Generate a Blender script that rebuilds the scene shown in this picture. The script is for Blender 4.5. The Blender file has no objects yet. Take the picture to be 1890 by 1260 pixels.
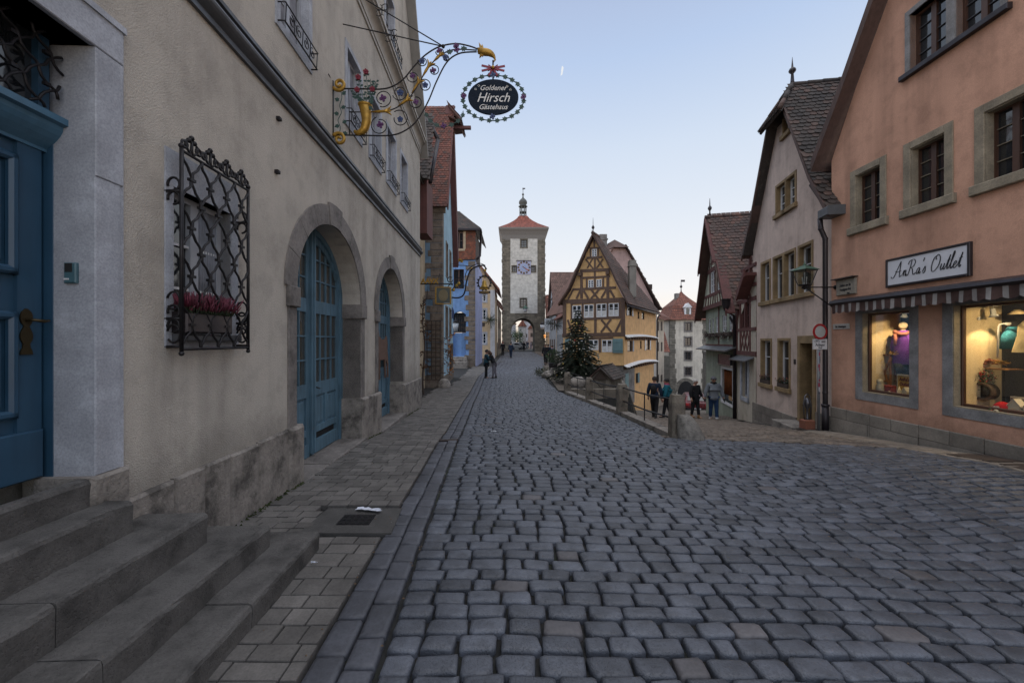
import bpy, bmesh, math, random
import numpy as np
from mathutils import Vector, Matrix
from mathutils.geometry import tessellate_polygon
random.seed(7); rng = np.random.default_rng(11)
PI = math.pi; R = math.radians
F = 735.0          # focal length in pixels of the 1890 px wide photograph (14 mm lens)
H = 1.8            # camera height over the pavement at its feet
CXP, CYP = 945.0, 630.0
# ---------------------------------------------------------------- camera, world, light
S = bpy.context.scene
cam = bpy.data.cameras.new('camera'); camo = bpy.data.objects.new('camera', cam)
S.collection.objects.link(camo); S.camera = camo
cam.sensor_width = 36; cam.lens = 14.0; cam.clip_end = 6000; cam.clip_start = 0.05
camo.location = (0, 0, H); camo.rotation_euler = (R(90), 0, 0)
SKY_GLOW = 0.004
SUN_EL, SUN_AZ = R(2.0), R(24)      # sun low behind the houses, ahead and a little to the right
w = bpy.data.worlds.new('World'); S.world = w; w.use_nodes = True
nt = w.node_tree; nt.nodes.clear()
sky = nt.nodes.new('ShaderNodeTexSky'); sky.sky_type = 'NISHITA'; sky.sun_disc = False
sky.sun_elevation = SUN_EL; sky.sun_rotation = SUN_AZ; sky.altitude = 300
sky.air_density = 1.0; sky.dust_density = 0.6; sky.ozone_density = 2.0
# dusk sky: the Nishita glow round the set sun, over a clear-sky gradient with added fill overhead and behind the camera
tc = nt.nodes.new('ShaderNodeTexCoord'); sx = nt.nodes.new('ShaderNodeSeparateXYZ'); nt.links.new(tc.outputs['Generated'], sx.inputs[0])
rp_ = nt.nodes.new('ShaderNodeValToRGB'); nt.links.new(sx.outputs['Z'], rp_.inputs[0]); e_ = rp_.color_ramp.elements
_st = [(0.0, (1.0, .83, .68)), (.05, (.98, .90, .80)), (.12, (.92, .92, .93)), (.24, (.81, .86, .93)), (.42, (.66, .755, .90)), (.57, (.49, .615, .845)), (.68, (.42, .51, .72)), (.80, (1.34, 1.34, 1.42)), (1.0, (1.5, 1.5, 1.54))]  # topmost stops raised beyond a dusk sky, added to light the walls
while len(e_) < len(_st): e_.new(.5)
for i_, (p_, c_) in enumerate(_st): e_[i_].position = p_; e_[i_].color = (*c_, 1)
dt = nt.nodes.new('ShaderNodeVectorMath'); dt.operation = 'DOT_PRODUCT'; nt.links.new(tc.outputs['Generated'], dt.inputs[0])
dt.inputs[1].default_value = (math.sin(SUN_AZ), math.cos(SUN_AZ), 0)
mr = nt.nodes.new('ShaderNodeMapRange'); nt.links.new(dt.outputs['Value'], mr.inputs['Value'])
mr.inputs['From Min'].default_value = -1; mr.inputs['From Max'].default_value = .55; mr.inputs['To Min'].default_value = 1.85; mr.inputs['To Max'].default_value = 1.0  # sky behind the camera brightened as extra fill for the walls
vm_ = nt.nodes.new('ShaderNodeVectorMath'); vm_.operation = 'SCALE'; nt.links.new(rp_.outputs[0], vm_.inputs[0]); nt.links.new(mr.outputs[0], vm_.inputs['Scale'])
gm = nt.nodes.new('ShaderNodeVectorMath'); gm.operation = 'SCALE'; nt.links.new(sky.outputs[0], gm.inputs[0]); gm.inputs['Scale'].default_value = SKY_GLOW
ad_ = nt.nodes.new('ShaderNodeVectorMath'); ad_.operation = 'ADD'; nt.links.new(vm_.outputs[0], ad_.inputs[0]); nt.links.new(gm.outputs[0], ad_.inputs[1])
bg = nt.nodes.new('ShaderNodeBackground'); bg.inputs['Strength'].default_value = 1.0
wo = nt.nodes.new('ShaderNodeOutputWorld')
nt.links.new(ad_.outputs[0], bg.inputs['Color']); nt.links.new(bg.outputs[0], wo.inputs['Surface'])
sl = bpy.data.lights.new('sun', 'SUN'); sl.energy = 0.25; sl.angle = R(12); sl.color = (1.0, 0.80, 0.62)
so = bpy.data.objects.new('sun', sl); S.collection.objects.link(so)
_d = Vector((math.sin(SUN_AZ)*math.cos(SUN_EL), math.cos(SUN_AZ)*math.cos(SUN_EL), math.sin(SUN_EL)))
so.rotation_euler = _d.to_track_quat('Z', 'Y').to_euler()
S.view_settings.view_transform = 'Standard'; S.view_settings.look = 'None'
S.view_settings.exposure = 0.0; S.view_settings.gamma = 1.0
S.render.engine = 'CYCLES'
try:
 S.cycles.use_denoising = True; S.cycles.denoiser = 'OPENIMAGEDENOISE'; S.cycles.denoising_input_passes = 'RGB_ALBEDO_NORMAL'; S.cycles.denoising_prefilter = 'NONE'; S.cycles.max_bounces = 6; S.cycles.diffuse_bounces = 3
 S.cycles.transparent_max_bounces = 12; S.cycles.sample_clamp_indirect = 3; S.cycles.sample_clamp_direct = 6.0; S.cycles.caustics_reflective = False; S.cycles.caustics_refractive = False
except Exception: pass
# ---------------------------------------------------------------- helpers
def P(px, py, k):
 """photo pixel at scale k (px per metre) -> point"""
 return Vector(((px-CXP)/k, F/k, H+(CYP-py)/k))
def at(px, py, Y): return P(px, py, F/Y)
def set_props(o, label=None, cat=None, group=None, kind=None):
 if label: o['label'] = label
 if cat: o['category'] = cat
 if group: o['group'] = group
 if kind: o['kind'] = kind
 return o
def thing(name, label, cat, loc=(0, 0, 0), group=None):
 o = bpy.data.objects.new(name, None); S.collection.objects.link(o)
 o.location = loc; o.empty_display_size = 0.2
 return set_props(o, label, cat, group)
def root_loc(o):
 v = Vector((0, 0, 0))
 while o is not None: v = v + Vector(o.location); o = o.parent
 return v
class MB:
 """collects geometry in world coordinates"""
 def __init__(s): s.v = []; s.f = []; s.m = []; s.sm = []
 def add(s, vs, fs, m=0, sm=False):
  b = len(s.v); s.v.extend([tuple(p) for p in vs])
  for f in fs: s.f.append(tuple(i+b for i in f)); s.m.append(m); s.sm.append(sm)
  return s
 def quad(s, a, b, c, d, m=0): return s.add([a, b, c, d], [(0, 1, 2, 3)], m)
 def box8(s, p, m=0, sm=False):
  return s.add(p, [(0, 3, 2, 1), (4, 5, 6, 7), (0, 1, 5, 4), (1, 2, 6, 5), (2, 3, 7, 6), (3, 0, 4, 7)], m, sm)
 def box(s, c, sz, rz=0, m=0):
  cx, cy, cz = c; x, y, z = sz[0]/2, sz[1]/2, sz[2]/2; co, si = math.cos(rz), math.sin(rz)
  p = []
  for dz in (-z, z):
   for dx, dy in ((-x, -y), (x, -y), (x, y), (-x, y)):
    p.append((cx+dx*co-dy*si, cy+dx*si+dy*co, cz+dz))
  return s.box8(p, m)
 def frame_box(s, o, ax, ay, az, x0, x1, y0, y1, z0, z1, m=0, bev=0.0):
  """box in a local frame o + x*ax + y*ay + z*az; bev chamfers the outline in the x/y plane"""
  o = Vector(o)
  g = lambda x, y, z: o + ax*x + ay*y + az*z
  if bev <= 0:
   return s.box8([g(x0, y0, z0), g(x1, y0, z0), g(x1, y1, z0), g(x0, y1, z0), g(x0, y0, z1), g(x1, y0, z1), g(x1, y1, z1), g(x0, y1, z1)], m)
  b = min(bev, (x1-x0)*.45, (y1-y0)*.45, (z1-z0)*.45)
  rings = []
  for zz, i in ((z0, 0), (z1-b, 0), (z1, b)):
   rings.append([g(x0+i, y0+i, zz), g(x1-i, y0+i, zz), g(x1-i, y1-i, zz), g(x0+i, y1-i, zz)])
  vs = [p for r in rings for p in r]; fs = [(3, 2, 1, 0), (8, 9, 10, 11)]
  for k in (0, 4):
   for i in range(4): j = (i+1) % 4; fs.append((k+i, k+j, k+4+j, k+4+i))
  return s.add(vs, fs, m)
 def bar(s, a, b, w, d=None, up=(0, 0, 1), m=0):
  """rectangular bar from a to b, width w across, d along 'up'-ish"""
  a = Vector(a); b = Vector(b); d = w if d is None else d
  t = (b-a).normalized(); u = Vector(up); sd = t.cross(u)
  if sd.length < 1e-4: sd = t.cross(Vector((1, 0, 0)))
  sd.normalize(); u = sd.cross(t).normalized()
  sd *= w/2; u *= d/2
  return s.box8([a-sd-u, a+sd-u, a+sd+u, a-sd+u, b-sd-u, b+sd-u, b+sd+u, b-sd+u], m)
 def tube(s, pts, r, n=6, m=0, cap=True, sm=True, closed=False):
  pts = [Vector(p) for p in pts]; N = len(pts)
  if N < 2: return s
  rr = r if hasattr(r, '__len__') else [r]*N
  vs = []; prev = None
  for i, p in enumerate(pts):
   if closed: t = pts[(i+1) % N]-pts[i-1]
   else: t = pts[min(i+1, N-1)]-pts[max(i-1, 0)]
   if t.length < 1e-9: t = Vector((0, 0, 1))
   t.normalize()
   if prev is None:
    a = Vector((0, 0, 1)) if abs(t.z) < .9 else Vector((1, 0, 0)); u = t.cross(a).normalized()
   else:
    u = prev - t*prev.dot(t)
    if u.length < 1e-6: u = t.cross(Vector((0, 0, 1)))
    u.normalize()
   prev = u; v = t.cross(u)
   for k in range(n):
    a = 2*PI*k/n; vs.append(p + (u*math.cos(a)+v*math.sin(a))*rr[i])
  fs = []
  for i in range(N if closed else N-1):
   j = (i+1) % N
   for k in range(n):
    l = (k+1) % n; fs.append((i*n+k, i*n+l, j*n+l, j*n+k))
  if cap and not closed: fs.append(tuple(range(n-1, -1, -1))); fs.append(tuple((N-1)*n+k for k in range(n)))
  return s.add(vs, fs, m, sm)
 def lathe(s, c, prof, n=16, m=0, sm=True, ax=None):
  c = Vector(c); vs = []; az = Vector(ax).normalized() if ax else Vector((0, 0, 1))
  u = az.orthogonal().normalized() if ax else Vector((1, 0, 0)); v = az.cross(u)
  for r, z in prof:
   for k in range(n):
    a = 2*PI*k/n; vs.append(c + az*z + (u*math.cos(a)+v*math.sin(a))*max(r, 1e-4))
  fs = []
  for i in range(len(prof)-1):
   for k in range(n):
    l = (k+1) % n; fs.append((i*n+k, i*n+l, (i+1)*n+l, (i+1)*n+k))
  fs.append(tuple(range(n-1, -1, -1))); fs.append(tuple((len(prof)-1)*n+k for k in range(n)))
  return s.add(vs, fs, m, sm)
 def ball(s, c, r, n=8, m=0, sc=(1, 1, 1)):
  c = Vector(c); vs = [c+Vector((0, 0, -r*sc[2]))]; k = max(4, n//2+1)
  for i in range(1, k):
   a = -PI/2+PI*i/k
   for j in range(n):
    b = 2*PI*j/n; vs.append(c+Vector((r*sc[0]*math.cos(a)*math.cos(b), r*sc[1]*math.cos(a)*math.sin(b), r*sc[2]*math.sin(a))))
  vs.append(c+Vector((0, 0, r*sc[2]))); fs = []
  for j in range(n): l = (j+1) % n; fs.append((0, 1+l, 1+j)); fs.append((len(vs)-1, 1+(k-2)*n+j, 1+(k-2)*n+l))
  for i in range(k-2):
   for j in range(n): l = (j+1) % n; fs.append((1+i*n+j, 1+i*n+l, 1+(i+1)*n+l, 1+(i+1)*n+j))
  return s.add(vs, fs, m, True)
 def prism(s, poly, off, m=0, holes=None):
  """polygon (list of 3d points, optional holes) extruded by vector off"""
  off = Vector(off); loops = [[Vector(p) for p in poly]] + [[Vector(p) for p in h] for h in (holes or [])]
  tris = tessellate_polygon(loops); flat = [p for l in loops for p in l]; n = len(flat)
  vs = flat + [p+off for p in flat]; fs = []
  for t in tris: fs.append(tuple(t)); fs.append(tuple(i+n for i in reversed(t)))
  b = 0
  for l in loops:
   for i in range(len(l)): j = (i+1) % len(l); fs.append((b+i, b+j, b+j+n, b+i+n))
   b += len(l)
  return s.add(vs, fs, m)
 def build(s, name, mats, parent=None, uvw=None, label=None, cat=None, group=None, kind=None, origin=None, bevel=0, fix=True):
  if not s.v: return None
  V = np.array(s.v, dtype=float)
  if parent is not None: off = root_loc(parent)
  else:
   mn, mx = V.min(0), V.max(0); off = Vector(((mn[0]+mx[0])/2, (mn[1]+mx[1])/2, mn[2])) if origin is None else Vector(origin)
  me = bpy.data.meshes.new(name)
  me.from_pydata((V-np.array(off)).tolist(), [], s.f)
  if not isinstance(mats, (list, tuple)): mats = [mats]
  for m in mats: me.materials.append(m)
  me.polygons.foreach_set('material_index', s.m); me.polygons.foreach_set('use_smooth', s.sm)
  if fix and len(s.f) < 60000:
   bm = bmesh.new(); bm.from_mesh(me); bmesh.ops.recalc_face_normals(bm, faces=bm.faces); bm.to_mesh(me); bm.free()
  if uvw is not None:
   uvl = me.uv_layers.new(name='UVMap'); W = uvw
   idx = np.empty(len(me.loops), dtype=np.int32); me.loops.foreach_get('vertex_index', idx)
   D = V - np.array((W.A.x, W.A.y, 0)); u = D[:, 0]*W.d.x+D[:, 1]*W.d.y; nn = D[:, 0]*W.n.x+D[:, 1]*W.n.y
   UV = np.stack([u+nn, V[:, 2]], 1)[idx]; uvl.data.foreach_set('uv', UV.ravel())
  me.update()
  o = bpy.data.objects.new(name, me); S.collection.objects.link(o)
  if parent is not None: o.parent = parent
  else: o.location = off
  if bevel:
   b = o.modifiers.new('b', 'BEVEL'); b.width = bevel; b.segments = 2; b.limit_method = 'ANGLE'; b.angle_limit = R(40)
  return set_props(o, label, cat, group, kind)
class Wall:
 """vertical plane through plan points A, B; s runs A->B, n points outward (towards 'face' point)"""
 def __init__(s, A, B, face=(0, 0)):
  s.A = Vector((A[0], A[1], 0)); B = Vector((B[0], B[1], 0)); s.L = (B-s.A).length
  s.d = (B-s.A).normalized(); s.n = Vector((-s.d.y, s.d.x, 0))
  if (Vector((face[0], face[1], 0))-s.A).dot(s.n) < 0: s.n = -s.n
  s.up = Vector((0, 0, 1))
 def p(s, a, z, n=0.0): return s.A + s.d*a + s.n*n + s.up*z
 def sk(s, px, n=0.0):
  dx = (px-CXP)/F; A = s.A + s.n*n
  # A.x + a d.x = dx*Y ; A.y + a d.y = Y
  a = (dx*A.y - A.x)/(s.d.x - dx*s.d.y); Y = A.y + a*s.d.y
  return a, F/Y
 def sz(s, px, py, n=0.0):
  a, k = s.sk(px, n); return a, H+(CYP-py)/k
 def box(s, mb, s0, s1, z0, z1, n0, n1, m=0, bev=0):
  return mb.frame_box(s.A, s.d, s.up, s.n, s0, s1, z0, z1, n0, n1, m, bev)
 def off(s, n):
  w = Wall.__new__(Wall); w.A = s.A + s.n*n; w.d = s.d; w.n = s.n; w.up = s.up; w.L = s.L; return w
def wall_mesh(mb, W, outer, holes, depth=0.25, m=0, mrev=0, n=0.0, thick=None):
 """front face of a wall with holes and the reveals running inwards"""
 loops = [[W.p(a, z, n) for a, z in outer]] + [[W.p(a, z, n) for a, z in h[0]] for h in holes]
 tris = tessellate_polygon(loops); flat = [p for l in loops for p in l]
 mb.add(flat, [tuple(t) for t in tris], m)
 for h in holes:
  pl, dp = h[0], (h[1] if len(h) > 1 and h[1] else depth)
  a = [W.p(x, z, n) for x, z in pl]; b = [W.p(x, z, n-dp) for x, z in pl]; N = len(a)
  mb.add(a+b, [(i, (i+1) % N, (i+1) % N+N, i+N) for i in range(N)], mrev)
def rect(s0, s1, z0, z1): return [(s0, z0), (s1, z0), (s1, z1), (s0, z1)]
def archpts(s0, s1, zs, ztop, zb=None, n=18, close=True):
 """arch outline: rectangle from zb to zs with an (almost) half round head up to ztop"""
 c, hw = (s0+s1)/2, (s1-s0)/2; pts = []
 if zb is not None: pts += [(s0, zb), (s1, zb)]
 for i in range(n+1):
  a = PI*i/n; pts.append((c+hw*math.cos(a), zs+(ztop-zs)*math.sin(a)))
 return pts
# ---------------------------------------------------------------- materials
def _mat(name):
 m = bpy.data.materials.new(name); m.use_nodes = True; nt = m.node_tree; nt.nodes.clear()
 o = nt.nodes.new('ShaderNodeOutputMaterial'); b = nt.nodes.new('ShaderNodeBsdfPrincipled')
 nt.links.new(b.outputs[0], o.inputs[0]); return m, nt, b
def _n(nt, t, **kw):
 n = nt.nodes.new(t)
 for k, v in kw.items():
  if k in n.inputs: n.inputs[k].default_value = v
  else: setattr(n, k, v)
 return n
def _coord(nt, uv=False, sc=None):
 c = nt.nodes.new('ShaderNodeTexCoord'); o = c.outputs['UV' if uv else 'Object']
 if sc:
  mp = nt.nodes.new('ShaderNodeMapping'); mp.inputs['Scale'].default_value = sc; nt.links.new(o, mp.inputs[0]); return mp.outputs[0]
 return o
def _ramp(nt, src, stops):
 r = nt.nodes.new('ShaderNodeValToRGB'); e = r.color_ramp.elements
 while len(e) < len(stops): e.new(0.5)
 for i, (p, c) in enumerate(stops):
  e[i].position = p; e[i].color = (*c, 1) if hasattr(c, '__len__') else (c, c, c, 1)
 nt.links.new(src, r.inputs[0]); return r.outputs[0]
def _mix(nt, a, b, fac, mode='MIX'):
 m = nt.nodes.new('ShaderNodeMix'); m.data_type = 'RGBA'; m.blend_type = mode
 for i, x in ((6, a), (7, b)):
  if hasattr(x, 'is_linked') or hasattr(x, 'links'): nt.links.new(x, m.inputs[i])
  else: m.inputs[i].default_value = (*x, 1)
 if hasattr(fac, 'links'): nt.links.new(fac, m.inputs[0])
 else: m.inputs[0].default_value = fac
 return m.outputs[2]
def _bump(nt, b, src, st, dist, prev=None):
 n = nt.nodes.new('ShaderNodeBump'); n.inputs['Strength'].default_value = st; n.inputs['Distance'].default_value = dist
 nt.links.new(src, n.inputs['Height'])
 if prev is not None: nt.links.new(prev, n.inputs['Normal'])
 nt.links.new(n.outputs[0], b.inputs['Normal']); return n.outputs[0]
def mul(c, f): return tuple(min(1, x*f) for x in c)
def plaster(name, col, grain=120, bump=.5, blotch=.13, dist=.004, streak=True, tint=None, dirt=None):
 m, nt, b = _mat(name); co = _coord(nt)
 n1 = _n(nt, 'ShaderNodeTexNoise', Scale=.9, Detail=6.0, Roughness=.62); nt.links.new(co, n1.inputs['Vector'])
 n2 = _n(nt, 'ShaderNodeTexNoise', Scale=grain, Detail=3.0, Roughness=.7); nt.links.new(co, n2.inputs['Vector'])
 c = _ramp(nt, n1.outputs[0], [(.36, mul(col, 1-blotch)), (.5, col), (.64, tint or mul(col, 1+blotch*.6))])
 g = _ramp(nt, n2.outputs[0], [(.35, .72), (.6, 1.0)])
 c = _mix(nt, c, g, .55, 'MULTIPLY')
 if streak:
  st = _n(nt, 'ShaderNodeTexNoise', Scale=1.0, Detail=4.0, Roughness=.6)
  nt.links.new(_coord(nt, sc=(2.2, 2.2, .16)), st.inputs['Vector'])
  c = _mix(nt, c, _ramp(nt, st.outputs[0], [(.35, .76), (.55, 1.0)]), .8, 'MULTIPLY')
  s2 = _n(nt, 'ShaderNodeTexNoise', Scale=3.1, Detail=8.0, Roughness=.7); nt.links.new(co, s2.inputs['Vector'])
  c = _mix(nt, c, _ramp(nt, s2.outputs[0], [(.38, .80), (.52, 1.0)]), .7, 'MULTIPLY')
 if dirt:   # splashed dirt above the plinth, ragged along its upper edge
  sp = nt.nodes.new('ShaderNodeSeparateXYZ'); nt.links.new(co, sp.inputs[0]); n5 = _n(nt, 'ShaderNodeTexNoise', Scale=2.6, Detail=7.0, Roughness=.7); nt.links.new(co, n5.inputs['Vector'])
  ma = _n(nt, 'ShaderNodeMath', operation='MULTIPLY_ADD'); nt.links.new(n5.outputs[0], ma.inputs[0]); ma.inputs[1].default_value = 1.1; nt.links.new(sp.outputs['Z'], ma.inputs[2])
  m2 = nt.nodes.new('ShaderNodeMapRange'); nt.links.new(ma.outputs[0], m2.inputs['Value']); m2.inputs['From Min'].default_value = dirt[0]+.5; m2.inputs['From Max'].default_value = dirt[1]+.5; m2.inputs['To Min'].default_value = .62; m2.inputs['To Max'].default_value = 1.0
  c = _mix(nt, c, m2.outputs[0], 1.0, 'MULTIPLY')
 nt.links.new(c, b.inputs['Base Color']); b.inputs['Roughness'].default_value = .93
 b.inputs['Specular IOR Level'].default_value = .2
 v = _n(nt, 'ShaderNodeTexVoronoi', Scale=grain*.55); nt.links.new(co, v.inputs['Vector'])
 ad = _n(nt, 'ShaderNodeMath', operation='ADD'); nt.links.new(n2.outputs[0], ad.inputs[0]); nt.links.new(v.outputs['Distance'], ad.inputs[1])
 _bump(nt, b, ad.outputs[0], bump, dist); return m
def stone(name, col, scale=3.0, bump=.6, pit=True, rough=.85, dark=.55, island=0.0, grainy=40, moss=None):
 m, nt, b = _mat(name); co = _coord(nt)
 n1 = _n(nt, 'ShaderNodeTexNoise', Scale=scale, Detail=8.0, Roughness=.65); nt.links.new(co, n1.inputs['Vector'])
 n2 = _n(nt, 'ShaderNodeTexNoise', Scale=grainy, Detail=4.0, Roughness=.7); nt.links.new(co, n2.inputs['Vector'])
 c = _ramp(nt, n1.outputs[0], [(.36, mul(col, dark)), (.5, col), (.64, mul(col, 1.28))])
 c = _mix(nt, c, _ramp(nt, n2.outputs[0], [(.3, .6), (.6, 1.05)]), .7, 'MULTIPLY')
 if moss:
  n3 = _n(nt, 'ShaderNodeTexNoise', Scale=1.7, Detail=5.0); nt.links.new(co, n3.inputs['Vector'])
  c = _mix(nt, c, moss, _ramp(nt, n3.outputs[0], [(.55, 0.0), (.7, .75)]))
 if island:
  g = nt.nodes.new('ShaderNodeNewGeometry')
  c = _mix(nt, c, _ramp(nt, g.outputs['Random Per Island'], [(0, 1-island), (.5, 1.0), (1, 1+island)]), 1.0, 'MULTIPLY')
 nt.links.new(c, b.inputs['Base Color']); b.inputs['Roughness'].default_value = rough
 pr = _bump(nt, b, n1.outputs[0], bump*.6, .03)
 if pit:
  v = _n(nt, 'ShaderNodeTexNoise', Scale=grainy*1.2, Detail=2.0); nt.links.new(co, v.inputs['Vector'])
  r = _ramp(nt, v.outputs[0], [(.36, 0.0), (.46, 1.0)]); pr = _bump(nt, b, r, bump, .006, pr)
 return m
def masonry(name, col, bw=.6, bh=.3, mortar=.012, mcol=None, jit=.3, bump=.6, uv=True, squash=1.0, warp=.02):
 """coursed stone blocks from the wall's own s/z coordinates"""
 m, nt, b = _mat(name); co = _coord(nt, uv=uv)
 wn = _n(nt, 'ShaderNodeTexNoise', Scale=2.0, Detail=2.0); nt.links.new(co, wn.inputs['Vector'])
 vm = _n(nt, 'ShaderNodeVectorMath', operation='MULTIPLY_ADD'); nt.links.new(wn.outputs['Color'], vm.inputs[0])
 vm.inputs[1].default_value = (warp*2, warp*2, 0); nt.links.new(co, vm.inputs[2])
 br = nt.nodes.new('ShaderNodeTexBrick'); nt.links.new(vm.outputs[0], br.inputs['Vector'])
 br.inputs['Scale'].default_value = 1; br.inputs['Brick Width'].default_value = bw; br.inputs['Row Height'].default_value = bh
 br.inputs['Mortar Size'].default_value = mortar; br.inputs['Mortar Smooth'].default_value = .3; br.inputs['Bias'].default_value = 0
 br.inputs['Color1'].default_value = (*mul(col, 1-jit), 1); br.inputs['Color2'].default_value = (*mul(col, 1+jit), 1)
 br.inputs['Mortar'].default_value = (*(mcol or mul(col, .6)), 1); br.squash = squash
 n1 = _n(nt, 'ShaderNodeTexNoise', Scale=2.2, Detail=8.0, Roughness=.65); nt.links.new(_coord(nt), n1.inputs['Vector'])
 n2 = _n(nt, 'ShaderNodeTexNoise', Scale=30.0, Detail=4.0, Roughness=.7); nt.links.new(_coord(nt), n2.inputs['Vector'])
 c = _mix(nt, br.outputs[0], _ramp(nt, n1.outputs[0], [(.3, .6), (.6, 1.1)]), .8, 'MULTIPLY')
 c = _mix(nt, c, _ramp(nt, n2.outputs[0], [(.3, .7), (.6, 1.05)]), .7, 'MULTIPLY')
 nt.links.new(c, b.inputs['Base Color']); b.inputs['Roughness'].default_value = .9
 inv = _ramp(nt, br.outputs['Fac'], [(0, 1.0), (1, 0.0)])
 pr = _bump(nt, b, inv, bump, .02); _bump(nt, b, n2.outputs[0], .35, .01, pr); return m
def paint(name, col, rough=.5, metal=0.0, wear=.12, scale=6.0, bump=.15, island=0.0, spec=.5):
 m, nt, b = _mat(name); co = _coord(nt)
 n1 = _n(nt, 'ShaderNodeTexNoise', Scale=scale, Detail=6.0, Roughness=.6); nt.links.new(co, n1.inputs['Vector'])
 c = _ramp(nt, n1.outputs[0], [(.3, mul(col, 1-wear)), (.6, col), (.8, mul(col, 1+wear))])
 if island:
  g = nt.nodes.new('ShaderNodeNewGeometry')
  c = _mix(nt, c, _ramp(nt, g.outputs['Random Per Island'], [(0, 1-island), (1, 1+island)]), 1.0, 'MULTIPLY')
 nt.links.new(c, b.inputs['Base Color']); b.inputs['Metallic'].default_value = metal; b.inputs['Specular IOR Level'].default_value = spec
 nt.links.new(_ramp(nt, n1.outputs[0], [(.3, min(1, rough+.15)), (.7, max(.05, rough-.08))]), b.inputs['Roughness'])
 n2 = _n(nt, 'ShaderNodeTexNoise', Scale=scale*9, Detail=3.0); nt.links.new(co, n2.inputs['Vector'])
 _bump(nt, b, n2.outputs[0], bump, .004); return m
def wood(name, col, rough=.7, axis='z', bump=.4, wear=.25, peel=None):
 m, nt, b = _mat(name)
 sc = {'z': (18, 18, 1.5), 'x': (1.5, 18, 18), 'y': (18, 1.5, 18)}[axis]
 n1 = _n(nt, 'ShaderNodeTexNoise', Scale=1.0, Detail=6.0, Roughness=.6); nt.links.new(_coord(nt, sc=sc), n1.inputs['Vector'])
 n2 = _n(nt, 'ShaderNodeTexNoise', Scale=2.5, Detail=5.0); nt.links.new(_coord(nt), n2.inputs['Vector'])
 c = _ramp(nt, n1.outputs[0], [(.3, mul(col, 1-wear)), (.55, col), (.8, mul(col, 1+wear*.5))])
 c = _mix(nt, c, _ramp(nt, n2.outputs[0], [(.35, .8), (.6, 1.05)]), .8, 'MULTIPLY')
 if peel:
  n3 = _n(nt, 'ShaderNodeTexNoise', Scale=9.0, Detail=7.0, Roughness=.7); nt.links.new(_coord(nt), n3.inputs['Vector'])
  c = _mix(nt, c, peel, _ramp(nt, n3.outputs[0], [(.66, 0.0), (.69, 1.0)]))
 nt.links.new(c, b.inputs['Base Color']); b.inputs['Roughness'].default_value = rough
 _bump(nt, b, n1.outputs[0], bump, .006); return m
def rooftile(name, cols, lichen=(.30, .30, .26), la=.25, weights=None):
 m, nt, b = _mat(name); g = nt.nodes.new('ShaderNodeNewGeometry')
 n = len(cols); stops = [(i/(n-1) if n > 1 else 0, c) for i, c in enumerate(cols)]
 c = _ramp(nt, g.outputs['Random Per Island'], stops)
 n1 = _n(nt, 'ShaderNodeTexNoise', Scale=.9, Detail=6.0, Roughness=.7); nt.links.new(_coord(nt), n1.inputs['Vector'])
 c = _mix(nt, c, _ramp(nt, n1.outputs[0], [(.3, .55), (.6, 1.15)]), .85, 'MULTIPLY')
 n2 = _n(nt, 'ShaderNodeTexNoise', Scale=7.0, Detail=8.0, Roughness=.75); nt.links.new(_coord(nt), n2.inputs['Vector'])
 c = _mix(nt, c, lichen, _ramp(nt, n2.outputs[0], [(.55, 0.0), (.68, la)]))
 nt.links.new(c, b.inputs['Base Color']); b.inputs['Roughness'].default_value = .85
 _bump(nt, b, n2.outputs[0], .5, .008); return m
def glass_dark(name, col=(.015, .018, .022), rough=.06, wav=.15):
 m, nt, b = _mat(name); b.inputs['Base Color'].default_value = (*col, 1); b.inputs['Roughness'].default_value = rough
 b.inputs['IOR'].default_value = 1.52; b.inputs['Specular IOR Level'].default_value = .9
 n1 = _n(nt, 'ShaderNodeTexNoise', Scale=3.5, Detail=2.0); nt.links.new(_coord(nt), n1.inputs['Vector'])
 _bump(nt, b, n1.outputs[0], wav, .02); return m
def glass_clear(name, tint=(.9, .93, .92), refl=1.0, wav=.05):
 m = bpy.data.materials.new(name); m.use_nodes = True; nt = m.node_tree; nt.nodes.clear()
 o = nt.nodes.new('ShaderNodeOutputMaterial'); tr = nt.nodes.new('ShaderNodeBsdfTransparent'); gl = nt.nodes.new('ShaderNodeBsdfGlossy')
 tr.inputs[0].default_value = (*tint, 1); gl.inputs['Roughness'].default_value = .02; gl.inputs[0].default_value = (refl, refl, refl, 1)
 lw = _n(nt, 'ShaderNodeLayerWeight', Blend=.5); pw = _n(nt, 'ShaderNodeMath', operation='POWER'); nt.links.new(lw.outputs['Facing'], pw.inputs[0]); pw.inputs[1].default_value = 3.5
 fr = _n(nt, 'ShaderNodeMath', operation='MULTIPLY_ADD'); nt.links.new(pw.outputs[0], fr.inputs[0]); fr.inputs[1].default_value = .8; fr.inputs[2].default_value = .07; mx = nt.nodes.new('ShaderNodeMixShader')
 n1 = _n(nt, 'ShaderNodeTexNoise', Scale=1.5, Detail=1.0); nt.links.new(_coord(nt), n1.inputs['Vector'])
 bp = nt.nodes.new('ShaderNodeBump'); bp.inputs['Strength'].default_value = wav; bp.inputs['Distance'].default_value = .02
 nt.links.new(n1.outputs[0], bp.inputs['Height']); nt.links.new(bp.outputs[0], gl.inputs['Normal'])
 nt.links.new(fr.outputs[0], mx.inputs[0]); nt.links.new(tr.outputs[0], mx.inputs[1]); nt.links.new(gl.outputs[0], mx.inputs[2])
 nt.links.new(mx.outputs[0], o.inputs[0]); return m
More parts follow.
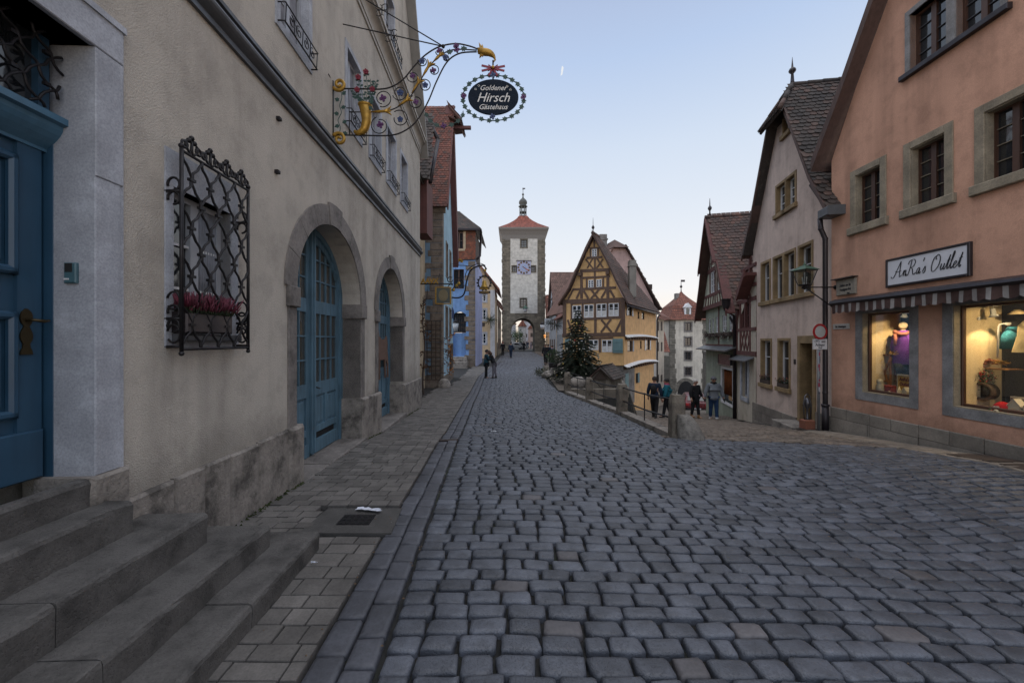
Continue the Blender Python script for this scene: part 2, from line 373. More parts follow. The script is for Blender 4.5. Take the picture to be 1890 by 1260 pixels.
def emit(name, col, st):
 m = bpy.data.materials.new(name); m.use_nodes = True; nt = m.node_tree; nt.nodes.clear()
 o = nt.nodes.new('ShaderNodeOutputMaterial'); e = nt.nodes.new('ShaderNodeEmission')
 e.inputs[0].default_value = (*col, 1); e.inputs[1].default_value = st; nt.links.new(e.outputs[0], o.inputs[0]); return m
def cloth(name, col, scale=60, rough=.95):
 m, nt, b = _mat(name); co = _coord(nt)
 n1 = _n(nt, 'ShaderNodeTexNoise', Scale=5.0, Detail=5.0); nt.links.new(co, n1.inputs['Vector'])
 n2 = _n(nt, 'ShaderNodeTexNoise', Scale=scale, Detail=3.0); nt.links.new(co, n2.inputs['Vector'])
 c = _ramp(nt, n1.outputs[0], [(.3, mul(col, .75)), (.7, mul(col, 1.2))]); nt.links.new(c, b.inputs['Base Color'])
 b.inputs['Roughness'].default_value = rough; b.inputs['Specular IOR Level'].default_value = .15
 pr = _bump(nt, b, n1.outputs[0], .6, .03); _bump(nt, b, n2.outputs[0], .3, .004, pr); return m
M = {}
M['iron'] = paint('wrought_iron', (.022, .021, .024), .45, .6, .3, 14)
M['gold'] = paint('gilding', (.40, .235, .04), .42, .5, .45, 9)
M['glass'] = glass_dark('window_glass')
M['glass2'] = glass_dark('leaded_glass', (.05, .05, .045), .12, .6)
M['white'] = paint('white_paint', (.62, .63, .65), .5)
M['greystone'] = stone('grey_sandstone', (.17, .155, .145), 2.2, .5, grainy=25)
M['tuff'] = stone('travertine', (.215, .195, .175), 3.5, .5, grainy=30, dark=.36)
M['step'] = stone('step_granite', (.082, .078, .075), 4.0, .55, grainy=60, dark=.5)
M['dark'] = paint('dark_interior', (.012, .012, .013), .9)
M['red'] = paint('red_paint', (.35, .015, .02), .4)
M['zinc'] = paint('weathered_zinc', (.11, .115, .125), .5, .5, .2, 4)
M['darkpipe'] = paint('dark_pipe', (.035, .03, .035), .4, .4, .2, 5)
M['curtain'] = cloth('net_curtain', (.55, .54, .52), 80)
M['snow'] = paint('pale_flashing', (.62, .62, .62), .6)
# ---------------------------------------------------------------- terrain heights
_My = [-20, 0, 4, 5.3, 7.5, 8.75, 10, 13.5, 17.5, 23.1, 31, 46, 69, 115, 400]
_Mz = [.1, 0, 0, -.04, -.08, -.2, -.25, -.4, -.48, -.37, -.2, 0, .1, .3, .5]
_Ly = [-20, 0, 5.9, 9.67, 13.2, 15.8, 17.5, 19.7, 26.2, 31, 40, 65, 96, 400]
_Lz = [.2, .05, .01, -.37, -.88, -1.28, -1.45, -1.8, -2.7, -3.85, -4.9, -7.5, -9, -9]
_Ry = [8.86, 12.7, 15.7, 18.4]; _Rx = [3.66, 3.51, 3.04, 2.55]
def G(X, Y):
 X = np.asarray(X, float); Y = np.asarray(Y, float)
 Mz = np.interp(Y, _My, _Mz) - .03*np.clip(X, 0, 4)*np.clip((24-Y)/6, 0, 1); Lz = np.interp(Y, _Ly, _Lz)
 w = np.clip((X-3.0)/4.0, 0, 1); w = w*w*(3-2*w)
 near = Mz*(1-w)+Lz*w
 rx = np.interp(Y, _Ry, _Rx)
 bx = np.where(Y < 18.4, rx, np.where(Y < 27, 5.4+(Y-18.4)*.2, 5.6)) + .10
 far = np.where(X < bx, Mz, Lz)
 return np.where(Y < 8.86, near, far)
def g(x, y): return float(G(x, y))
# gutter outer (pavement) and inner (roadway) edges
_gY = [-2, 0, 2.1, 3.39, 7.76, 14.6, 24.6, 29.5, 35, 50, 66]
_gL = [-1.05, -1.08, -1.13, -1.18, -1.40, -1.80, -2.05, -1.75, -1.45, -1.4, -.6]
_gR = [-.67, -.70, -.75, -.82, -1.06, -1.42, -1.70, -1.42, -1.12, -1.1, -.3]
def gl(Y): return np.interp(Y, _gY, _gL)
def gr(Y): return np.interp(Y, _gY, _gR)
def grid_sheet(name, x0, x1, y0, y1, nx, ny, mat, dz=0.0, mask=None, kind='structure', xs=None, ys=None):
 xs = np.linspace(x0, x1, nx+1) if xs is None else np.asarray(xs); ys = np.linspace(y0, y1, ny+1) if ys is None else np.asarray(ys)
 nx, ny = len(xs)-1, len(ys)-1
 XX, YY = np.meshgrid(xs, ys); ZZ = G(XX, YY)+dz
 V = np.stack([XX.ravel(), YY.ravel(), ZZ.ravel()], 1); fs = []
 for j in range(ny):
  for i in range(nx):
   a = j*(nx+1)+i
   if mask is None or mask((xs[i]+xs[i+1])/2, (ys[j]+ys[j+1])/2): fs.append((a, a+1, a+nx+2, a+nx+1))
 me = bpy.data.meshes.new(name); me.from_pydata(V.tolist(), [], fs); me.materials.append(mat)
 o = bpy.data.objects.new(name, me); S.collection.objects.link(o); return set_props(o, kind=kind)
M['soil'] = stone('joint_soil', (.012, .012, .012), 6, .6, pit=False, moss=(.016, .024, .008))
M['setts'] = masonry('small_setts', (.14, .115, .092), .13, .11, .014, (.04, .035, .03), .28, .8, uv=False, warp=.03)
M['cobble'] = stone('cobble_basalt', (.070, .078, .096), 5.0, .5, pit=True, rough=.5, dark=.72, island=.3, grainy=70)
M['cobblewarm'] = stone('cobble_porphyry', (.088, .084, .090), 3.0, .35, pit=False, rough=.6, dark=.8, island=.2, grainy=45)
M['gutter'] = stone('gutter_stone', (.062, .066, .080), 3.0, .4, pit=False, rough=.6, dark=.75, island=.2, grainy=45)
M['paver'] = stone('concrete_paver', (.108, .101, .095), 3.0, .3, pit=False, rough=.85, dark=.8, island=.25, grainy=60)
M['settstone'] = stone('sett_stone', (.130, .105, .085), 3.0, .4, pit=False, rough=.8, dark=.75, island=.3, grainy=60)
xs = sorted(set(list(np.linspace(-40, -6, 6))+list(np.arange(-6, 12, .25))+list(np.linspace(12, 120, 22))))
ys = sorted(set(list(np.arange(-8, 34, .35))+list(np.linspace(34, 110, 30))+[160, 250, 400]))
grid_sheet('ground', 0, 0, 0, 0, 0, 0, M['soil'], -.052, xs=xs, ys=ys)
# far road surface and side-lane surface (fine paving, too far to read single stones)
ys2 = sorted(set(list(np.arange(15, 34, .4))+list(np.linspace(34, 130, 30))))
grid_sheet('lane', 0, 0, 0, 0, 0, 0, M['setts'], -.016, mask=lambda x, y: (x > np.interp(y, _Ry, _Rx)+.3 and y < 18.4) or (y >= 18.4 and x > 5.4+(y-18.4)*.2+.2), xs=np.arange(2.5, 45, .4), ys=ys2)
def stones(name, rects, mat, kind='structure', dz=0.0, hi=True, jit=.006, dome=.003, round_=.2, smooth=True, tilt=.014, parent=None, matid=None):
 """rects: array (N,5) cx, cy, hx, hy, rot. One mesh of separate rounded stones that follow the ground."""
 rects = np.asarray(rects, float); N = len(rects)
 if N == 0: return None
 cx, cy, hx, hy, ro = rects.T
 r = round_
 if hi:
  ox = np.array([-1+r, 1-r, 1, 1, 1-r, -1+r, -1, -1]); oy = np.array([-1, -1, -1+r, 1-r, 1, 1, 1-r, -1+r])
 else:
  ox = np.array([-1, 1, 1, -1.]); oy = np.array([-1, -1, 1, 1.])
 K = len(ox)
 if hi: layers = [(1.0, -.075), (1.0, -.018), (.92, -.003), (.66, dome)]
 else: layers = [(1.0, -.065), (.99, -.006), (.955 if not smooth else .90, 0.0)]
 vs = []
 jx = rng.normal(0, 1, (N, K))*jit; jy = rng.normal(0, 1, (N, K))*jit
 h0 = rng.normal(0, .0028, N); tx = rng.normal(0, tilt, N); ty = rng.normal(0, tilt, N)
 mn = np.minimum(hx, hy)
 for sc, z in layers:
  px = ox[None]*hx[:, None]; py = oy[None]*hy[:, None]
  ins = (1-sc)*mn[:, None]
  px = px - np.sign(px)*ins*(np.abs(ox)[None] > .5) + jx*min(1, sc); py = py - np.sign(py)*ins*(np.abs(oy)[None] > .5) + jy*min(1, sc)
  X = cx[:, None]+px*np.cos(ro)[:, None]-py*np.sin(ro)[:, None]; Y = cy[:, None]+px*np.sin(ro)[:, None]+py*np.cos(ro)[:, None]
  Z = G(X, Y)+z+dz+h0[:, None]+tx[:, None]*px+ty[:, None]*py
  vs.append(np.stack([X, Y, Z], 2))
 V = np.concatenate(vs, 1)            # N, K*L, 3
 L = len(layers); per = K*L; fs = []
 tmpl = []
 for l in range(L-1):
  for k in range(K): q = (k+1) % K; tmpl.append((l*K+k, l*K+q, (l+1)*K+q, (l+1)*K+k))
 top = tuple((L-1)*K+k for k in range(K))
 me = bpy.data.meshes.new(name)
 base = (np.arange(N)*per)
 quads = (np.array(tmpl)[None]+base[:, None, None]).reshape(-1, 4); tops = (np.array(top)[None]+base[:, None])
 nq, ntp = len(quads), len(tops)
 me.vertices.add(N*per); me.vertices.foreach_set('co', V.reshape(-1))
 li = np.concatenate([quads.ravel(), tops.ravel()]); me.loops.add(len(li)); me.loops.foreach_set('vertex_index', li.astype(np.int32))
 st = np.concatenate([np.arange(nq)*4, nq*4+np.arange(ntp)*K]); me.polygons.add(nq+ntp); me.polygons.foreach_set('loop_start', st.astype(np.int32))
 me.update(calc_edges=True)
 mats = mat if isinstance(mat, (list, tuple)) else [mat]
 for mm in mats: me.materials.append(mm)
 if len(mats) > 1:
  pick = (rng.random(N) < .012).astype(np.int32) if matid is None else matid
  me.polygons.foreach_set('material_index', np.concatenate([np.repeat(pick, len(tmpl)), pick]).astype(np.int32))
 me.polygons.foreach_set('use_smooth', np.full(nq+ntp, smooth, dtype=bool)); me.validate()
 o = bpy.data.objects.new(name, me); S.collection.objects.link(o); return set_props(o, kind=kind)
def lane_edge(X):      # where the big cobbles stop and the side lane's small setts begin (Y of the border)
 return np.interp(X, [3.6, 4.3, 5.26, 6.6, 7.2], [8.75, 8.35, 8.0, 7.35, 6.9])
def road_right(Y):
 if Y < 8.7: return 7.02
 if Y < 18.4: return float(np.interp(Y, _Ry, _Rx))-.28
 return float(np.interp(Y, [18.4, 21, 24.5, 29, 36, 45, 60, 66], [2.2, 2.0, 1.95, 2.3, 3.0, 3.6, 3.6, 3.3]))
near, far = [], []
def wavy(x, y): return .05*math.sin(x*.5+y*.15)+.008*math.sin(x*1.9+1.7+y*.5)
y = 1.35
while y < 66:
 rd = .146*(1+rng.normal(0, .05)) if y < 26 else .24
 x = float(gr(y))+.02; x1 = road_right(y)
 while x < x1:
  wd = (.198+rng.random()*.085) if y < 26 else (.30+rng.random()*.1)
  if rng.random() < .12: wd *= .72
  wd = min(wd, x1-x) if x1-x < wd*1.3 else wd
  c = x+wd/2; yy = y+wavy(c, y)
  if not (yy > lane_edge(c) and c > 3.4 and yy < 9.2) and wd > .07:
   (near if y < 24 else far).append((c, yy, wd/2-.011, rd/2-.0095, wavy(c+.1, y)*5-wavy(c-.1, y)*5+rng.normal(0, .012)))
  x += wd
 y += rd
nr = np.array(near);
nr[:, 4] = np.clip(nr[:, 4], -.12, .12)
stones('street', nr, [M['cobble'], M['cobblewarm']])
stones('street', np.array(far), [M['cobble'], M['cobblewarm']], hi=False, jit=.004)
# side lane setts (near part as real stones)
sm = []
y = 6.6
while y < 17.5:
 rd = .118; x = 3.3
 xr = float(np.interp(y, [6, 9.67, 14.05, 20], [6.95, 6.95, 8.0, 9.3]))
 while x < xr:
  wd = .11+rng.random()*.05; c = x+wd/2; yy = y+.06*math.sin(x*.8)+.16*(x-5)*.3
  if (yy > lane_edge(c)+.08 if yy < 9 else c > float(np.interp(yy, _Ry, _Rx))+.35): sm.append((c, yy, wd/2-.008, rd/2-.008, .05+rng.normal(0, .03)))
  x += wd
 y += rd
stones('lane', np.array(sm), M['settstone'], hi=False, jit=.004)
# gutter: two rows of larger flat stones
gt = []
for row in (0, 1):
 y = 1.2
 while y < 62:
  ln = (.22+rng.random()*.10)*(1 if y < 25 else 1.6); yc = y+ln/2
  a, b = float(gl(yc)), float(gr(yc)); hw = (b-a)/4-.004; c = a+(b-a)*(.25+.5*row)
  sl_ = math.atan2(float(gl(yc+.3)-gl(yc-.3)), .6)
  if not (7.62 < yc < 7.92): gt.append((c, yc, hw, ln/2-.008, -sl_))
  y += ln
stones('gutter', np.array(gt), M['gutter'], dz=-.004, jit=.004, dome=.001, round_=.10, tilt=.006)
# left pavement: rectangular pavers laid in rows across, with cut sizes
DR = (-1.62, -1.12, 2.98, 3.62)      # drain slab footprint in the pavement: x0, x1, y0, y1 (sheared below)
def wallx(Y): return -2.6-.0381*Y
pv = []
y = 1.1
while y < 32:
 rd = rng.choice([.13, .16, .20]) if y < 4 else (.155 if y < 20 else .2)
 b = float(gl(y+rd/2))-.012; x = b - .0; x0 = wallx(y)-.25 if y < 20 else -3.8
 if y > 20: x0 = -2.9
 first = True
 while x > x0:
  wd = rng.choice([.16, .21, .26, .32]) if y < 4 else (.20 + .04*rng.random() if y < 20 else .3)
  if first and rng.random() < .5: wd *= .6
  first = False
  c = x-wd/2; yc = y+rd/2
  inslab = (3.70 < yc < 4.34) and (-2.02 < c < -1.13)
  if not inslab: pv.append((c, yc, wd/2-.005, rd/2-.005, 0.0))
  x -= wd
 y += rd
pv = np.array(pv)
stones('pavement', pv, M['paver'], hi=False, dz=.004, jit=.0012, smooth=False, tilt=.008)
# strip of pale stone along the shop wall on the right
rp = []
y = 1.5
while y < 9.6:
 ln = .24+rng.random()*.1
 for row in range(3):
  w0 = .19; c = 7.12+row*.2+.02*(y-6)*.3; rp.append((c-.02, y+ln/2+(.1 if row % 2 else 0), .19/2, ln/2-.008, 0.0))
 y += ln
stones('pavement', np.array(rp), stone('pale_paving', (.17, .145, .12), 3, .4, pit=False, island=.2, dark=.8), hi=False, dz=.012, jit=.003)
# ---------------------------------------------------------------- guest house on the left
AH = 2.6; TH = (917-CXP)/F
def HY(px, n=0.0): return F*(AH-n)/(917-px)          # depth on the facade for a pixel column
def hp(Y): return (-AH+TH*Y, Y)
WH = Wall(hp(-2.0), hp(13.46), face=(0, 5))
def hs_(px, n=0.0): return WH.sk(px, n)[0]
hotel = thing('guest_house', 'cream rendered guest house with grey arches, blue doors and iron window grille', 'building', (-3, 6, 0))
M['cream'] = plaster('cream_render', (.475, .44, .39), 150, .8, .12, .0045, dirt=(.62, 1.15))
M['bluegrey'] = stone('blue_grey_stone_paint', (.34, .36, .405), 3, .25, pit=False, dark=.85, grainy=70)
M['bluedoor'] = wood('blue_door_paint', (.06, .15, .235), .45, 'z', .25, .15)
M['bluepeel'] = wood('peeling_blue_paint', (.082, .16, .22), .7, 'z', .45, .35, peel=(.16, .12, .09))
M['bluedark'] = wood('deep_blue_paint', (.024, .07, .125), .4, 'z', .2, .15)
SL = WH.L
zc = 8.15
# openings -------------------------------------------------
s_d0, s_d1 = WH.sk(-80)[0], hs_(165)             # entrance door
holes = [(rect(hs_(-480), hs_(168), -.5, 3.69), .42)]
gw = (hs_(318), hs_(425), 1.83, 3.04); holes.append((rect(*gw), .16))
a1 = (hs_(546), hs_(665), 2.50, 3.62); holes.append((archpts(a1[0], a1[1], a1[2], a1[3], -.6), .42))
a2 = (hs_(697.3), hs_(742.6), 2.47, 3.58); holes.append((archpts(a2[0], a2[1], a2[2], a2[3], -.9), .42))
ups = [(507, 574), (636, 668), (680, 703.5), (712, 731), (738, 752)]
upw = []
for x0, x1 in ups:
 a, b = hs_(x0)+.09, hs_(x1)-.09; upw.append((a, b)); holes.append((rect(a, b, 5.62, 6.90), .15))
a3 = (hs_(709)+.06, hs_(727)-.06); holes.append((rect(a3[0], a3[1], 8.75, 10.15), .15))
rake = [(SL, -1.2), (SL, 8.15), (SL-4.6, 8.15+4.6*1.62), (SL-5.6, 8.15+4.6*1.62+.9), (-.0, 16.5), (0, -1.2)]
mb = MB(); wall_mesh(mb, WH, [(0, -1.2)]+rake[0:5], holes, m=0)
# end face and back so that the building is solid
q = lambda s, z, n: WH.p(s, z, n)
mb.prism([q(a, z, -.5) for a, z in [(0, -1.2)]+rake[0:5]], WH.n*-6.5, 0)
mb.quad(q(SL, -1.2, 0), q(SL, -1.2, -.5), q(SL, 8.15, -.5), q(SL, 8.15, 0))
mb.quad(q(SL, 8.15, 0), q(SL, 8.15, -.5), q(SL-4.6, 8.15+4.6*1.62, -.5), q(SL-4.6, 8.15+4.6*1.62, 0))
mb.build('wall', M['cream'], hotel, WH)
# dim rooms' backs just behind the openings are the prism above
# plinth blocks -------------------------------------------
mb = MB()
def blocks(s0, s1, n=.05, z0=-.8, ztop=.70, wmin=.5, wmax=.9):
 s = s0
 while s < s1-.02:
  w_ = min(random.uniform(wmin, wmax), s1-s)
  if s1-s-w_ < .22: w_ = s1-s
  WH.box(mb, s+.004, s+w_-.004, z0, ztop+random.uniform(-.012, .008), -.30, n+random.uniform(-.008, .008), bev=.02); s += w_
blocks(hs_(222), hs_(528), .05, ztop=.71, wmin=.32, wmax=.62)
WH.box(mb, hs_(526), hs_(553), -.8, .72, -.36, .075, bev=.035)
WH.box(mb, hs_(663), hs_(674), -.8, .72, -.42, .085, bev=.03); WH.box(mb, hs_(674)+.006, hs_(684), -.8, .71, -.42, .07, bev=.02)
WH.box(mb, hs_(684)+.006, hs_(698.5), -.8, .70, -.42, .08, bev=.03)
WH.box(mb, hs_(741.8), hs_(750), -.9, .62, -.42, .07, bev=.03); blocks(hs_(750)+.005, SL, .06, -.9, .60, .7, 1.2)
mb.build('plinth', M['tuff'], hotel, WH)
# threshold slabs in the arches
for nm, (s0, s1, z) in (('threshold', (a1[0]-.05, a1[1]+.1, -.045)), ('threshold', (a2[0], a2[1]+.1, -.17))):
 mb = MB(); k = 3
 for i in range(k):
  WH.box(mb, s0+(s1-s0)*i/k+.006, s0+(s1-s0)*(i+1)/k-.006, -.6, z+.012+.01*random.random()-.05*i*0, -.5, .10, bev=.02)
 mb.build(nm, M['greystone'], hotel, WH)
# arch surrounds -------------------------------------------
def arch_surround(a, wd, wdj, zimp0, zimp1, zpl, key_n=.035, tag_=''):
 s0, s1, zs, zt = a; mb = MB(); c, hw = (s0+s1)/2, (s1-s0)/2; rise = zt-zs; NV = 9
 for i in range(NV):                         # voussoirs
  t0, t1 = PI*i/NV, PI*(i+1)/NV; n1 = .022 if i != NV//2 else key_n
  e = .006
  inn = [(c+hw*math.cos(t), zs+rise*math.sin(t)) for t in np.linspace(t0+e/2, t1-e/2, 5)]
  kx = wd+(.05 if i == NV//2 else 0)
  out = [(c+(hw+wd)*math.cos(t), zs+(rise+kx)*math.sin(t)) for t in np.linspace(t1-e/2, t0+e/2, 5)]
  mb.prism([WH.p(x, z, n1) for x, z in inn+out], WH.n*-(.41+n1))
  # soffit lip
 for sgn, sa in ((-1, s0), (1, s1)):         # jambs and imposts
  j0, j1 = (sa-wdj, sa) if sgn < 0 else (sa, sa+wdj)
  zz = [zpl, zpl+(zimp0-zpl)*.55, zimp0]
  WH.box(mb, j0, j1+0*.0, zpl, zimp0, -.41, .018, bev=.008)
  e0, e1 = (j0-.03, j1+.03) if True else (j0, j1)
  WH.box(mb, e0, e1, zimp0, zs, -.43, .055, bev=.012)
 return mb.build('arch_surround', M['greystone'], hotel, WH)
arch_surround(a1, .29, .21, 2.24, 2.50, .70); arch_surround(a2, .27, .2, 2.22, 2.47, .70)
# arched glazed double doors ---------------------------------
def arch_door(a, zb, nrec=.40, flip=False):
 s0, s1, zs, zt = a; c, hw, rise = (s0+s1)/2, (s1-s0)/2, zt-zs
 D = WH.off(-nrec); topz = lambda x: zs+rise*math.sqrt(max(0, 1-((x-c)/hw)**2))
 dr = thing('carriage_door', None, None, (0, 0, 0)); dr.parent = hotel; dr.location = (0, 0, 0)
 # frame ring
 mb = MB(); fw = .09
 for i in range(16):
  t0, t1 = PI*i/16, PI*(i+1)/16
  pp = [(c+hw*math.cos(t), zs+rise*math.sin(t)) for t in (t0, t1)]; qq = [(c+(hw-fw)*math.cos(t), zs+(rise-fw)*math.sin(t)) for t in (t1, t0)]
  mb.prism([D.p(x, z, .07) for x, z in pp+qq], D.n*-.12)
 for x0, x1 in ((s0, s0+fw), (s1-fw, s1)): D.box(mb, x0, x1, zb, zs, -.05, .07)
 mb.build('door_frame', M['bluepeel'], dr)
 for side in (0, 1):
  L0, L1 = (s0+fw, c-.035) if side == 0 else (c+.035, s1-fw)
  mb = MB(); st = .11
  # stiles follow the arch: outer stile short, inner full
  for x0, x1 in ((L0, L0+st), (L1-st, L1)):
   zt0 = min(topz(x0), topz(x1))-.02
   D.box(mb, x0, x1, zb, zt0, -.02, .03)
  D.box(mb, L0+st, L1-st, zb+.02, zb+.22, -.02, .045)              # kick rail
  D.box(mb, L0+st, L1-st, zb+.34, zb+.44, -.02, .03)
  D.box(mb, L0+st, L1-st, .92, 1.13, -.02, .03)
  D.box(mb, L0+st, L1-st, 2.26, 2.47, -.02, .032)
  mid = (L0+L1)/2; D.box(mb, mid-.04, mid+.04, zb+.44, .92, -.02, .03)
  for x0, x1 in ((L0+st, mid-.04), (mid+.04, L1-st)):              # raised panels
   D.box(mb, x0+.0, x1-.0, zb+.44, .92, -.02, .0); D.box(mb, x0+.05, x1-.05, zb+.49, .87, 0, .015, bev=.012)
  # arched head rail
  N = 10; xx = np.linspace(L0+.0, L1, N+1)
  for i in range(N):
   x0, x1 = xx[i], xx[i+1]; za, zb_ = max(2.47, topz(x0)-.09), max(2.47, topz(x1)-.09)
   mb.prism([D.p(x0, za, .03), D.p(x1, zb_, .03), D.p(x1, max(2.47, zb_-.12), .03), D.p(x0, max(2.47, za-.12), .03)], D.n*-.05)
  leaf = mb.build('door_leaf', M['bluepeel'], dr)
  mb = MB(); nb = 4
  for i in range(1, nb):
   x = L0+st+(L1-L0-2*st)*i/nb; D.box(mb, x-.012, x+.012, 1.13, 2.26, 0, .028); D.box(mb, x-.012, x+.012, 2.47, max(2.48, topz(x)-.15), 0, .028)
  for z in (1.13+1.13/3, 1.13+2.26/3): D.box(mb, L0+st, L1-st, z-.012, z+.012, 0, .026)
  for z in (2.80, 3.14):
   xs_ = [x for x in np.linspace(L0+st, L1-st, 30) if topz(x)-.15 > z]
   if len(xs_) > 2: D.box(mb, xs_[0], xs_[-1], z-.012, z+.012, 0, .026)
  mb.build('glazing_bar', M['bluepeel'], leaf)
  mb = MB(); pl = [(L0+st, 1.13), (L1-st, 1.13)]+[(x, max(2.48, topz(x)-.2)) for x in np.linspace(L1-st, L0+st, 10)]
  mb.prism([D.p(x, z, .004) for x, z in pl], D.n*-.01); mb.build('pane', M['glass2'], leaf)
  if side == 1:
   mb = MB(); D.box(mb, L0+st+.04, L1-st-.04, zb+.24, zb+.33, -.06, -.005); mb.build('vent_slot', M['dark'], leaf)
   mb = MB(); mb.tube([D.p(L0+.05, 1.06, .03), D.p(L0+.05, 1.06, .085), D.p(L0+.17, 1.03, .085)], .011, 6)
   D.box(mb, L0+.03, L0+.07, .95, 1.15, .03, .036); mb.build('handle', M['iron'], leaf)
 mb = MB(); D.box(mb, c-.05, c+.05, zb+.06, topz(c)-.03, -.03, .085, bev=.015); D.box(mb, c-.025, c+.025, zb+.06, topz(c)-.05, .085, .105)
 mb.build('meeting_stile', M['bluepeel'], dr)
 mb = MB(); mb.prism([D.p(x, z, -.02) for x, z in archpts(s0, s1, zs, zt, zb)], D.n*-.02); mb.build('door_backing', M['dark'], dr)
 return dr
dr1 = arch_door(a1, -.03); dr2 = arch_door(a2, -.16)
# string course, cornice, gable verge ------------------------
def moulding(mb, W, s0, s1, prof, m=0):
 vs = [W.p(s0, z, n) for n, z in prof]+[W.p(s1, z, n) for n, z in prof]; N = len(prof)
 mb.add(vs, [(i, i+1, N+i+1, N+i) for i in range(N-1)]+[tuple(range(N)), tuple(range(2*N-1, N-1, -1))], m)
mb = MB(); arc = [(.03+.075*math.sin(PI*t), 4.72+.17*t) for t in np.linspace(0, 1, 9)]
moulding(mb, WH, 0, SL+.04, [(-.02, 4.66), (.035, 4.66), (.035, 4.70)]+arc+[(.075, 4.90), (.075, 4.94), (-.02, 4.97)])
mb.build('string_course', M['zinc'], hotel, WH)
mb = MB(); cv = [(.05+.13*(1-math.cos(PI/2*t)), 8.25+.16*math.sin(PI/2*t)) for t in np.linspace(0, 1, 7)]
moulding(mb, WH, 0, SL+.1, [(-.02, 8.12), (.03, 8.12), (.03, 8.2), (.05, 8.2)]+cv+[(.20, 8.41), (.20, 8.47), (.24, 8.47), (.24, 8.53), (-.02, 8.57)])
mb.build('cornice', paint('cornice_paint', (.40, .38, .35), .7), hotel, WH)
mb = MB()
dz_, ds_ = 1.62, 1.0
ro = [(SL+.12, 8.15), (SL+.12-4.7, 8.15+4.7*1.62), (SL-5.7, 16.5)]
for (sa, za), (sb, zb_) in ((ro[0], ro[1]), (ro[1], ro[2])):
 mb.prism([WH.p(sa, za-.12, .26), WH.p(sb, zb_-.12, .26), WH.p(sb, zb_+.10, .26), WH.p(sa, za+.10, .26)], WH.n*-7)
mb.build('roof_verge', paint('verge_grey', (.24, .235, .225), .8), hotel)
# upper windows ------------------------------------------------
def sash_window(W, parent, s0, s1, z0, z1, rec=.12, fr=.055, nx=2, nz=3, bar=.022, fm='white', gm='glass', surround=None, sm='bluegrey', sn=.02, sill=None, curtain=False, rowz=None, barm=None, mull=None):
 D = W.off(-rec); mb = MB(); fmt = M[fm]
 D.box(mb, s0, s0+fr, z0, z1, 0, .05); D.box(mb, s1-fr, s1, z0, z1, 0, .05); D.box(mb, s0+fr, s1-fr, z0, z0+fr, 0, .05); D.box(mb, s0+fr, s1-fr, z1-fr, z1, 0, .05)
 if nx == 2 or mull: c = (s0+s1)/2; D.box(mb, c-(mull or .045)/1, c+(mull or .045)/1, z0+fr, z1-fr, 0, .056)
 win = mb.build('window', fmt, parent)
 mb = MB(); bz = rowz or [z0+fr+(z1-z0-2*fr)*i/nz for i in range(1, nz)]
 for z in bz: D.box(mb, s0+fr, s1-fr, z-bar/2, z+bar/2, .01, .04)
 if nx > 2 or nx == 1:
  for i in range(1, nx): x = s0+fr+(s1-s0-2*fr)*i/nx; D.box(mb, x-bar/2, x+bar/2, z0+fr, z1-fr, .012, .038)
 if mb.v: mb.build('glazing_bar', M[barm] if barm else fmt, win)
 mb = MB(); D.box(mb, s0+fr*.5, s1-fr*.5, z0+fr*.5, z1-fr*.5, -.004, .012); mb.build('pane', M[gm], win)
 if curtain:
  mb = MB(); D.box(mb, s0+fr, s1-fr, z0+fr, z0+(z1-z0)*.5, .0125, .014); mb.build('curtain', M['curtain'], win)
 if surround:
  a = surround; mb = MB(); sn_ = sn
  for b in ((s0-a, s0, z0-a, z1+a), (s1, s1+a, z0-a, z1+a), (s0, s1, z1, z1+a), (s0, s1, z0-a, z0)): W.box(mb, b[0], b[1], b[2], b[3], -rec*.3, sn_)
  # painted reveals
  for b in ((s0-.002, s0+.003, z0, z1), (s1-.003, s1+.002, z0, z1), (s0, s1, z1-.003, z1+.002), (s0, s1, z0-.002, z0+.003)): W.box(mb, b[0], b[1], b[2], b[3], -rec, 0)
  mb.build('surround', M[sm], win)
 if sill:
  mb = MB(); e, h_, pr = sill; W.box(mb, s0-e, s1+e, z0-(surround or 0)-h_, z0-(surround or 0), -.02, pr, bev=.012); mb.build('sill', M[sm], win)
 return win
M['whiteblue'] = paint('pale_blue_grey_frame', (.36, .38, .42), .5)
M['shade'] = cloth('closed_roller_shade', (.22, .225, .25), 90)
def scroll(mb, W, cs, cz, r, n=.1, turns=1.4, dirn=1, ph=0, th=.008, m=0):
 pts = []
 for i in range(18):
  t = i/17; a = ph+dirn*turns*2*PI*t; rr = r*(1-.75*t); pts.append(W.p(cs+rr*math.cos(a), cz+rr*math.sin(a), n))
 mb.tube(pts, th, 5, m)
for (a, b) in upw:
 win = sash_window(WH, hotel, a, b, 5.62, 6.90, rec=.14, fm='whiteblue', gm='glass', surround=.09, nz=3)
 mb = MB(); D = WH.off(-.08); WH.off(-.118).box(mb, a+.1, b-.1, 5.7, 6.84, 0, .006); mb.build('shade', M['shade'], win)
 mb = MB()                                       # low iron guard in front of the sill
 mb.tube([WH.p(a-.06, 5.80, .0), WH.p(a-.06, 5.80, .11), WH.p(b+.06, 5.80, .11), WH.p(b+.06, 5.80, 0)], .009, 5)
 mb.tube([WH.p(a-.06, 5.58, .0), WH.p(a-.06, 5.58, .10), WH.p(b+.06, 5.58, .10), WH.p(b+.06, 5.58, 0)], .011, 5)
 for i in range(4):
  c = a+(b-a)*(i+.5)/4; scroll(mb, WH, c, 5.69, .075, .105, 1.2, 1 if i % 2 else -1, PI/2, .007)
 for i in range(5): x = a-.04+(b-a+.08)*i/4; mb.bar(WH.p(x, 5.58, .10), WH.p(x, 5.80, .11), .009)
 mb.build('window_guard', M['iron'], win)
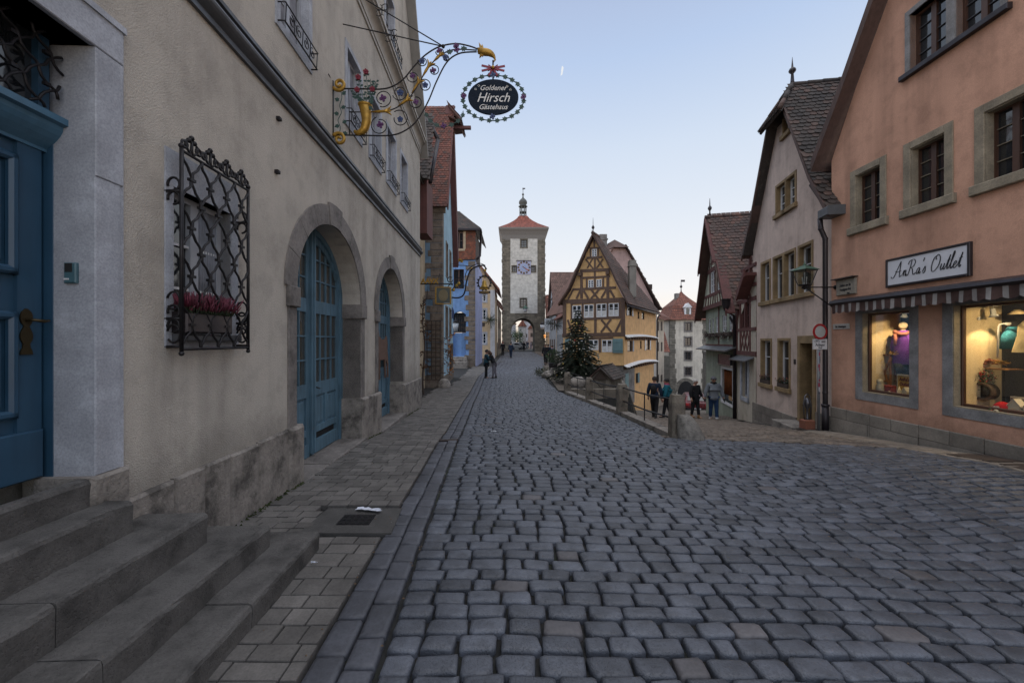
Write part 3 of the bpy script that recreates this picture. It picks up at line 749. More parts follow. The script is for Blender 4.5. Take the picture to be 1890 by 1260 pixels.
w6 = sash_window(WH, hotel, a3[0], a3[1], 8.75, 10.15, rec=.14, fm='whiteblue', surround=.07, nz=3, sn=.03)
mb = MB()
mb.tube([WH.p(a3[0]-.1, 8.95, 0), WH.p(a3[0]-.1, 8.95, .2), WH.p(a3[1]+.1, 8.95, .2), WH.p(a3[1]+.1, 8.95, 0)], .011, 5)
WH.box(mb, a3[0]-.1, a3[1]+.1, 8.68, 8.74, 0, .2)
for i in range(5): c = a3[0]+(a3[1]-a3[0])*(i)/4; scroll(mb, WH, c, 8.83, .09, .2, 1.2, 1 if i % 2 else -1, PI/2, .008)
mb.build('window_guard', M['iron'], w6)
# ground floor window ---------------------------------------------
M['curtain2'] = cloth('grey_curtain', (.20, .215, .245), 30)
gwin = sash_window(WH, hotel, gw[0], gw[1], gw[2], gw[3], rec=.14, fr=.05, fm='whiteblue', nz=3, barm='white')
mb = MB()
for b in ((hs_(303), gw[0], 1.75, 3.33), (gw[1], hs_(438), 1.75, 3.33), (gw[0], gw[1], 3.04, 3.33), (gw[0], gw[1], 1.75, 1.83)): WH.box(mb, *b, -.10, .012)
mb.build('surround', M['bluegrey'], gwin)
mb = MB(); WH.box(mb, gw[0]-.02, gw[1]+.04, 1.80, 1.86, -.14, .09, bev=.01); mb.build('sill', M['zinc'], gwin)
mb = MB(); D = WH.off(-.126)
cs0 = gw[0]+(gw[1]-gw[0])*.56
for i in range(9):
 x = cs0+(gw[1]-.04-cs0)*i/8; mb.tube([D.p(x, 1.86, 0), D.p(x, 3.0, 0)], .03, 6)
mb.build('curtain', M['curtain2'], gwin)
# the wrought grille
g0, g1, gz0, gz1, gn = WH.sk(335, .125)[0], WH.sk(458, .125)[0], 1.74, 3.30, .125
gr_ = thing('window_grille', None, None); gr_.parent = hotel
mb = MB()
for x in (g0, g1): mb.tube([WH.p(x, gz0-.03, gn), WH.p(x, gz1+.03, gn)], .014, 8); mb.ball(WH.p(x, gz1+.035, gn), .022); mb.ball(WH.p(x, gz0-.035, gn), .02)
for z in (gz0, gz1): mb.tube([WH.p(g0, z, gn), WH.p(g1, z, gn)], .012, 8)
mb.build('frame', M['iron'], gr_)
mb = MB(); wc = (g1-g0)/4; T = .39
for i in range(8):
 pts = []; base = g0+wc*(i+.5)/2
 for j in range(72):
  z = gz1-(gz1-gz0)*j/71; ph = 2*PI*(gz1-z)/T+(PI if i % 2 else 0)+PI
  q_ = math.cos(ph); q_ = q_*(1.25-.25*q_*q_)
  x = base+wc/4*.93*q_+.006*math.sin((gz1-z)/T*2*PI*5)
  pts.append(WH.p(x, z, gn))
 mb.tube(pts, .0105, 6)
 for j in range(1, 9):
  z = gz1-T*j/2
  if z < gz0: break
  xr = g0+wc*i/2
  if (i+j) % 2 == 0 and i > 0: mb.bar(WH.p(xr-.03, z, gn), WH.p(xr+.03, z, gn), .03, .022, m=0)
mb.build('lattice', M['iron'], gr_)
mb = MB()
for i in range(4):
 c = g0+wc*(i+.5)
 for sg in (-1, 1):
  pts = [WH.p(c+sg*(.012+.055*math.sin(t*PI)), gz1+.01+.13*t-.05*max(0, t-.6), gn) for t in np.linspace(0, .75, 8)]
  pts += [WH.p(c+sg*(.075+.028*math.cos(a)), gz1+.065+.028*math.sin(a), gn) for a in np.linspace(.8, -4.0, 10)]
  mb.tube(pts, .011, 5)
 mb.tube([WH.p(c, gz1, gn), WH.p(c, gz1+.12, gn)], [.014, .01], 6)
 for sg in (-1, 0, 1): mb.ball(WH.p(c+sg*.028, gz1+.115+(.03 if sg == 0 else 0), gn), .022, 6)
mb.build('finial', M['iron'], gr_)
mb = MB()
def side_scroll(x, z, sg):
 mb.tube([WH.p(x, z, .0), WH.p(x, z, gn)], .012, 5)
 for s2 in (-1, 1):
  pts = [WH.p(x+.0, z+s2*(.055+.05*math.sin(a)), .065+.045*math.cos(a)) for a in np.linspace(-PI/2*s2*1, -PI/2*s2+s2*1.6*PI, 14)]
  mb.tube(pts, .010, 5)
for x in (g0, g1):
 mb = MB(); side_scroll(x, 2.98, 1); mb.build('wall_anchor', M['iron'], gr_); mb = MB(); side_scroll(x, 1.98, 1)
 for zc_ in (2.12, 1.86): mb.tube([WH.p(x, zc_+.07*math.sin(a), .065+.05*math.cos(a)) for a in np.linspace(-PI*.8, PI*.9, 14)], .009, 5)
 mb.tube([WH.p(x, gz0+.02, 0), WH.p(x, gz0+.02, gn)], .011, 5); mb.build('wall_anchor', M['iron'], gr_)
# entrance ---------------------------------------------------------
ent = thing('entrance_door', None, None); ent.parent = hotel
mb = MB(); so_ = hs_(222); si_ = hs_(167); th_ = .94
zl = 3.69; z_top = 3.94
WH.box(mb, si_, so_-.03, .94, 2.86, -.30, .03, bev=.006); WH.box(mb, si_, so_-.012, 2.86, zl-.004, -.30, .034, bev=.006)
WH.box(mb, hs_(-480), so_-.012, zl, z_top-.02, -.30, .034, bev=.006)
WH.box(mb, so_-.05, so_, .94, z_top, -.05, .022); WH.box(mb, hs_(-480), so_, z_top-.03, z_top+.012, -.05, .046)
mb.build('door_surround', M['bluegrey'], ent, WH)
mb = MB(); WH.box(mb, hs_(160)-.02, hs_(222)+.02, -.5, .94, -.3, .06, bev=.02); mb.build('pedestal', M['tuff'], ent, WH)
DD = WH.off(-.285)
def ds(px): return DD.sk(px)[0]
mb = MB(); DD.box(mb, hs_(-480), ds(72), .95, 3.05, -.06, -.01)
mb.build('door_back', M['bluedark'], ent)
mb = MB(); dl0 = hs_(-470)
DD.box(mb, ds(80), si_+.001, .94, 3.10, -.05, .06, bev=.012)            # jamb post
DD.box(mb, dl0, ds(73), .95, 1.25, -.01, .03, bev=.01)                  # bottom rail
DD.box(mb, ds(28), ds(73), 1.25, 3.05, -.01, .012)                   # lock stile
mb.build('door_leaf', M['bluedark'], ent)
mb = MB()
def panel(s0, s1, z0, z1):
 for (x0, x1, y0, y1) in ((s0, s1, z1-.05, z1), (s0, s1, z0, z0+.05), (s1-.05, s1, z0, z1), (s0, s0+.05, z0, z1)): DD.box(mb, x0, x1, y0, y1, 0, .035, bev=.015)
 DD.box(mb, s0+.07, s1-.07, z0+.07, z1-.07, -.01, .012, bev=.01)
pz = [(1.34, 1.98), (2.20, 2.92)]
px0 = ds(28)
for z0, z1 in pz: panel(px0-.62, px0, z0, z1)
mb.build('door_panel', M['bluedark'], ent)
mb = MB(); arc = [(.02+.10*math.sin(PI*t*.5), 3.02+.14*t) for t in np.linspace(0, 1, 6)]
moulding(mb, DD, dl0, si_, [(-.05, 3.0), (.02, 3.0)]+arc+[(.15, 3.17), (.15, 3.21), (.02, 3.25), (-.05, 3.25)])
mb.build('transom', M['bluedoor'], ent)
mb = MB(); TD = WH.off(-.24); TD.box(mb, dl0, si_, 3.22, 3.70, -.02, -.01); mb.build('transom_pane', M['glass'], ent)
mb = MB(); TD.box(mb, si_-.10, si_-.04, 3.22, 3.70, -.01, .03); mb.build('transom_frame', M['bluedark'], ent)
mb = MB(); GD = WH.off(-.16); gx1 = si_-.01; gx0 = gx1-1.2
for i in range(-4, 9):
 for sg in (-1, 1):
  pts = []
  for j in range(25):
   t = j/24; x = gx0+i*.17+t*.42 if sg > 0 else gx0+i*.17+(1-t)*.42; z = 3.22+.47*t
   if gx0-.1 < x < gx1: pts.append(GD.p(x+.012*math.sin(t*26), z+.010*math.sin(t*26+1), 0))
  if len(pts) > 2: mb.tube(pts, .0085, 6)
for i in range(16):
 for k_ in range(3):
  x = gx0+.085*i; z = 3.28+k_*.19+(.095 if i % 2 else 0)
  if z < 3.68: mb.bar(GD.p(x-.016, z, .004), GD.p(x+.016, z, .004), .022, .02) if i % 2 else None
mb.build('transom_grille', M['iron'], ent)
mb = MB()                                                   # brass handle plate
hsx = ds(50); pl = []
for t in np.linspace(0, 1, 14): pl.append((hsx-.02-.028*abs(math.sin(t*PI*2.5))**.6-.005, 2.0-.28*t))
pr = [(hsx-.02+(hsx-.02-x)*1.0, z) for x, z in reversed(pl)]
mb.prism([DD.p(x, z, .014) for x, z in pl+pr], DD.n*.008)
mb.tube([DD.p(hsx-.02, 1.93, .02), DD.p(hsx-.02, 1.93, .07), DD.p(hsx+.03, 1.925, .07), DD.p(hsx+.06, 1.93, .065)], [.009, .009, .011, .008], 8)
mb.build('handle', paint('aged_brass', (.06, .045, .022), .45, .7), ent)
mb = MB(); ix = si_-.002                                     # intercom on the reveal
c0 = WH.p(ix, 2.26, -.11)
mb.frame_box(WH.p(ix, 2.17, -.145), -WH.n*-1, WH.up, -WH.d, 0, .075, 0, .13, 0, .02, bev=.006)
db = mb.build('doorbell', paint('intercom_blue', (.06, .13, .16), .4), ent)
mb = MB(); mb.frame_box(WH.p(ix-.02, 2.24, -.135), -WH.n*-1, WH.up, -WH.d, 0, .045, 0, .055, 0, .003, bev=.001); mb.build('camera_lens', M['dark'], db); mb = MB()
mb.frame_box(WH.p(ix-.02, 2.19, -.14), -WH.n*-1, WH.up, -WH.d, 0, .03, 0, .010, 0, .003)
mb.build('name_strip', M['white'], db)
# steps --------------------------------------------------------------
steps = thing('entrance_steps', 'worn dark stone steps rising to the blue entrance door', 'steps', (-2, 1.5, 0))
for (aa, z, prev, Yend, jo) in ((2.56, .935, 0, 2.53, None), (2.38, .76, .76, 2.60, None), (2.10, .55, .55, 2.88, 1048), (1.81, .34, .34, 3.15, 1143), (1.53, .16, .16, 3.40, 1094)):
 mb = MB(); zb_ = -.3
 Y = Yend; n = AH-aa
 lens = {None: [2.2], 1048: [1.0, 1.6], 1143: [1.35, 1.5], 1094: [.95, 1.9]}[jo]
 s1 = WH.sk(0)[0]
 e = (Yend+2.0)/math.cos(math.atan(.0381))*1.0
 for L_ in lens+[2.0]:
  s0 = e-L_
  if s0 < 0: s0 = 0
  zz = z+random.uniform(-.006, .004)
  N = 14                                              # nosing with a slightly worn, uneven edge
  prof = [(-.02, zz-0.0), (n-.03, zz+.002), (n-.008, zz-.006), (n, zz-.028), (n-.004, zz-.12), (n-.006, zb_)]
  vs = [];
  for i in range(N+1):
   t = i/N; x = s0+.003+(e-s0-.006)*t
   for j, (pn, pz_) in enumerate(prof): vs.append(WH.p(x, pz_+(random.uniform(-.004, .003) if 0 < j < 4 else 0), pn+(random.uniform(-.005, .004) if 2 <= j < 5 else 0)))
  K = len(prof); fs = [(i*K+j, i*K+j+1, (i+1)*K+j+1, (i+1)*K+j) for i in range(N) for j in range(K-1)]
  b0 = len(vs); vs += [WH.p(s0+.003, zb_, -.02), WH.p(e-.003, zb_, -.02)]
  fs += [tuple(range(K))+(b0,), tuple(N*K+j for j in range(K))+(b0+1,)]
  mb.add(vs, fs, 0, False); e = s0
  if e <= 0: break
 mb.build('step', M['step'], steps)
# ---------------------------------------------------------------- kit for houses
def tiles(mb, O, u, v, wid, hei, tw=.18, te=.16, keep=None, th=.018, m=0, jit=.004, lip=.03):
 """plain roof tiles with rounded tails, lapped row over row, on the plane O + a*u + b*v"""
 O = Vector(O); u = Vector(u).normalized(); v = Vector(v).normalized(); n = u.cross(v)
 if n.z < 0: n = -n
 L = te*1.55; rows = int(hei/te)+1; cols = int(wid/tw)+2
 ox = np.array([0, 0, .12, .5, .88, 1, 1])*tw; oy = np.array([L, L*.22, L*.06, 0, L*.06, L*.22, L])
 oh = th*1.0+np.array([0., .8, 1, 1, 1, .8, 0.])*lip
 for r in range(rows):
  b0 = r*te-.02
  for c in range(-1, cols):
   a0 = c*tw+(tw/2 if r % 2 else 0)+random.uniform(-jit, jit)
   if a0 < -tw*.5 or a0+tw > wid+tw*.5: continue
   if keep and not keep(a0+tw/2, b0+te/2): continue
   z0 = random.uniform(-.004, .006); bb = b0+random.uniform(-jit, jit)
   P0 = [O+u*min(max(a0+x*.96, 0), wid)+v*(bb+y)+n*(h+z0) for x, y, h in zip(ox, oy, oh)]
   P1 = [p-n*th for p in P0[1:6]]
   mb.add(P0+P1, [(0, 1, 2, 3, 4, 5, 6), (1, 7, 8, 2), (2, 8, 9, 3), (3, 9, 10, 4), (4, 10, 11, 5)], m)
def slab(mb, a, b, c, d, th, m=0):
 a, b, c, d = map(Vector, (a, b, c, d)); n = (b-a).cross(d-a).normalized()
 if n.z > 0: n = -n
 mb.box8([a+n*th, b+n*th, c+n*th, d+n*th, a, b, c, d], m)
def roof_plane(mb, a, b, c, d, tw=.18, te=.16, m=0, th=.06, keep=None, mu=None):
 """a-b eave, d-c ridge (quad). underlay slab plus tiles"""
 a, b, c, d = map(Vector, (a, b, c, d)); slab(mb, a, b, c, d, th, m if mu is None else mu)
 u = (b-a); wid = u.length; u.normalize(); v = d-a; v = v-u*v.dot(u); hei = v.length; v.normalize()
 la, lb = (d-a).dot(u), (c-a).dot(u)
 def kp(x, y):
  t = y/hei; ok = la*t-.06 <= x <= wid+(lb-wid)*t+.06
  return ok and (keep is None or keep(x, y))
 tiles(mb, a, u, v, max(wid, lb), hei, tw, te, kp, m=m)
def beams(mb, W, lst, wd=.16, pr=.03, n0=-.05, m=0):
 """timbers given in (s,z) pairs"""
 for it in lst:
  (a, b), (c, d) = it[0], it[1]; w_ = it[2] if len(it) > 2 else wd
  pr_ = pr+random.uniform(-.006, .006)
  A_, B_ = Vector((a, b)), Vector((c, d)); t = (B_-A_).normalized(); s_ = Vector((-t.y, t.x))*w_/2
  pl = [A_+s_, A_-s_, B_-s_, B_+s_]
  mb.prism([W.p(p.x, p.y, pr_) for p in pl], W.n*(n0-pr_), m)
def pxl(W, pts, n=0.0): return [W.sz(x, y, n) for x, y in pts]
def downpipe(parent, pts, r=.045, mat='darkpipe', name='downpipe'):
 mb = MB(); mb.tube(pts, r, 8)
 for i, p in enumerate(pts[1:-1]): mb.ball(Vector(p), r*1.15, 8)
 a, b = Vector(pts[-2]), Vector(pts[-1]); L = (b-a).length; k = max(1, int(L/1.6))
 for i in range(k): c = a+(b-a)*(i+.5)/k; mb.tube([c+Vector((0, 0, -.03)), c+Vector((0, 0, .03))], r*1.25, 8)
 return mb.build(name, M[mat], parent)
def text_mesh(body, size, W_p, W_x, W_y, mat, parent=None, name='lettering', shear=0.0, ext=.004, sx=1.0, align='CENTER', off=0.0, weight=0.0, spacing=1.0):
 """built-in letters laid on a plane: W_p origin, W_x right, W_y up"""
 cu = bpy.data.curves.new(name, 'FONT'); cu.body = body; cu.size = size; cu.extrude = ext; cu.shear = shear
 cu.align_x = align; cu.align_y = 'CENTER'; cu.offset = weight; cu.space_character = spacing; cu.resolution_u = 3
 to = bpy.data.objects.new(name, cu); S.collection.objects.link(to)
 dg = bpy.context.evaluated_depsgraph_get(); me = bpy.data.meshes.new_from_object(to.evaluated_get(dg))
 bpy.data.objects.remove(to)
 x = Vector(W_x).normalized()*sx; y = Vector(W_y).normalized(); z = Vector(W_x).normalized().cross(y)
 mb = MB(); vs = [Vector(W_p)+x*p.co.x+y*p.co.y+z*(p.co.z+off) for p in me.vertices]
 mb.add(vs, [tuple(f.vertices) for f in me.polygons]); bpy.data.meshes.remove(me)
 return mb.build(name, mat, parent, fix=False)
def crv(pts, n=8, closed=False):
 """Catmull-Rom through points"""
 pts = [Vector(p) for p in pts]; N = len(pts); out = []
 rng_ = range(N if closed else N-1)
 for i in rng_:
  p0 = pts[i-1] if (i > 0 or closed) else pts[0]; p1 = pts[i]; p2 = pts[(i+1) % N]; p3 = pts[(i+2) % N] if (closed or i+2 < N) else pts[-1]
  for k in range(n):
   t = k/n; out.append(.5*((2*p1)+(p2-p0)*t+(2*p0-5*p1+4*p2-p3)*t*t+(3*p1-p0-3*p2+p3)*t**3))
 if not closed: out.append(pts[-1])
 return out
M['timber_brown'] = wood('brown_timber', (.115, .07, .05), .8, 'z', .5, .3)
M['timber_red'] = wood('oxblood_timber', (.105, .038, .034), .8, 'z', .5, .3)
M['timber_dark'] = wood('dark_timber', (.055, .038, .03), .8, 'z', .5, .3)
M['brownwin'] = wood('brown_window_wood', (.075, .035, .022), .5, 'z', .2, .25)
M['verge'] = wood('verge_board', (.085, .052, .045), .8, 'z', .5, .3)
M['tiledark'] = rooftile('weathered_tiles', [(.030, .026, .025), (.042, .034, .031), (.055, .042, .037), (.085, .05, .04)], (.13, .125, .11), .5)
M['tilered'] = rooftile('red_tiles', [(.10, .04, .03), (.15, .05, .034), (.055, .035, .03), (.17, .06, .04)], (.045, .04, .036), .85)
M['tilemix'] = rooftile('mixed_tiles', [(.055, .04, .035), (.085, .05, .04), (.065, .042, .036), (.12, .06, .044)], (.12, .115, .09), .6)
M['tilefar'] = rooftile('far_tiles', [(.075, .048, .042), (.095, .055, .045)], (.14, .12, .10), .4)
M['ridge'] = rooftile('ridge_tiles', [(.26, .07, .04), (.30, .09, .05), (.2, .06, .04)], (.2, .18, .15), .2)
def ridge_caps(mb, a, b, r=.09, m=0, L=.38):
 a, b = Vector(a), Vector(b); n = max(1, int((b-a).length/L)); d = (b-a)/n
 for i in range(n): mb.tube([a+d*i, a+d*(i+1.04)], [r, r*.86], 8, m)
# ---------------------------------------------------------------- orange shop house
ox = lambda Y: (7.57+.0204*Y, Y)
WO = Wall(ox(1.0), ox(9.68), face=(0, 5)); LO = WO.L
def os_(px, n=0): return WO.sk(px, n)[0]
M['orange'] = plaster('orange_render', (.58, .34, .245), 70, .45, .13, .004, dirt=(.15, .65))
M['sand_sur'] = stone('sandstone_surround', (.25, .215, .16), 3, .35, grainy=45, dark=.75)
M['greysur'] = stone('grey_window_band', (.20, .20, .205), 3, .3, pit=False, dark=.75)
M['shopin'] = plaster('shop_inner_wall', (.62, .50, .33), 60, .1, .05, streak=False)
orange = thing('shop_house', 'orange rendered gabled shop house with two lit display windows and striped awning', 'building', (8, 5, 0))
H1 = []; wins = []
zT, zS = 5.52, 4.38
for (a, b) in ((1570.5, 1635), (1668.7, 1758), (1800, 2010)):
 s1_, s0_ = os_(a)-.14, os_(b)+.12
 if b > 1900: s0_ = s1_-.62
 wins.append((s0_, s1_)); H1.append((rect(s0_, s1_, zS, zT), .20))
gwa = (os_(1749), os_(1680)); gwb = (os_(1849), os_(1765))
gz = (7.02, 8.12)
for a in (gwa, gwb): H1.append((rect(a[0], a[1], *gz), .2))
sw1 = (os_(1681)+.02, os_(1590)-.02, .68, 2.42); sw2 = (1.7, os_(1757)-.02, .66, 2.43)
for a in (sw1, sw2): H1.append((rect(*a), .16))
zE = 6.18; sl_ = 1.66; apx = LO-4.75
outer = [(-.6, -.6), (LO, -.6), (LO, zE), (LO-.7, zE+.7*1.9), (apx, zE+(4.75-.7)*sl_+.7*1.9), (-.6, zE+4.0)]
mb = MB(); wall_mesh(mb, WO, outer, H1);
mb.quad(WO.p(LO, -.8, 0), WO.p(LO, -.8, -7), WO.p(LO, zE, -7), WO.p(LO, zE, 0))
mb.build('wall', M['orange'], orange, WO)
mb = MB()
for i, ((sa, za), (sb, zb_)) in enumerate((((LO+.28, zE-.12), (LO-.68, zE+.72*1.9-.02)), ((LO-.68, zE+.72*1.9-.02), (apx, outer[4][1])), ((apx, outer[4][1]), (-.6, zE+4)))):
 mb.prism([WO.p(sa, za-.02, .30), WO.p(sb, zb_-.02, .30), WO.p(sb, zb_+.26, .30), WO.p(sa, za+.26, .30)], WO.n*-8)
mb.build('roof_verge', M['verge'], orange)
mb = MB()
for i in range(9): WO.box(mb, max(-.6, LO-(i+1)*1.07)+.004, LO-i*1.07-.004, -.5, .215+.01*random.random(), -.2, .035+random.uniform(-.006, .008), bev=.012)
pl = mb.build('plinth', masonry('rough_plinth', (.21, .19, .165), 1.1, .33, .01, jit=.25), orange, WO)
for (a, b) in wins:
 w_ = sash_window(WO, orange, a, b, zS, zT, rec=.17, fr=.05, fm='brownwin', surround=None, nx=2, nz=4, bar=.012, barm='sand_sur', gm='glass')
 mb = MB(); e = .14
 for bb in ((a-e, a, zS, zT+e), (b, b+e, zS, zT+e), (a, b, zT, zT+e)): WO.box(mb, *bb, -.03, .025, bev=.006)
 for bb in ((a-.003, a+.02, zS, zT), (b-.02, b+.003, zS, zT), (a, b, zT-.02, zT+.003)): WO.box(mb, *bb, -.17, .0)
 WO.box(mb, a-.19, b+.19, zS-.17, zS, -.17, .07, bev=.015); mb.build('surround', M['sand_sur'], w_)
for (a, b) in (gwa, gwb):
 w_ = sash_window(WO, orange, a, b, *gz, rec=.16, fr=.05, fm='brownwin', nx=2, nz=4, bar=.010, barm='zinc', gm='glass')
mb = MB(); s0_, s1_ = gwb[0]-.08, gwa[1]+.08
for bb in ((s0_, gwb[0], *gz), (gwa[1], s1_, *gz), (gwb[1], gwa[0], *gz), (s0_, s1_, gz[1], gz[1]+.1)): WO.box(mb, *bb, -.16, .03)
mb.build('gable_window_frame', M['greysur'], orange)
mb = MB(); WO.box(mb, s0_-.06, s1_+.08, gz[0]-.10, gz[0], -.1, .09, bev=.01); mb.build('sill', M['darkpipe'], orange)
# display windows ----------------------------------------------------
M['shopglass'] = glass_clear('display_glass', (.94, .95, .94), .9)
for (a, b, z0, z1) in (sw1, sw2):
 w_ = thing('display_window', None, None); w_.parent = orange
 mb = MB(); e = .17;
 for bb in ((a-e, a, z0-.17, z1+.14), (b, b+e, z0-.17, z1+.14), (a, b, z1, z1+.14), (a, b, z0-.17, z0)): WO.box(mb, *bb, -.03, .012)
 mb.build('surround', M['greysur'], w_)
 mb = MB()
 for bb in ((a-.002, a+.012, z0, z1), (b-.012, b+.002, z0, z1), (a, b, z1-.01, z1+.002), (a, b, z0-.002, z0+.02)): WO.box(mb, *bb, -.14, .0)
 mb.build('reveal', M['sand_sur'], w_)
 mb = MB(); f_ = .05
 for bb in ((a+.012, a+f_, z0, z1), (b-f_, b-.012, z0, z1), (a+f_, b-f_, z1-f_, z1), (a+f_, b-f_, z0+.02, z0+.02+f_)): WO.box(mb, *bb, -.17, -.11, bev=.008)
 mb.build('frame', M['brownwin'], w_)
 mb = MB(); WO.box(mb, a+.03, b-.03, z0+.03, z1-.03, -.145, -.14); mb.build('pane', M['shopglass'], w_)
 # display box behind the glass
 mb = MB(); dpt = 1.15
 zf = z0+.0
 A_ = lambda s, z, n: WO.p(s, z, n)
 sb0, sb1 = a-.12, b+.02
 mb.quad(A_(sb0, zf, -.17), A_(sb1, zf, -.17), A_(sb1, zf, -dpt), A_(sb0, zf, -dpt))
 mb.quad(A_(sb0, z1+.15, -.17), A_(sb1, z1+.15, -.17), A_(sb1, z1+.15, -2.4), A_(sb0, z1+.15, -2.4))
 mb.quad(A_(sb1, zf, -.17), A_(sb1, z1+.15, -.17), A_(sb1, z1+.15, -.85), A_(sb1, zf, -.85))
 mb.quad(A_(sb1, z1, -.17), A_(sb1, z1+.16, -.17), A_(sb0, z1+.16, -.17), A_(sb0, z1, -.17))
 mb.build('display_box', M['shopin'], w_)
 mb = MB(); mb.quad(A_(sb0-.5, 0, -2.4), A_(sb1+.5, 0, -2.4), A_(sb1+.5, z1+.15, -2.4), A_(sb0-.5, z1+.15, -2.4))
 mb.quad(A_(sb1+.001, zf, -.85), A_(sb1+.001, z1+.15, -.85), A_(sb1+.001, z1+.15, -2.4), A_(sb1+.001, zf, -2.4))
 mb.quad(A_(sb0-.001, 0, -.17), A_(sb0-.001, z1+.15, -.17), A_(sb0-.001, z1+.15, -2.4), A_(sb0-.001, 0, -2.4))
 mb.quad(A_(sb0, zf-.01, -dpt), A_(sb1, zf-.01, -dpt), A_(sb1, 0, -dpt), A_(sb0, 0, -dpt))
 mb.build('shop_interior', paint('dim_interior', (.035, .037, .045), .8), w_)
def spot(c, tgt, parent_name, label, watts, size=70, col=(1.0, .72, .36)):
 c = Vector(c); t = (Vector(tgt)-c).normalized()
 o = thing('spotlight', label, 'lamp', c, group='spotlights in the shop windows')
 mb = MB(); mb.lathe(c-t*.02, [(.03, -.11), (.034, -.10), (.036, -.02), (.062, .03), (.060, .03), (.03, -.01)], 14, ax=t); mb.build('lamp_head', M['white'], o)
 mb = MB(); mb.lathe(c-t*.02, [(.0, -.002), (.031, -.002), (.031, .004), (0, .005)], 12, ax=t); mb.build('bulb', emit('lit_bulb', (1, .85, .6), 14), o)
 mb = MB(); mb.tube([c-t*.08, c-t*.08+Vector((0, 0, .08))], .008, 6); mb.frame_box(c-t*.08+Vector((-.05, -.03, .08)), Vector((1, 0, 0)), Vector((0, 1, 0)), Vector((0, 0, 1)), 0, .1, 0, .06, 0, .10); mb.build('bracket', M['white'], o)
 l = bpy.data.lights.new('spot', 'SPOT'); l.energy = watts; l.spot_size = R(size); l.spot_blend = .35; l.color = col; l.shadow_soft_size = .02
 lo = bpy.data.objects.new('spot', l); S.collection.objects.link(lo); lo.parent = o; lo.location = t*.03; lo.rotation_euler = t.to_track_quat('-Z', 'Y').to_euler()
# awning, sign, plaque ------------------------------------------------
aw = thing('awning', 'rolled striped awning with scalloped brown and white valance over the lit windows', 'awning', (7.3, 6, 2.7))
a0, a1_ = .6, WO.sk(1531, .33)[0]
mb = MB(); moulding(mb, WO, a0, a1_, [(.0, 2.76), (.20, 2.78), (.33, 2.73), (.35, 2.68), (.30, 2.635), (.0, 2.66)]); mb.build('cassette', M['darkpipe'], aw)
mb = MB(); M['aw_b'] = cloth('brown_stripe', (.085, .055, .05), 60); M['aw_w'] = cloth('white_stripe', (.30, .29, .285), 60)
s = a0; i = 0
while s < a1_-.02:
 wd_ = .07 if i % 2 else .13; e = min(s+wd_, a1_-.02)
 for k in range(4):
  x0, x1 = s+(e-s)*k/4, s+(e-s)*(k+1)/4; f = lambda x: 2.635-.155-.04*abs(math.sin((x-a0)/.21*PI))**.7
  fo = lambda x: .30+.012*math.sin(x*7.5)
  n_ = 3; vs = []
  for t in range(n_+1):
   for x in (x0, x1): zt = 2.64; zb2 = f(x); vs.append(WO.p(x, zt+(zb2-zt)*t/n_, fo(x)+.012*t/n_*math.sin(x*15)))
  mb.add(vs, [(2*t, 2*t+1, 2*t+3, 2*t+2) for t in range(n_)], i % 2)
 s += wd_; i += 1
mb.build('valance', [M['aw_b'], M['aw_w']], aw)
sg = thing('shop_sign', 'white framed board with script lettering above the striped awning', 'sign', (7.5, 8, 3.2))
q0, q1 = WO.sk(1790, .05)[0], WO.sk(1634, .05)[0]; zs0, zs1 = 2.90, 3.475
mb = MB();
for bb in ((q0, q0+.045, zs0, zs1), (q1-.045, q1, zs0, zs1), (q0+.045, q1-.045, zs1-.045, zs1), (q0+.045, q1-.045, zs0, zs0+.045)): WO.box(mb, *bb, .0, .055, bev=.008)
mb.build('frame', M['darkpipe'], sg)
mb = MB(); WO.box(mb, q0+.04, q1-.04, zs0+.04, zs1-.04, .0, .04); mb.build('panel', paint('sign_white', (.62, .64, .70), .4, scale=3), sg)
inkm = paint('sign_ink', (.015, .015, .02), .6)
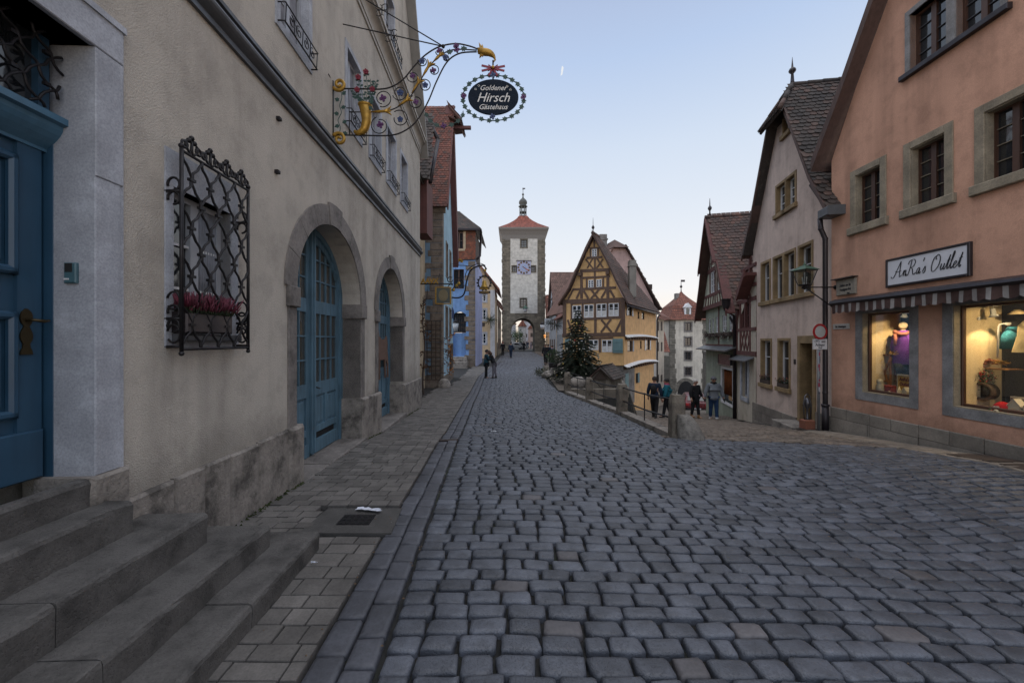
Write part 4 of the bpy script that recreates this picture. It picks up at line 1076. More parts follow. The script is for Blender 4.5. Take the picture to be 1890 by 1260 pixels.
# cursive lettering drawn as pen strokes (unit: letter height 1)
GL = {
 'A': (.95, [[(-.28, .1), (-.15, -.02), (.05, .05), (.3, .55), (.52, 1.0), (.56, 1.02), (.58, .5), (.62, .06), (.72, .0), (.85, .12)], [(.1, .42), (.35, .36), (.72, .42)]]),
 'n': (.46, [[(0, .12), (.08, .38), (.12, .36), (.08, 0)], [(.09, .18), (.22, .38), (.31, .36), (.27, .08), (.33, .0), (.44, .12)]]),
 'R': (.9, [[(.28, 1.0), (.22, .5), (.1, .05), (-.1, .02), (-.15, .15)], [(-.05, .75), (.1, .98), (.5, 1.02), (.66, .8), (.5, .56), (.26, .5), (.45, .42), (.58, .1), (.72, .0), (.85, .12)]]),
 'a': (.46, [[(.32, .34), (.2, .4), (.04, .22), (.06, .03), (.18, .04), (.32, .34), (.29, .06), (.35, .0), (.44, .12)]]),
 "'": (.16, [[(.1, 1.0), (.12, .92), (.06, .78)]]),
 's': (.34, [[(0, .1), (.18, .42), (.24, .14), (.14, .0), (.04, .05)]]),
 ' ': (.38, []),
 'O': (.85, [[(.52, 1.0), (.2, .85), (.06, .42), (.16, .03), (.42, .02), (.7, .35), (.72, .8), (.5, 1.02), (.34, .86), (.42, .7)]]),
 'u': (.48, [[(.02, .12), (.1, .38), (.06, .1), (.14, .0), (.3, .2), (.35, .38), (.31, .08), (.38, .0), (.47, .12)]]),
 't': (.3, [[(.02, .12), (.2, .7), (.24, .82), (.14, .1), (.2, .0), (.3, .12)], [(.04, .52), (.34, .56)]]),
 'l': (.3, [[(.02, .12), (.26, .8), (.27, 1.0), (.2, .98), (.12, .5), (.12, .06), (.2, .0), (.3, .12)]]),
 'e': (.38, [[(.02, .12), (.2, .22), (.27, .34), (.18, .4), (.06, .24), (.08, .03), (.2, .0), (.37, .14)]])}
def script(body, origin, ax, ay, hgt, mat, parent, wd=.010, name='lettering', slant=.28, nv=None):
 x = 0; mb = MB(); ax = Vector(ax); ay = Vector(ay); nv = ax.cross(ay)
 for ch in body:
  adv, strokes = GL[ch]
  for st in strokes:
   c2 = crv([Vector((p[0]+x+p[1]*slant, p[1], 0)) for p in st], 6)
   for i in range(len(c2)-1):
    a, b = c2[i], c2[i+1]; d = b-a
    if d.length < 1e-5: continue
    th = wd*(.45+.95*abs(d.normalized().y))
    sd = Vector((d.y, -d.x, 0)).normalized()*th/2/hgt
    q = [a-sd, a+sd, b+sd, b-sd]; mb.add([Vector(origin)+ax*(p.x*hgt)+ay*(p.y*hgt)+nv*.003 for p in q], [(0, 1, 2, 3)])
  x += adv
 return mb.build(name, mat, parent, fix=False), x*hgt
# the sign is read with its start at the far end (s decreasing to the right)
script("AnRa's Outlet", WO.p(q1-.17, zs0+.18, .043), -WO.d*.70, WO.up, .28, inkm, sg, .019)
plq = thing('notice_plaque', 'small weathered wooden plaque with blackletter words under a little roof by the lamp bracket', 'sign', (7.6, 9.4, 3))
p0, p1 = os_(1582), os_(1547)
mb = MB(); WO.box(mb, p0, p1, 2.88, 3.24, .0, .05, bev=.008); mb.build('board', wood('grey_board', (.24, .22, .185), .85, 'x'), plq)
mb = MB(); WO.box(mb, p0-.03, p1+.08, 3.255, 3.28, .0, .12); mb.build('cap', M['timber_dark'], plq)
for i, t_ in enumerate(('Zufahrt nur für', 'Hotelgäste frei', 'Stadt')): text_mesh(t_, .085 if i < 2 else .05, WO.p((p0+p1)/2-(.09 if i == 2 else 0), 3.10-.095*i, .051), -WO.d, WO.up, inkm, plq, sx=.62, weight=.001)
snp = thing('street_name_plate', 'narrow white street name plate on the orange wall under the awning end', 'sign', (7.6, 9.4, 2.1))
p0, p1 = os_(1568.6), os_(1538.5)
mb = MB(); WO.box(mb, p0, p1, 2.09, 2.215, .0, .02, bev=.004); mb.build('plate', paint('enamel', (.42, .42, .40), .4), snp)
text_mesh('Unt. Schmiedgasse', .07, WO.p((p0+p1)/2, 2.15, .021), -WO.d, WO.up, inkm, snp, sx=.60)
# cellar hatch on the pavement
ch = MB()
for i in range(2):
 s0_, s1_ = os_(1890)-.1-.72*i, os_(1890)+.50-.72*i
 q = [WO.p(a, 0, n) for a, n in ((s0_, .08), (s1_, .08), (s1_, .62), (s0_, .62))]
 for p in q: p.z = g(p.x, p.y)
 ch.add(q+[p+Vector((0, 0, .020)) for p in q], [(0, 1, 2, 3), (4, 5, 6, 7), (0, 1, 5, 4), (1, 2, 6, 5), (2, 3, 7, 6), (3, 0, 4, 7)])
ch.build('cellar_hatch', paint('rusty_plate', (.055, .04, .034), .7, .3, .3), None, label='flat dark metal cellar hatch in the pavement under the lit shop window', cat='hatch')
# ---------------------------------------------------------------- pink gabled house
cx0 = 7.767
pkX = lambda Y: (cx0+.184*(Y-9.68), Y)
WP = Wall(pkX(9.68), pkX(14.2), face=(0, 5)); LP = WP.L
M['pink'] = plaster('pink_render', (.60, .485, .425), 80, .4, .10, .003)
M['ochre_sur'] = stone('ochre_surround', (.235, .165, .085), 3, .3, pit=False, dark=.8, grainy=60)
M['ochre_dk'] = paint('ochre_reveal', (.16, .11, .06), .8)
pink = thing('pink_house', 'pale pink gabled house with ochre window surrounds beside the orange shop', 'building', (8.2, 12, 0))
rows = []
zsA = WP.sz(1404, 559)[1]; zsD = WP.sz(1470, 543)[1]; ztA = WP.sz(1406.5, 491)[1]; ztD = WP.sz(1476, 455)[1]
z0_, z1_ = (zsA+zsD)/2, (ztA+ztD)/2
up4 = [(1406.5, 1421), (1429, 1445), (1448.5, 1467), (1476, 1498.5)]
gd = [(1406, 1423), (1438, 1457)]
zg0 = WP.sz(1401, 705.5)[1]+.02; zg1 = (WP.sz(1406, 629)[1]+WP.sz(1436, 628)[1])/2
dr_ = (1474, 1500);
Hh = []; wl = []
for a, b in up4: wl.append((WP.sk(b)[0], WP.sk(a)[0], z0_, z1_));
for a, b in gd: wl.append((WP.sk(b)[0], WP.sk(a)[0], zg0, zg1))
gg0, gg1 = WP.sz(1428, 401)[1], WP.sz(1434, 347)[1]
wl.append((WP.sk(1450)[0], WP.sk(1434)[0], gg0, gg1)); wl.append((WP.sk(1468)[0], WP.sk(1452)[0], gg0, gg1))
tz0, tz1 = WP.sz(1447, 250)[1], WP.sz(1447, 216)[1]
wl.append((WP.sk(1457)[0], WP.sk(1447)[0], tz0, tz1-.1))
for a, b, c, d in wl: Hh.append((rect(a, b, c, d), .16))
dsn = (WP.sk(1501)[0], WP.sk(1478)[0]); zd0, zd1 = -.55, WP.sz(1476, 633)[1]
Hh.append((rect(dsn[0], dsn[1], -1.0, zd1), .42))
zeP = 5.05; apS = LP*.5; apZ = 9.05
apZ = 9.2; zH = 8.5; out = [(0, -1.2), (LP, -1.2), (LP, zeP), (LP-.5, zeP+1.0), (apS+.52, zH-.05), (apS-.52, zH-.05), (.5, zeP+1.0), (0, zeP+.1)]
mb = MB(); wall_mesh(mb, WP, out, Hh); mb.quad(WP.p(LP, -1.6, 0), WP.p(LP, -1.6, -7), WP.p(LP, zeP, -7), WP.p(LP, zeP, 0)); mb.build('wall', M['pink'], pink, WP)
mb = MB()
for pa, pb in ((WP.sk(1474.6)[0], LP),): WP.box(mb, pa+.10, pb, -1.6, WP.sz(1394.7, 743)[1], -.1, .035, bev=.01)
WP.box(mb, .0, dsn[0]-.15, -1.2, -.02, -.1, .035, bev=.01)
mb.build('plinth', masonry('worn_plinth', (.21, .185, .16), .55, .3, .01, jit=.2), pink, WP)
for i, (a, b, c, d) in enumerate(wl):
 tall = i < 6
 w_ = sash_window(WP, pink, a, b, c, d, rec=.15, fr=.045, nx=1, nz=2 if tall else 3, rowz=[c+(d-c)*.62] if tall else None, fm='white', gm='glass')
 mb = MB(); e = .075
 for bb in ((a-e, a, c, d+e), (b, b+e, c, d+e), (a, b, d, d+e)): WP.box(mb, *bb, -.02, .022)
 for bb in ((a-.002, a+.012, c, d), (b-.012, b+.002, c, d), (a, b, d-.012, d+.002), (a, b, c-.002, c+.01)): WP.box(mb, *bb, -.15, 0.0)
 if i != 8 or True: WP.box(mb, a-.12, b+.12, c-.13, c, -.1, .085, bev=.01)
 mb.build('surround', M['ochre_sur'], w_)
dd_ = thing('front_door', None, None); dd_.parent = pink
mb = MB(); e = .13
for bb in ((dsn[0]-e, dsn[0], -.7, zd1+.2), (dsn[1], dsn[1]+e, -.8, zd1+.2), (dsn[0], dsn[1], zd1, zd1+.2)): WP.box(mb, *bb, -.05, .03)
for bb in ((dsn[0]-.002, dsn[0]+.012, -.8, zd1), (dsn[1]-.012, dsn[1]+.002, -.8, zd1), (dsn[0], dsn[1], zd1-.012, zd1+.002)): WP.box(mb, *bb, -.40, 0.0)
mb.build('door_surround', M['ochre_sur'], dd_)
mb = MB(); D = WP.off(-.36); D.box(mb, dsn[0]+.01, dsn[1]-.01, -.9, zd1-.35, -.04, 0); D.box(mb, dsn[0]+.12, dsn[1]-.12, -.45, .4, 0, .02, bev=.012); D.box(mb, dsn[0]+.12, dsn[1]-.12, .5, zd1-.45, 0, .02, bev=.012)
mb.build('door_leaf', M['timber_dark'], dd_)
mb = MB(); D.box(mb, dsn[0]+.03, dsn[1]-.03, zd1-.33, zd1-.03, -.04, -.01); mb.build('fanlight', M['glass'], dd_)
mb = MB(); WP.box(mb, dsn[1]+.26, dsn[1]+.36, WP.sz(1465, 665)[1]-.1, WP.sz(1465, 665)[1]+.04, 0, .015); mb.build('house_number', M['darkpipe'], pink)
mb = MB(); q = [WP.p(a, 0, n) for a, n in ((dsn[0]-.25, -.3), (dsn[1]+.3, -.3), (dsn[1]+.3, .62), (dsn[0]-.25, .62))]
mb.prism([Vector((p.x, p.y, -.42)) for p in q], (0, 0, -.6)); mb.build('door_step', M['tuff'], pink, bevel=.02)
# roof with bellcast eaves, half hip and finial
NP = WP.n; ridge0 = WP.p(apS, 8.98, .15); back = -7.0
def rp(s, z, n): return WP.p(s, z, n)
mb = MB()
slab(mb, rp(-.35, zeP-.15, .28), rp(-.35, zeP-.15, back), rp(apS-1.9, zeP+.75, back), rp(apS-1.9, zeP+.75, .28), .05)
roof_plane(mb, rp(-.32, zeP-.12, .28), rp(-.32, zeP-.12, back), rp(.5, zeP+1.08, back), rp(.5, zeP+1.08, .28), .17, .155)
roof_plane(mb, rp(.45, zeP+1.02, .28), rp(.45, zeP+1.02, back), rp(apS-.52, zH, back), rp(apS-.52, zH, .28), .17, .155)
roof_plane(mb, rp(apS-.52, zH, .28), rp(apS-.52, zH, back), rp(apS, apZ+.25, back), rp(apS, apZ+.25, -.2), .17, .155)
slab(mb, rp(LP+.2, zeP-.12, .28), rp(LP+.2, zeP-.12, back), rp(apS+.52, zH, back), rp(apS+.52, zH, .28), .06)
slab(mb, rp(apS+.52, zH, .28), rp(apS+.52, zH, back), rp(apS, apZ+.2, back), rp(apS, apZ+.2, -.2), .06)
# half hip
hA, hB, hC = rp(apS-.68, zH-.10, .44), rp(apS+.68, zH-.10, .44), rp(apS, apZ+.27, -.2)
slab(mb, hA, hB, hC+WP.d*.02, hC-WP.d*.02, .07);
u_ = (hB-hA).normalized(); v_ = (hC-(hA+hB)/2); hh = v_.length; v_.normalize()
tiles(mb, hA, u_, v_, (hB-hA).length, hh, .17, .15, keep=lambda x, y: abs(x-.68) < .68*(1-y/hh)+.02)
mb.build('roof', M['tiledark'], pink)
mb = MB(); ridge_caps(mb, hB+Vector((0, 0, .05)), hC+Vector((0, 0, .03)), .07); ridge_caps(mb, hA+Vector((0, 0, .05)), hC+Vector((0, 0, .03)), .07); ridge_caps(mb, rp(apS, apZ+.24, -.2), rp(apS, apZ+.24, back), .10); mb.build('ridge', M['tiledark'], pink)
mb = MB()
for sgn, e in ((1, 0), (-1, LP)):
 pts = [(e-sgn*.34, zeP-.2), (e+sgn*.48, zeP+1.0), (apS-sgn*.54, zH)]
 for (sa, za), (sb, zb_) in zip(pts[:-1], pts[1:]):
  mb.prism([rp(sa, za-.10, .285), rp(sb, zb_-.10, .285), rp(sb, zb_+.06, .285), rp(sa, za+.06, .285)], WP.n*-.05)
  mb.prism([rp(sa, za-.04, .24), rp(sb, zb_-.04, .24), rp(sb, zb_+.0, .24), rp(sa, za+.0, .24)], WP.n*-.26)
mb.build('verge_board', M['verge'], pink)
mb = MB(); fc = rp(apS, apZ+.27, -.2); mb.lathe(fc, [(.07, 0), (.05, .1), (.035, .32), (.09, .38), (.10, .42), (.08, .47), (.03, .51), (.022, .6), (.004, .82)], 10); mb.build('finial', M['darkpipe'], pink)
mb = MB(); WP.box(mb, -.42, .02, zeP-.28, zeP-.06, -.3, .30, bev=.02); mb.build('gutter_box', M['zinc'], pink)
c_ = WP.p(.03, 0, .12); dp = lambda z, dx=0: Vector((c_.x+dx, c_.y, z))
downpipe(pink, [dp(zeP-.25, -.13), dp(zeP-.5, -.11), dp(zeP-.75, .0), dp(.55), dp(-.38)], .055)
mb = MB(); mb.tube([dp(.22), dp(-.42)], .075, 10); mb.tube([dp(.22), dp(.27)], .09, 10); mb.build('pipe_shoe', M['darkpipe'], pink)
# window boxes with plants on the ground floor of the pink house
def plant_box(name, W, a, b, z, n, label, leafcol=(.05, .075, .03), flower=None, hgt=.18, boxmat='timber_dark', count=90, bh=.12, spiky=False, petal=None, group=None):
 o = thing(name, label, 'planter', W.p((a+b)/2, z, n), group)
 mb = MB(); W.box(mb, a, b, z, z+bh, n-.07, n+.07, bev=.012); mb.build('box', M[boxmat], o)
 mb = MB(); mf = MB()
 for i in range(count):
  x = random.uniform(a+.01, b-.01); y = random.uniform(-.07, .09); h_ = random.uniform(.3, 1)*hgt
  p = W.p(x, z+bh-.01, n+y); d = Vector((random.uniform(-.5, .5), random.uniform(-.5, .5), 1)).normalized()
  if spiky:
   q_ = p+d*h_; mb.tube([p, p+d*h_*.5], .003, 3); mf.tube([p+d*h_*.35, q_], [.008, .003], 4)
  else:
   q_ = p+d*h_; s_ = .02+random.random()*.02; u_ = d.orthogonal().normalized()*s_; w2 = d.cross(u_)
   mb.add([q_-u_, q_-w2*.7, q_+u_, q_+w2*.7], [(0, 1, 2, 3)]); mb.tube([p, q_], .0025, 3)
   if flower and random.random() < .3: mf.ball(q_+Vector((0, 0, .01)), .016, 5)
 mb.build('foliage', paint('leaf_'+name, leafcol, .7, wear=.4, island=.4), o)
 if mf.v: mf.build('blossom', paint('petal_'+name, petal or flower or (.2, .03, .05), .7, wear=.3, island=.4), o)
 return o
plant_box('window_box', WP, wl[4][0], wl[4][1], zg0+.0, .0, 'dry red plants in the sill box on the pink house nearer the timbered house', (.035, .04, .025), (.18, .03, .03), .20, count=70, group='sill boxes of the pink house')
plant_box('window_box', WP, wl[5][0], wl[5][1], zg0+.0, .0, 'small plant box on the pink house sill nearest its door', (.035, .05, .025), (.22, .05, .03), .20, count=80, group='sill boxes of the pink house')
# heather pot behind the iron grille
plant_box('window_box', WH, WH.sk(333, .08)[0], WH.sk(420, .08)[0], 1.87, .06, 'dark planter with magenta heather behind the iron window grille', (.03, .05, .02), None, .20, boxmat='darkpipe', count=520, bh=.17, spiky=True, petal=(.11, .016, .035))
# ---------------------------------------------------------------- oxblood half-timbered house between pink and green
puX = lambda Y: (8.60+.25*(Y-14.2), Y)
WU = Wall(puX(14.2), puX(15.75), face=(0, 5)); LU = WU.L
M['creaminfill'] = plaster('cream_infill', (.52, .47, .39), 60, .3, .10, .003)
M['greenplaster'] = plaster('sage_render', (.30, .33, .265), 60, .3, .12, .003)
M['greenpale'] = plaster('pale_sage_infill', (.47, .47, .37), 60, .3, .10, .003)
pur = thing('timbered_house', 'narrow oxblood half-timbered house squeezed between pink and sage green houses', 'building', (9, 15, -1))
def Z(W, x, y, n=0): return W.sz(x, y, n)[1]
LUx = LU+.35
_a, _b = WU.sz(1362, 548, .35), WU.sz(1389, 465, .35); _sl = (_b[1]-_a[1])/(_b[0]-_a[0]); pv_ = lambda s: _a[1]+_sl*(s-_a[0]); pz0, pzt = pv_(LUx)+.1, pv_(-.3)+.1
hz = [(rect(.55, 1.25, Z(WU, 1383, 739)+.05, Z(WU, 1383, 663)), .2), (rect(.35, 1.35, Z(WU, 1383, 606), Z(WU, 1383, 556)), .12)]
mb = MB(); wall_mesh(mb, WU, [(-.3, -1.8), (LUx, -1.8), (LUx, 3.0), (LUx, pz0), (-.3, pzt)], hz, .15)
mb.quad(WU.p(LUx, -2, 0), WU.p(LUx, -2, -5), WU.p(LUx, 3.2, -5), WU.p(LUx, 3.2, 0)); mb.build('wall', M['creaminfill'], pur)
mb = MB(); sh0 = Z(WU, 1383, 739); zj = Z(WU, 1383, 652); zw0, zw1 = Z(WU, 1383, 606), Z(WU, 1383, 556)
zq = Z(WU, 1383, 628)
b_ = [((-.3, zw0-.03), (LUx, zw0-.03), .12), ((-.3, zw1+.06), (LUx, zw1+.06), .14), ((-.3, zj), (LUx, zj), .16), ((.30, zj), (.30, zw1), .12), ((1.4, zj), (1.4, zw1), .12), ((.85, zw0), (.85, zw1), .12),
      ((LUx-.1, zj), (LUx-.1, 3.3), .14), ((-.3, zw1+.55), (LUx, zw1+.55), .12), ((-.3, zw1+1.25), (1.3, zw1+1.25), .12), ((.2, zw1+.1), (.55, zw1+.55), .1), ((1.1, zw1+.1), (.8, zw1+1.2), .1), ((.35, zw1+.55), (.35, zw1+2.4), .1), ((.9, zw1+1.2), (1.0, zw1+.5), .1)]
for i in range(3):
 c = .42+.36*i; zz0, zz1 = zj+.10, zw0-.09
 b_ += [((c-.17, zz0), (c+.17, zz1), .05), ((c-.17, zz1), (c+.17, zz0), .05)]
beams(mb, WU, b_, pr=.03); mb.build('timber_frame', M['timber_red'], pur)
sash_window(WU, pur, .40, .80, zw0, zw1, rec=.08, fm='timber_red', nx=1, nz=2); sash_window(WU, pur, .92, 1.33, zw0, zw1, rec=.08, fm='timber_red', nx=1, nz=2)
w_ = sash_window(WU, pur, .57, 1.23, sh0+.07, Z(WU, 1383, 663)-.02, rec=.15, fm='bluegrey', nx=1, nz=1); mb = MB()
for bb in ((.42, .55, sh0-.1, zj-.28), (1.25, 1.4, sh0-.1, zj-.28), (.42, 1.4, sh0-.1, sh0+.05)): WU.box(mb, *bb, -.02, .03)
mb.build('surround', M['bluegrey'], w_)
mb = MB(); mb.prism([WU.p(-.1, zj-.12, 0), WU.p(LUx, zj-.12, 0), WU.p(LUx, zj-.26, .3), WU.p(-.1, zj-.26, .3)], (0, 0, -.04)); mb.build('canopy', M['zinc'], pur)
mb = MB(); se = _a[0]+.1; mb.prism([WU.p(se, pv_(se)-.05, .40), WU.p(-.3, pv_(-.3)-.05, .40), WU.p(-.3, pv_(-.3)+.2, .40), WU.p(se, pv_(se)+.2, .40)], WU.n*-.06); mb.prism([WU.p(se, pv_(se)+.0, .35), WU.p(-.3, pv_(-.3), .35), WU.p(-.3, pv_(-.3)+.1, .35), WU.p(se, pv_(se)+.1, .35)], WU.n*-4); mb.build('roof', M['timber_red'], pur)
downpipe(pur, [WU.p(LUx+.02, 2.8, .25), WU.p(LUx+.05, 2.5, .08), WU.p(LUx+.05, -1.6, .08)], .05)
# ---------------------------------------------------------------- sage green gabled house
gX = lambda Y: (8.60+.25*(Y-14.2), Y)
WG = Wall(gX(16.1), gX(21.3), face=(0, 10)); LG = WG.L
green = thing('green_house', 'sage green gabled house with oxblood beams, flower boxes and a small shop below', 'building', (9.6, 18.5, -1.2))
zJ = 3.43; zA = 7.5; zBt = Z(WG, 1340, 643)
def sx(px, n=0): return WG.sk(px, n)[0]
lowin = [(1345.6, 1353.5), (1333, 1341), (1321, 1327), (1314, 1317.5), (1307.5, 1311.5)]
zl0, zl1 = Z(WG, 1349, 611), Z(WG, 1349, 579)
Hh = []; lw = []
for a, b in lowin: s0_, s1_ = sorted((sx(a), sx(b))); lw.append((s0_, s1_)); Hh.append((rect(s0_, s1_, zl0, zl1), .12))
sd0, sd1 = sorted((sx(1355), sx(1332))); zs0_, zs1_ = Z(WG, 1354, 753), Z(WG, 1354, 680)
Hh.append((rect(sd0+.12, sd1-.12, zs0_+.12, zs1_-.1), .15))
mb = MB(); wall_mesh(mb, WG, rect(0, LG, -3.2, zJ), Hh)
mb.quad(WG.p(0, -3, 0), WG.p(0, -3, -4), WG.p(0, zJ, -4), WG.p(0, zJ, 0)); mb.quad(WG.p(LG, -3, 0), WG.p(LG, -3, -4), WG.p(LG, zJ, -4), WG.p(LG, zJ, 0)); mb.build('wall', M['greenplaster'], green)
WGu = WG.off(.16)
uw = []
for a, b in ((1325, 1334), (1312, 1319.7)): s0_, s1_ = sorted((WGu.sk(a)[0], WGu.sk(b)[0])); uw.append((s0_, s1_))
zu0, zu1 = Z(WGu, 1330, 534), Z(WGu, 1330, 491)
mb = MB(); wall_mesh(mb, WGu, [(-.05, zJ), (LG+.05, zJ), (LG/2, zA)], [(rect(a, b, zu0, zu1), .1) for a, b in uw]); mb.quad(WGu.p(0, zJ, 0), WGu.p(LG, zJ, 0), WG.p(LG, zJ, 0), WG.p(0, zJ, 0)); mb.build('gable_wall', M['greenpale'], green)
mb = MB(); hw = LG/2; gs = (zA-zJ)/hw
bl = [((0, zJ+.08), (LG, zJ+.08), .2), ((.5, zu0-.06), (LG-.5, zu0-.06), .14), ((1.2, zu1+.1), (LG-1.2, zu1+.1), .2), ((hw, zJ), (hw, zu0), .12)]
for t in (.7, 1.25, 1.7, 2.2, LG-2.2, LG-1.7, LG-1.25, LG-.7): bl.append(((t, zJ+.1), (t+(.22 if t < hw else -.22), min(zu0, zJ+gs*min(t, LG-t)-.1)), .09))
for t in (1.5, 1.9, hw, LG-1.9, LG-1.5): bl.append(((t, zu1+.1), (t+(.2 if t < hw else -.2), min(zA-.4, zJ+gs*min(t, LG-t)-.05)), .09))
for (a, b) in uw: bl += [((a-.09, zu0), (a-.09, zu1), .1), ((b+.09, zu0), (b+.09, zu1), .1)]
bl += [((hw-.9, zu1+1.0), (hw+.9, zu1+1.0), .12)]
beams(mb, WGu, bl, pr=.03); beams(mb, WG, [((.05, zBt+.15), (.05, zJ), .14), ((LG*.5, zBt+.1), (LG*.5, zJ), .12), ((0, zBt+.12), (LG, zBt+.12), .12), ((.2, zBt+.1), (.5, zBt+.8), .1)], pr=.03)
mb.build('timber_frame', M['timber_red'], green)
for a, b in uw: sash_window(WGu, green, a, b, zu0, zu1, rec=.06, fr=.06, nx=2, nz=3, fm='white')
for a, b in lw: sash_window(WG, green, a, b, zl0, zl1, rec=.08, fr=.05, nx=1 if b-a < .5 else 2, nz=3, fm='white')
mb = MB()
for i, (a, b) in enumerate(lw[:]): WG.box(mb, a-.1, b+.1, zl0-.2, zl0-.04, .02, .18)
mb.build('window_boxes', M['timber_dark'], green)
mb = MB()
for i in range(260):
 a, b = random.choice(lw); p = WG.p(random.uniform(a-.15, b+.15), zl0-.05+random.uniform(-.28, .1), .1+random.uniform(0, .16)); s_ = .05
 q = [p+Vector((random.uniform(-s_, s_), random.uniform(-s_, s_), random.uniform(-s_, s_))) for _ in range(3)]; mb.add(q, [(0, 1, 2)])
mb.build('box_plants', paint('winter_leaves', (.06, .035, .03), .8, wear=.4, island=.5), green)
w_ = thing('shop_door', None, None); w_.parent = green
mb = MB()
for bb in ((sd0, sd0+.12, zs0_, zs1_), (sd1-.12, sd1, zs0_, zs1_), (sd0+.12, sd1-.12, zs1_-.1, zs1_+.04), (sd0+.12, sd1-.12, zs0_, zs0_+.12)): WG.box(mb, *bb, -.1, .04)
mb.build('frame', M['white'], w_)
mb = MB(); WG.box(mb, sd0+.12, sd1-.12, zs0_+.12, zs1_-.1, -.12, -.11); mb.build('glass', M['glass'], w_)
mb = MB()
for i in range(8): x = sd0+.2+(sd1-sd0-.4)*i/7; mb.tube([WG.p(x, zs0_+.4, -.09), WG.p(x, zs1_-.12, -.09)], .035, 5)
mb.build('curtain', cloth('rust_curtain', (.17, .055, .02), 40), w_)
mb = MB(); WG.box(mb, sd0-.3, sd1+.3, zs1_+.05, zs1_+.12, 0, .12); mb.build('lintel', M['creaminfill'], w_)
mb = MB(); mb.prism([WG.p(-.1, zBt+.12, 0), WG.p(LG+.2, zBt+.12, 0), WG.p(LG+.2, zBt-.06, .45), WG.p(-.1, zBt-.06, .45)], (0, 0, -.05)); mb.build('canopy', M['zinc'], green)
bs0, bs1 = sorted((sx(1353.4), sx(1331)));
mb = MB(); WG.box(mb, bs0, bs1, Z(WG, 1342, 674), Z(WG, 1342, 655), .05, .12, bev=.02); sb_ = mb.build('name_board', paint('plum_board', (.10, .03, .045), .5), green)
mb = MB(); za_, zb2 = Z(WG, 1342, 674), Z(WG, 1342, 655)
for bb in ((bs0-.03, bs0, za_-.03, zb2+.03), (bs1, bs1+.03, za_-.03, zb2+.03), (bs0, bs1, zb2, zb2+.03), (bs0, bs1, za_-.03, za_)): WG.box(mb, *bb, .04, .135)
mb.build('board_frame', M['darkpipe'], sb_)
mb = MB(); o_ = .62
roof_plane(mb, WG.p(-.25, zJ-.35, .5), WG.p(-.25, zJ-.35, -9), WG.p(hw, zA+.15, -9), WG.p(hw, zA+.15, o_), .2, .18)
slab(mb, WG.p(LG+.3, zJ-.35, .45), WG.p(LG+.3, zJ-.35, -9), WG.p(hw, zA+.15, -9), WG.p(hw, zA+.15, o_), .06)
mb.build('roof', M['tilemix'], green); mb = MB(); ridge_caps(mb, WG.p(hw, zA+.16, o_), WG.p(hw, zA+.16, -9), .1); mb.build('ridge', M['tilemix'], green)
mb = MB(); zm = zu1+.15
for sgn, e in ((1, 0), (-1, LG)):
 f = lambda z: (z-zJ)/gs if sgn > 0 else LG-(z-zJ)/gs
 for z0, z1, n_ in ((zJ-.42, zm, .5), (zm, zA+.12, .64)):
  a, b = f(z0)-sgn*.12, f(z1)-sgn*.12
  mb.prism([WG.p(a, z0-.2, n_), WG.p(b, z1-.2, n_), WG.p(b, z1+.02, n_), WG.p(a, z0+.02, n_)], WG.n*-.05); mb.prism([WG.p(a, z0-.1, n_), WG.p(b, z1-.1, n_), WG.p(b, z1-.04, n_), WG.p(a, z0-.04, n_)], WG.n*-(n_-.15))
mb.build('verge_board', M['timber_red'], green)
mb = MB(); fc = WG.p(hw, zA+.15, .4); mb.lathe(fc, [(.05, 0), (.03, .3), (.09, .4), (.09, .46), (.03, .55), (.01, .9)], 8); mb.build('finial', M['darkpipe'], green)
mb = MB(); c_ = WG.p(-.25, zJ-.1, .45); mb.lathe(c_-Vector((0, 0, .3)), [(.08, 0), (.1, .1), (.16, .25), (.17, .45), (.19, .47)], 10); mb.tube([c_-Vector((0, 0, .3)), WG.p(-.05, zJ-.6, .1), WG.p(-.05, -1.3, .06)], .05, 8); mb.build('downpipe', M['darkpipe'], green)
# ---------------------------------------------------------------- lower gate tower at the end of the lane
k2 = 11.3; Y2 = F/k2
T2 = Wall(((1237-CXP)/k2, Y2), ((1306-CXP)/k2, Y2), face=(0, 0));
M['towerstone'] = masonry('tower_ashlar', (.165, .15, .125), .8, .36, .02, jit=.25)
M['towerplaster'] = plaster('pale_tower_render', (.50, .47, .42), 12, .4, .16, .01)
M['ochretower'] = plaster('warm_tower_render', (.60, .55, .47), 12, .4, .12, .01)
def xk(px, k): return (px-CXP)/k
def zk(py, k): return H+(CYP-py)/k
t2 = thing('lower_gate_tower', 'pale gate tower with grey quoins and red hipped roof closing the side lane', 'tower', (xk(1271, k2), Y2+3, -7.5))
s_ = lambda px: (px-1237)/k2
LT2 = T2.L; mb = MB(); ar = (s_(1250), s_(1281), zk(722, k2), zk(703, k2))
wl2 = [(s_(1264.5), s_(1275.5), zk(b, k2), zk(a, k2)) for a, b in ((596, 610), (623, 637.5), (649, 663.5), (678, 692.5))]
wall_mesh(mb, T2, rect(0, LT2, -9, zk(590, k2)), [(archpts(ar[0], ar[1], ar[2], ar[3], -8.95), 5)]+[(rect(*w_), .3) for w_ in wl2])
mb.quad(T2.p(0, -9, 0), T2.p(0, -9, -6), T2.p(0, 5.3, -6), T2.p(0, 5.3, 0)); mb.quad(T2.p(LT2, -9, 0), T2.p(LT2, -9, -6), T2.p(LT2, 5.3, -6), T2.p(LT2, 5.3, 0)); mb.build('wall', M['ochretower'], t2)
mb = MB()
for i in range(18):
 z = -9+i*.8;
 for s0_, sg in ((0, 1), (LT2, -1)):
  wd_ = (.75+.12*(i % 2)+(.15 if i < 8 else 0)); a, b = sorted((s0_-sg*.05, s0_+sg*wd_)); T2.box(mb, a, b, z+.02, min(z+.79, zk(590, k2)), -.5, .05)
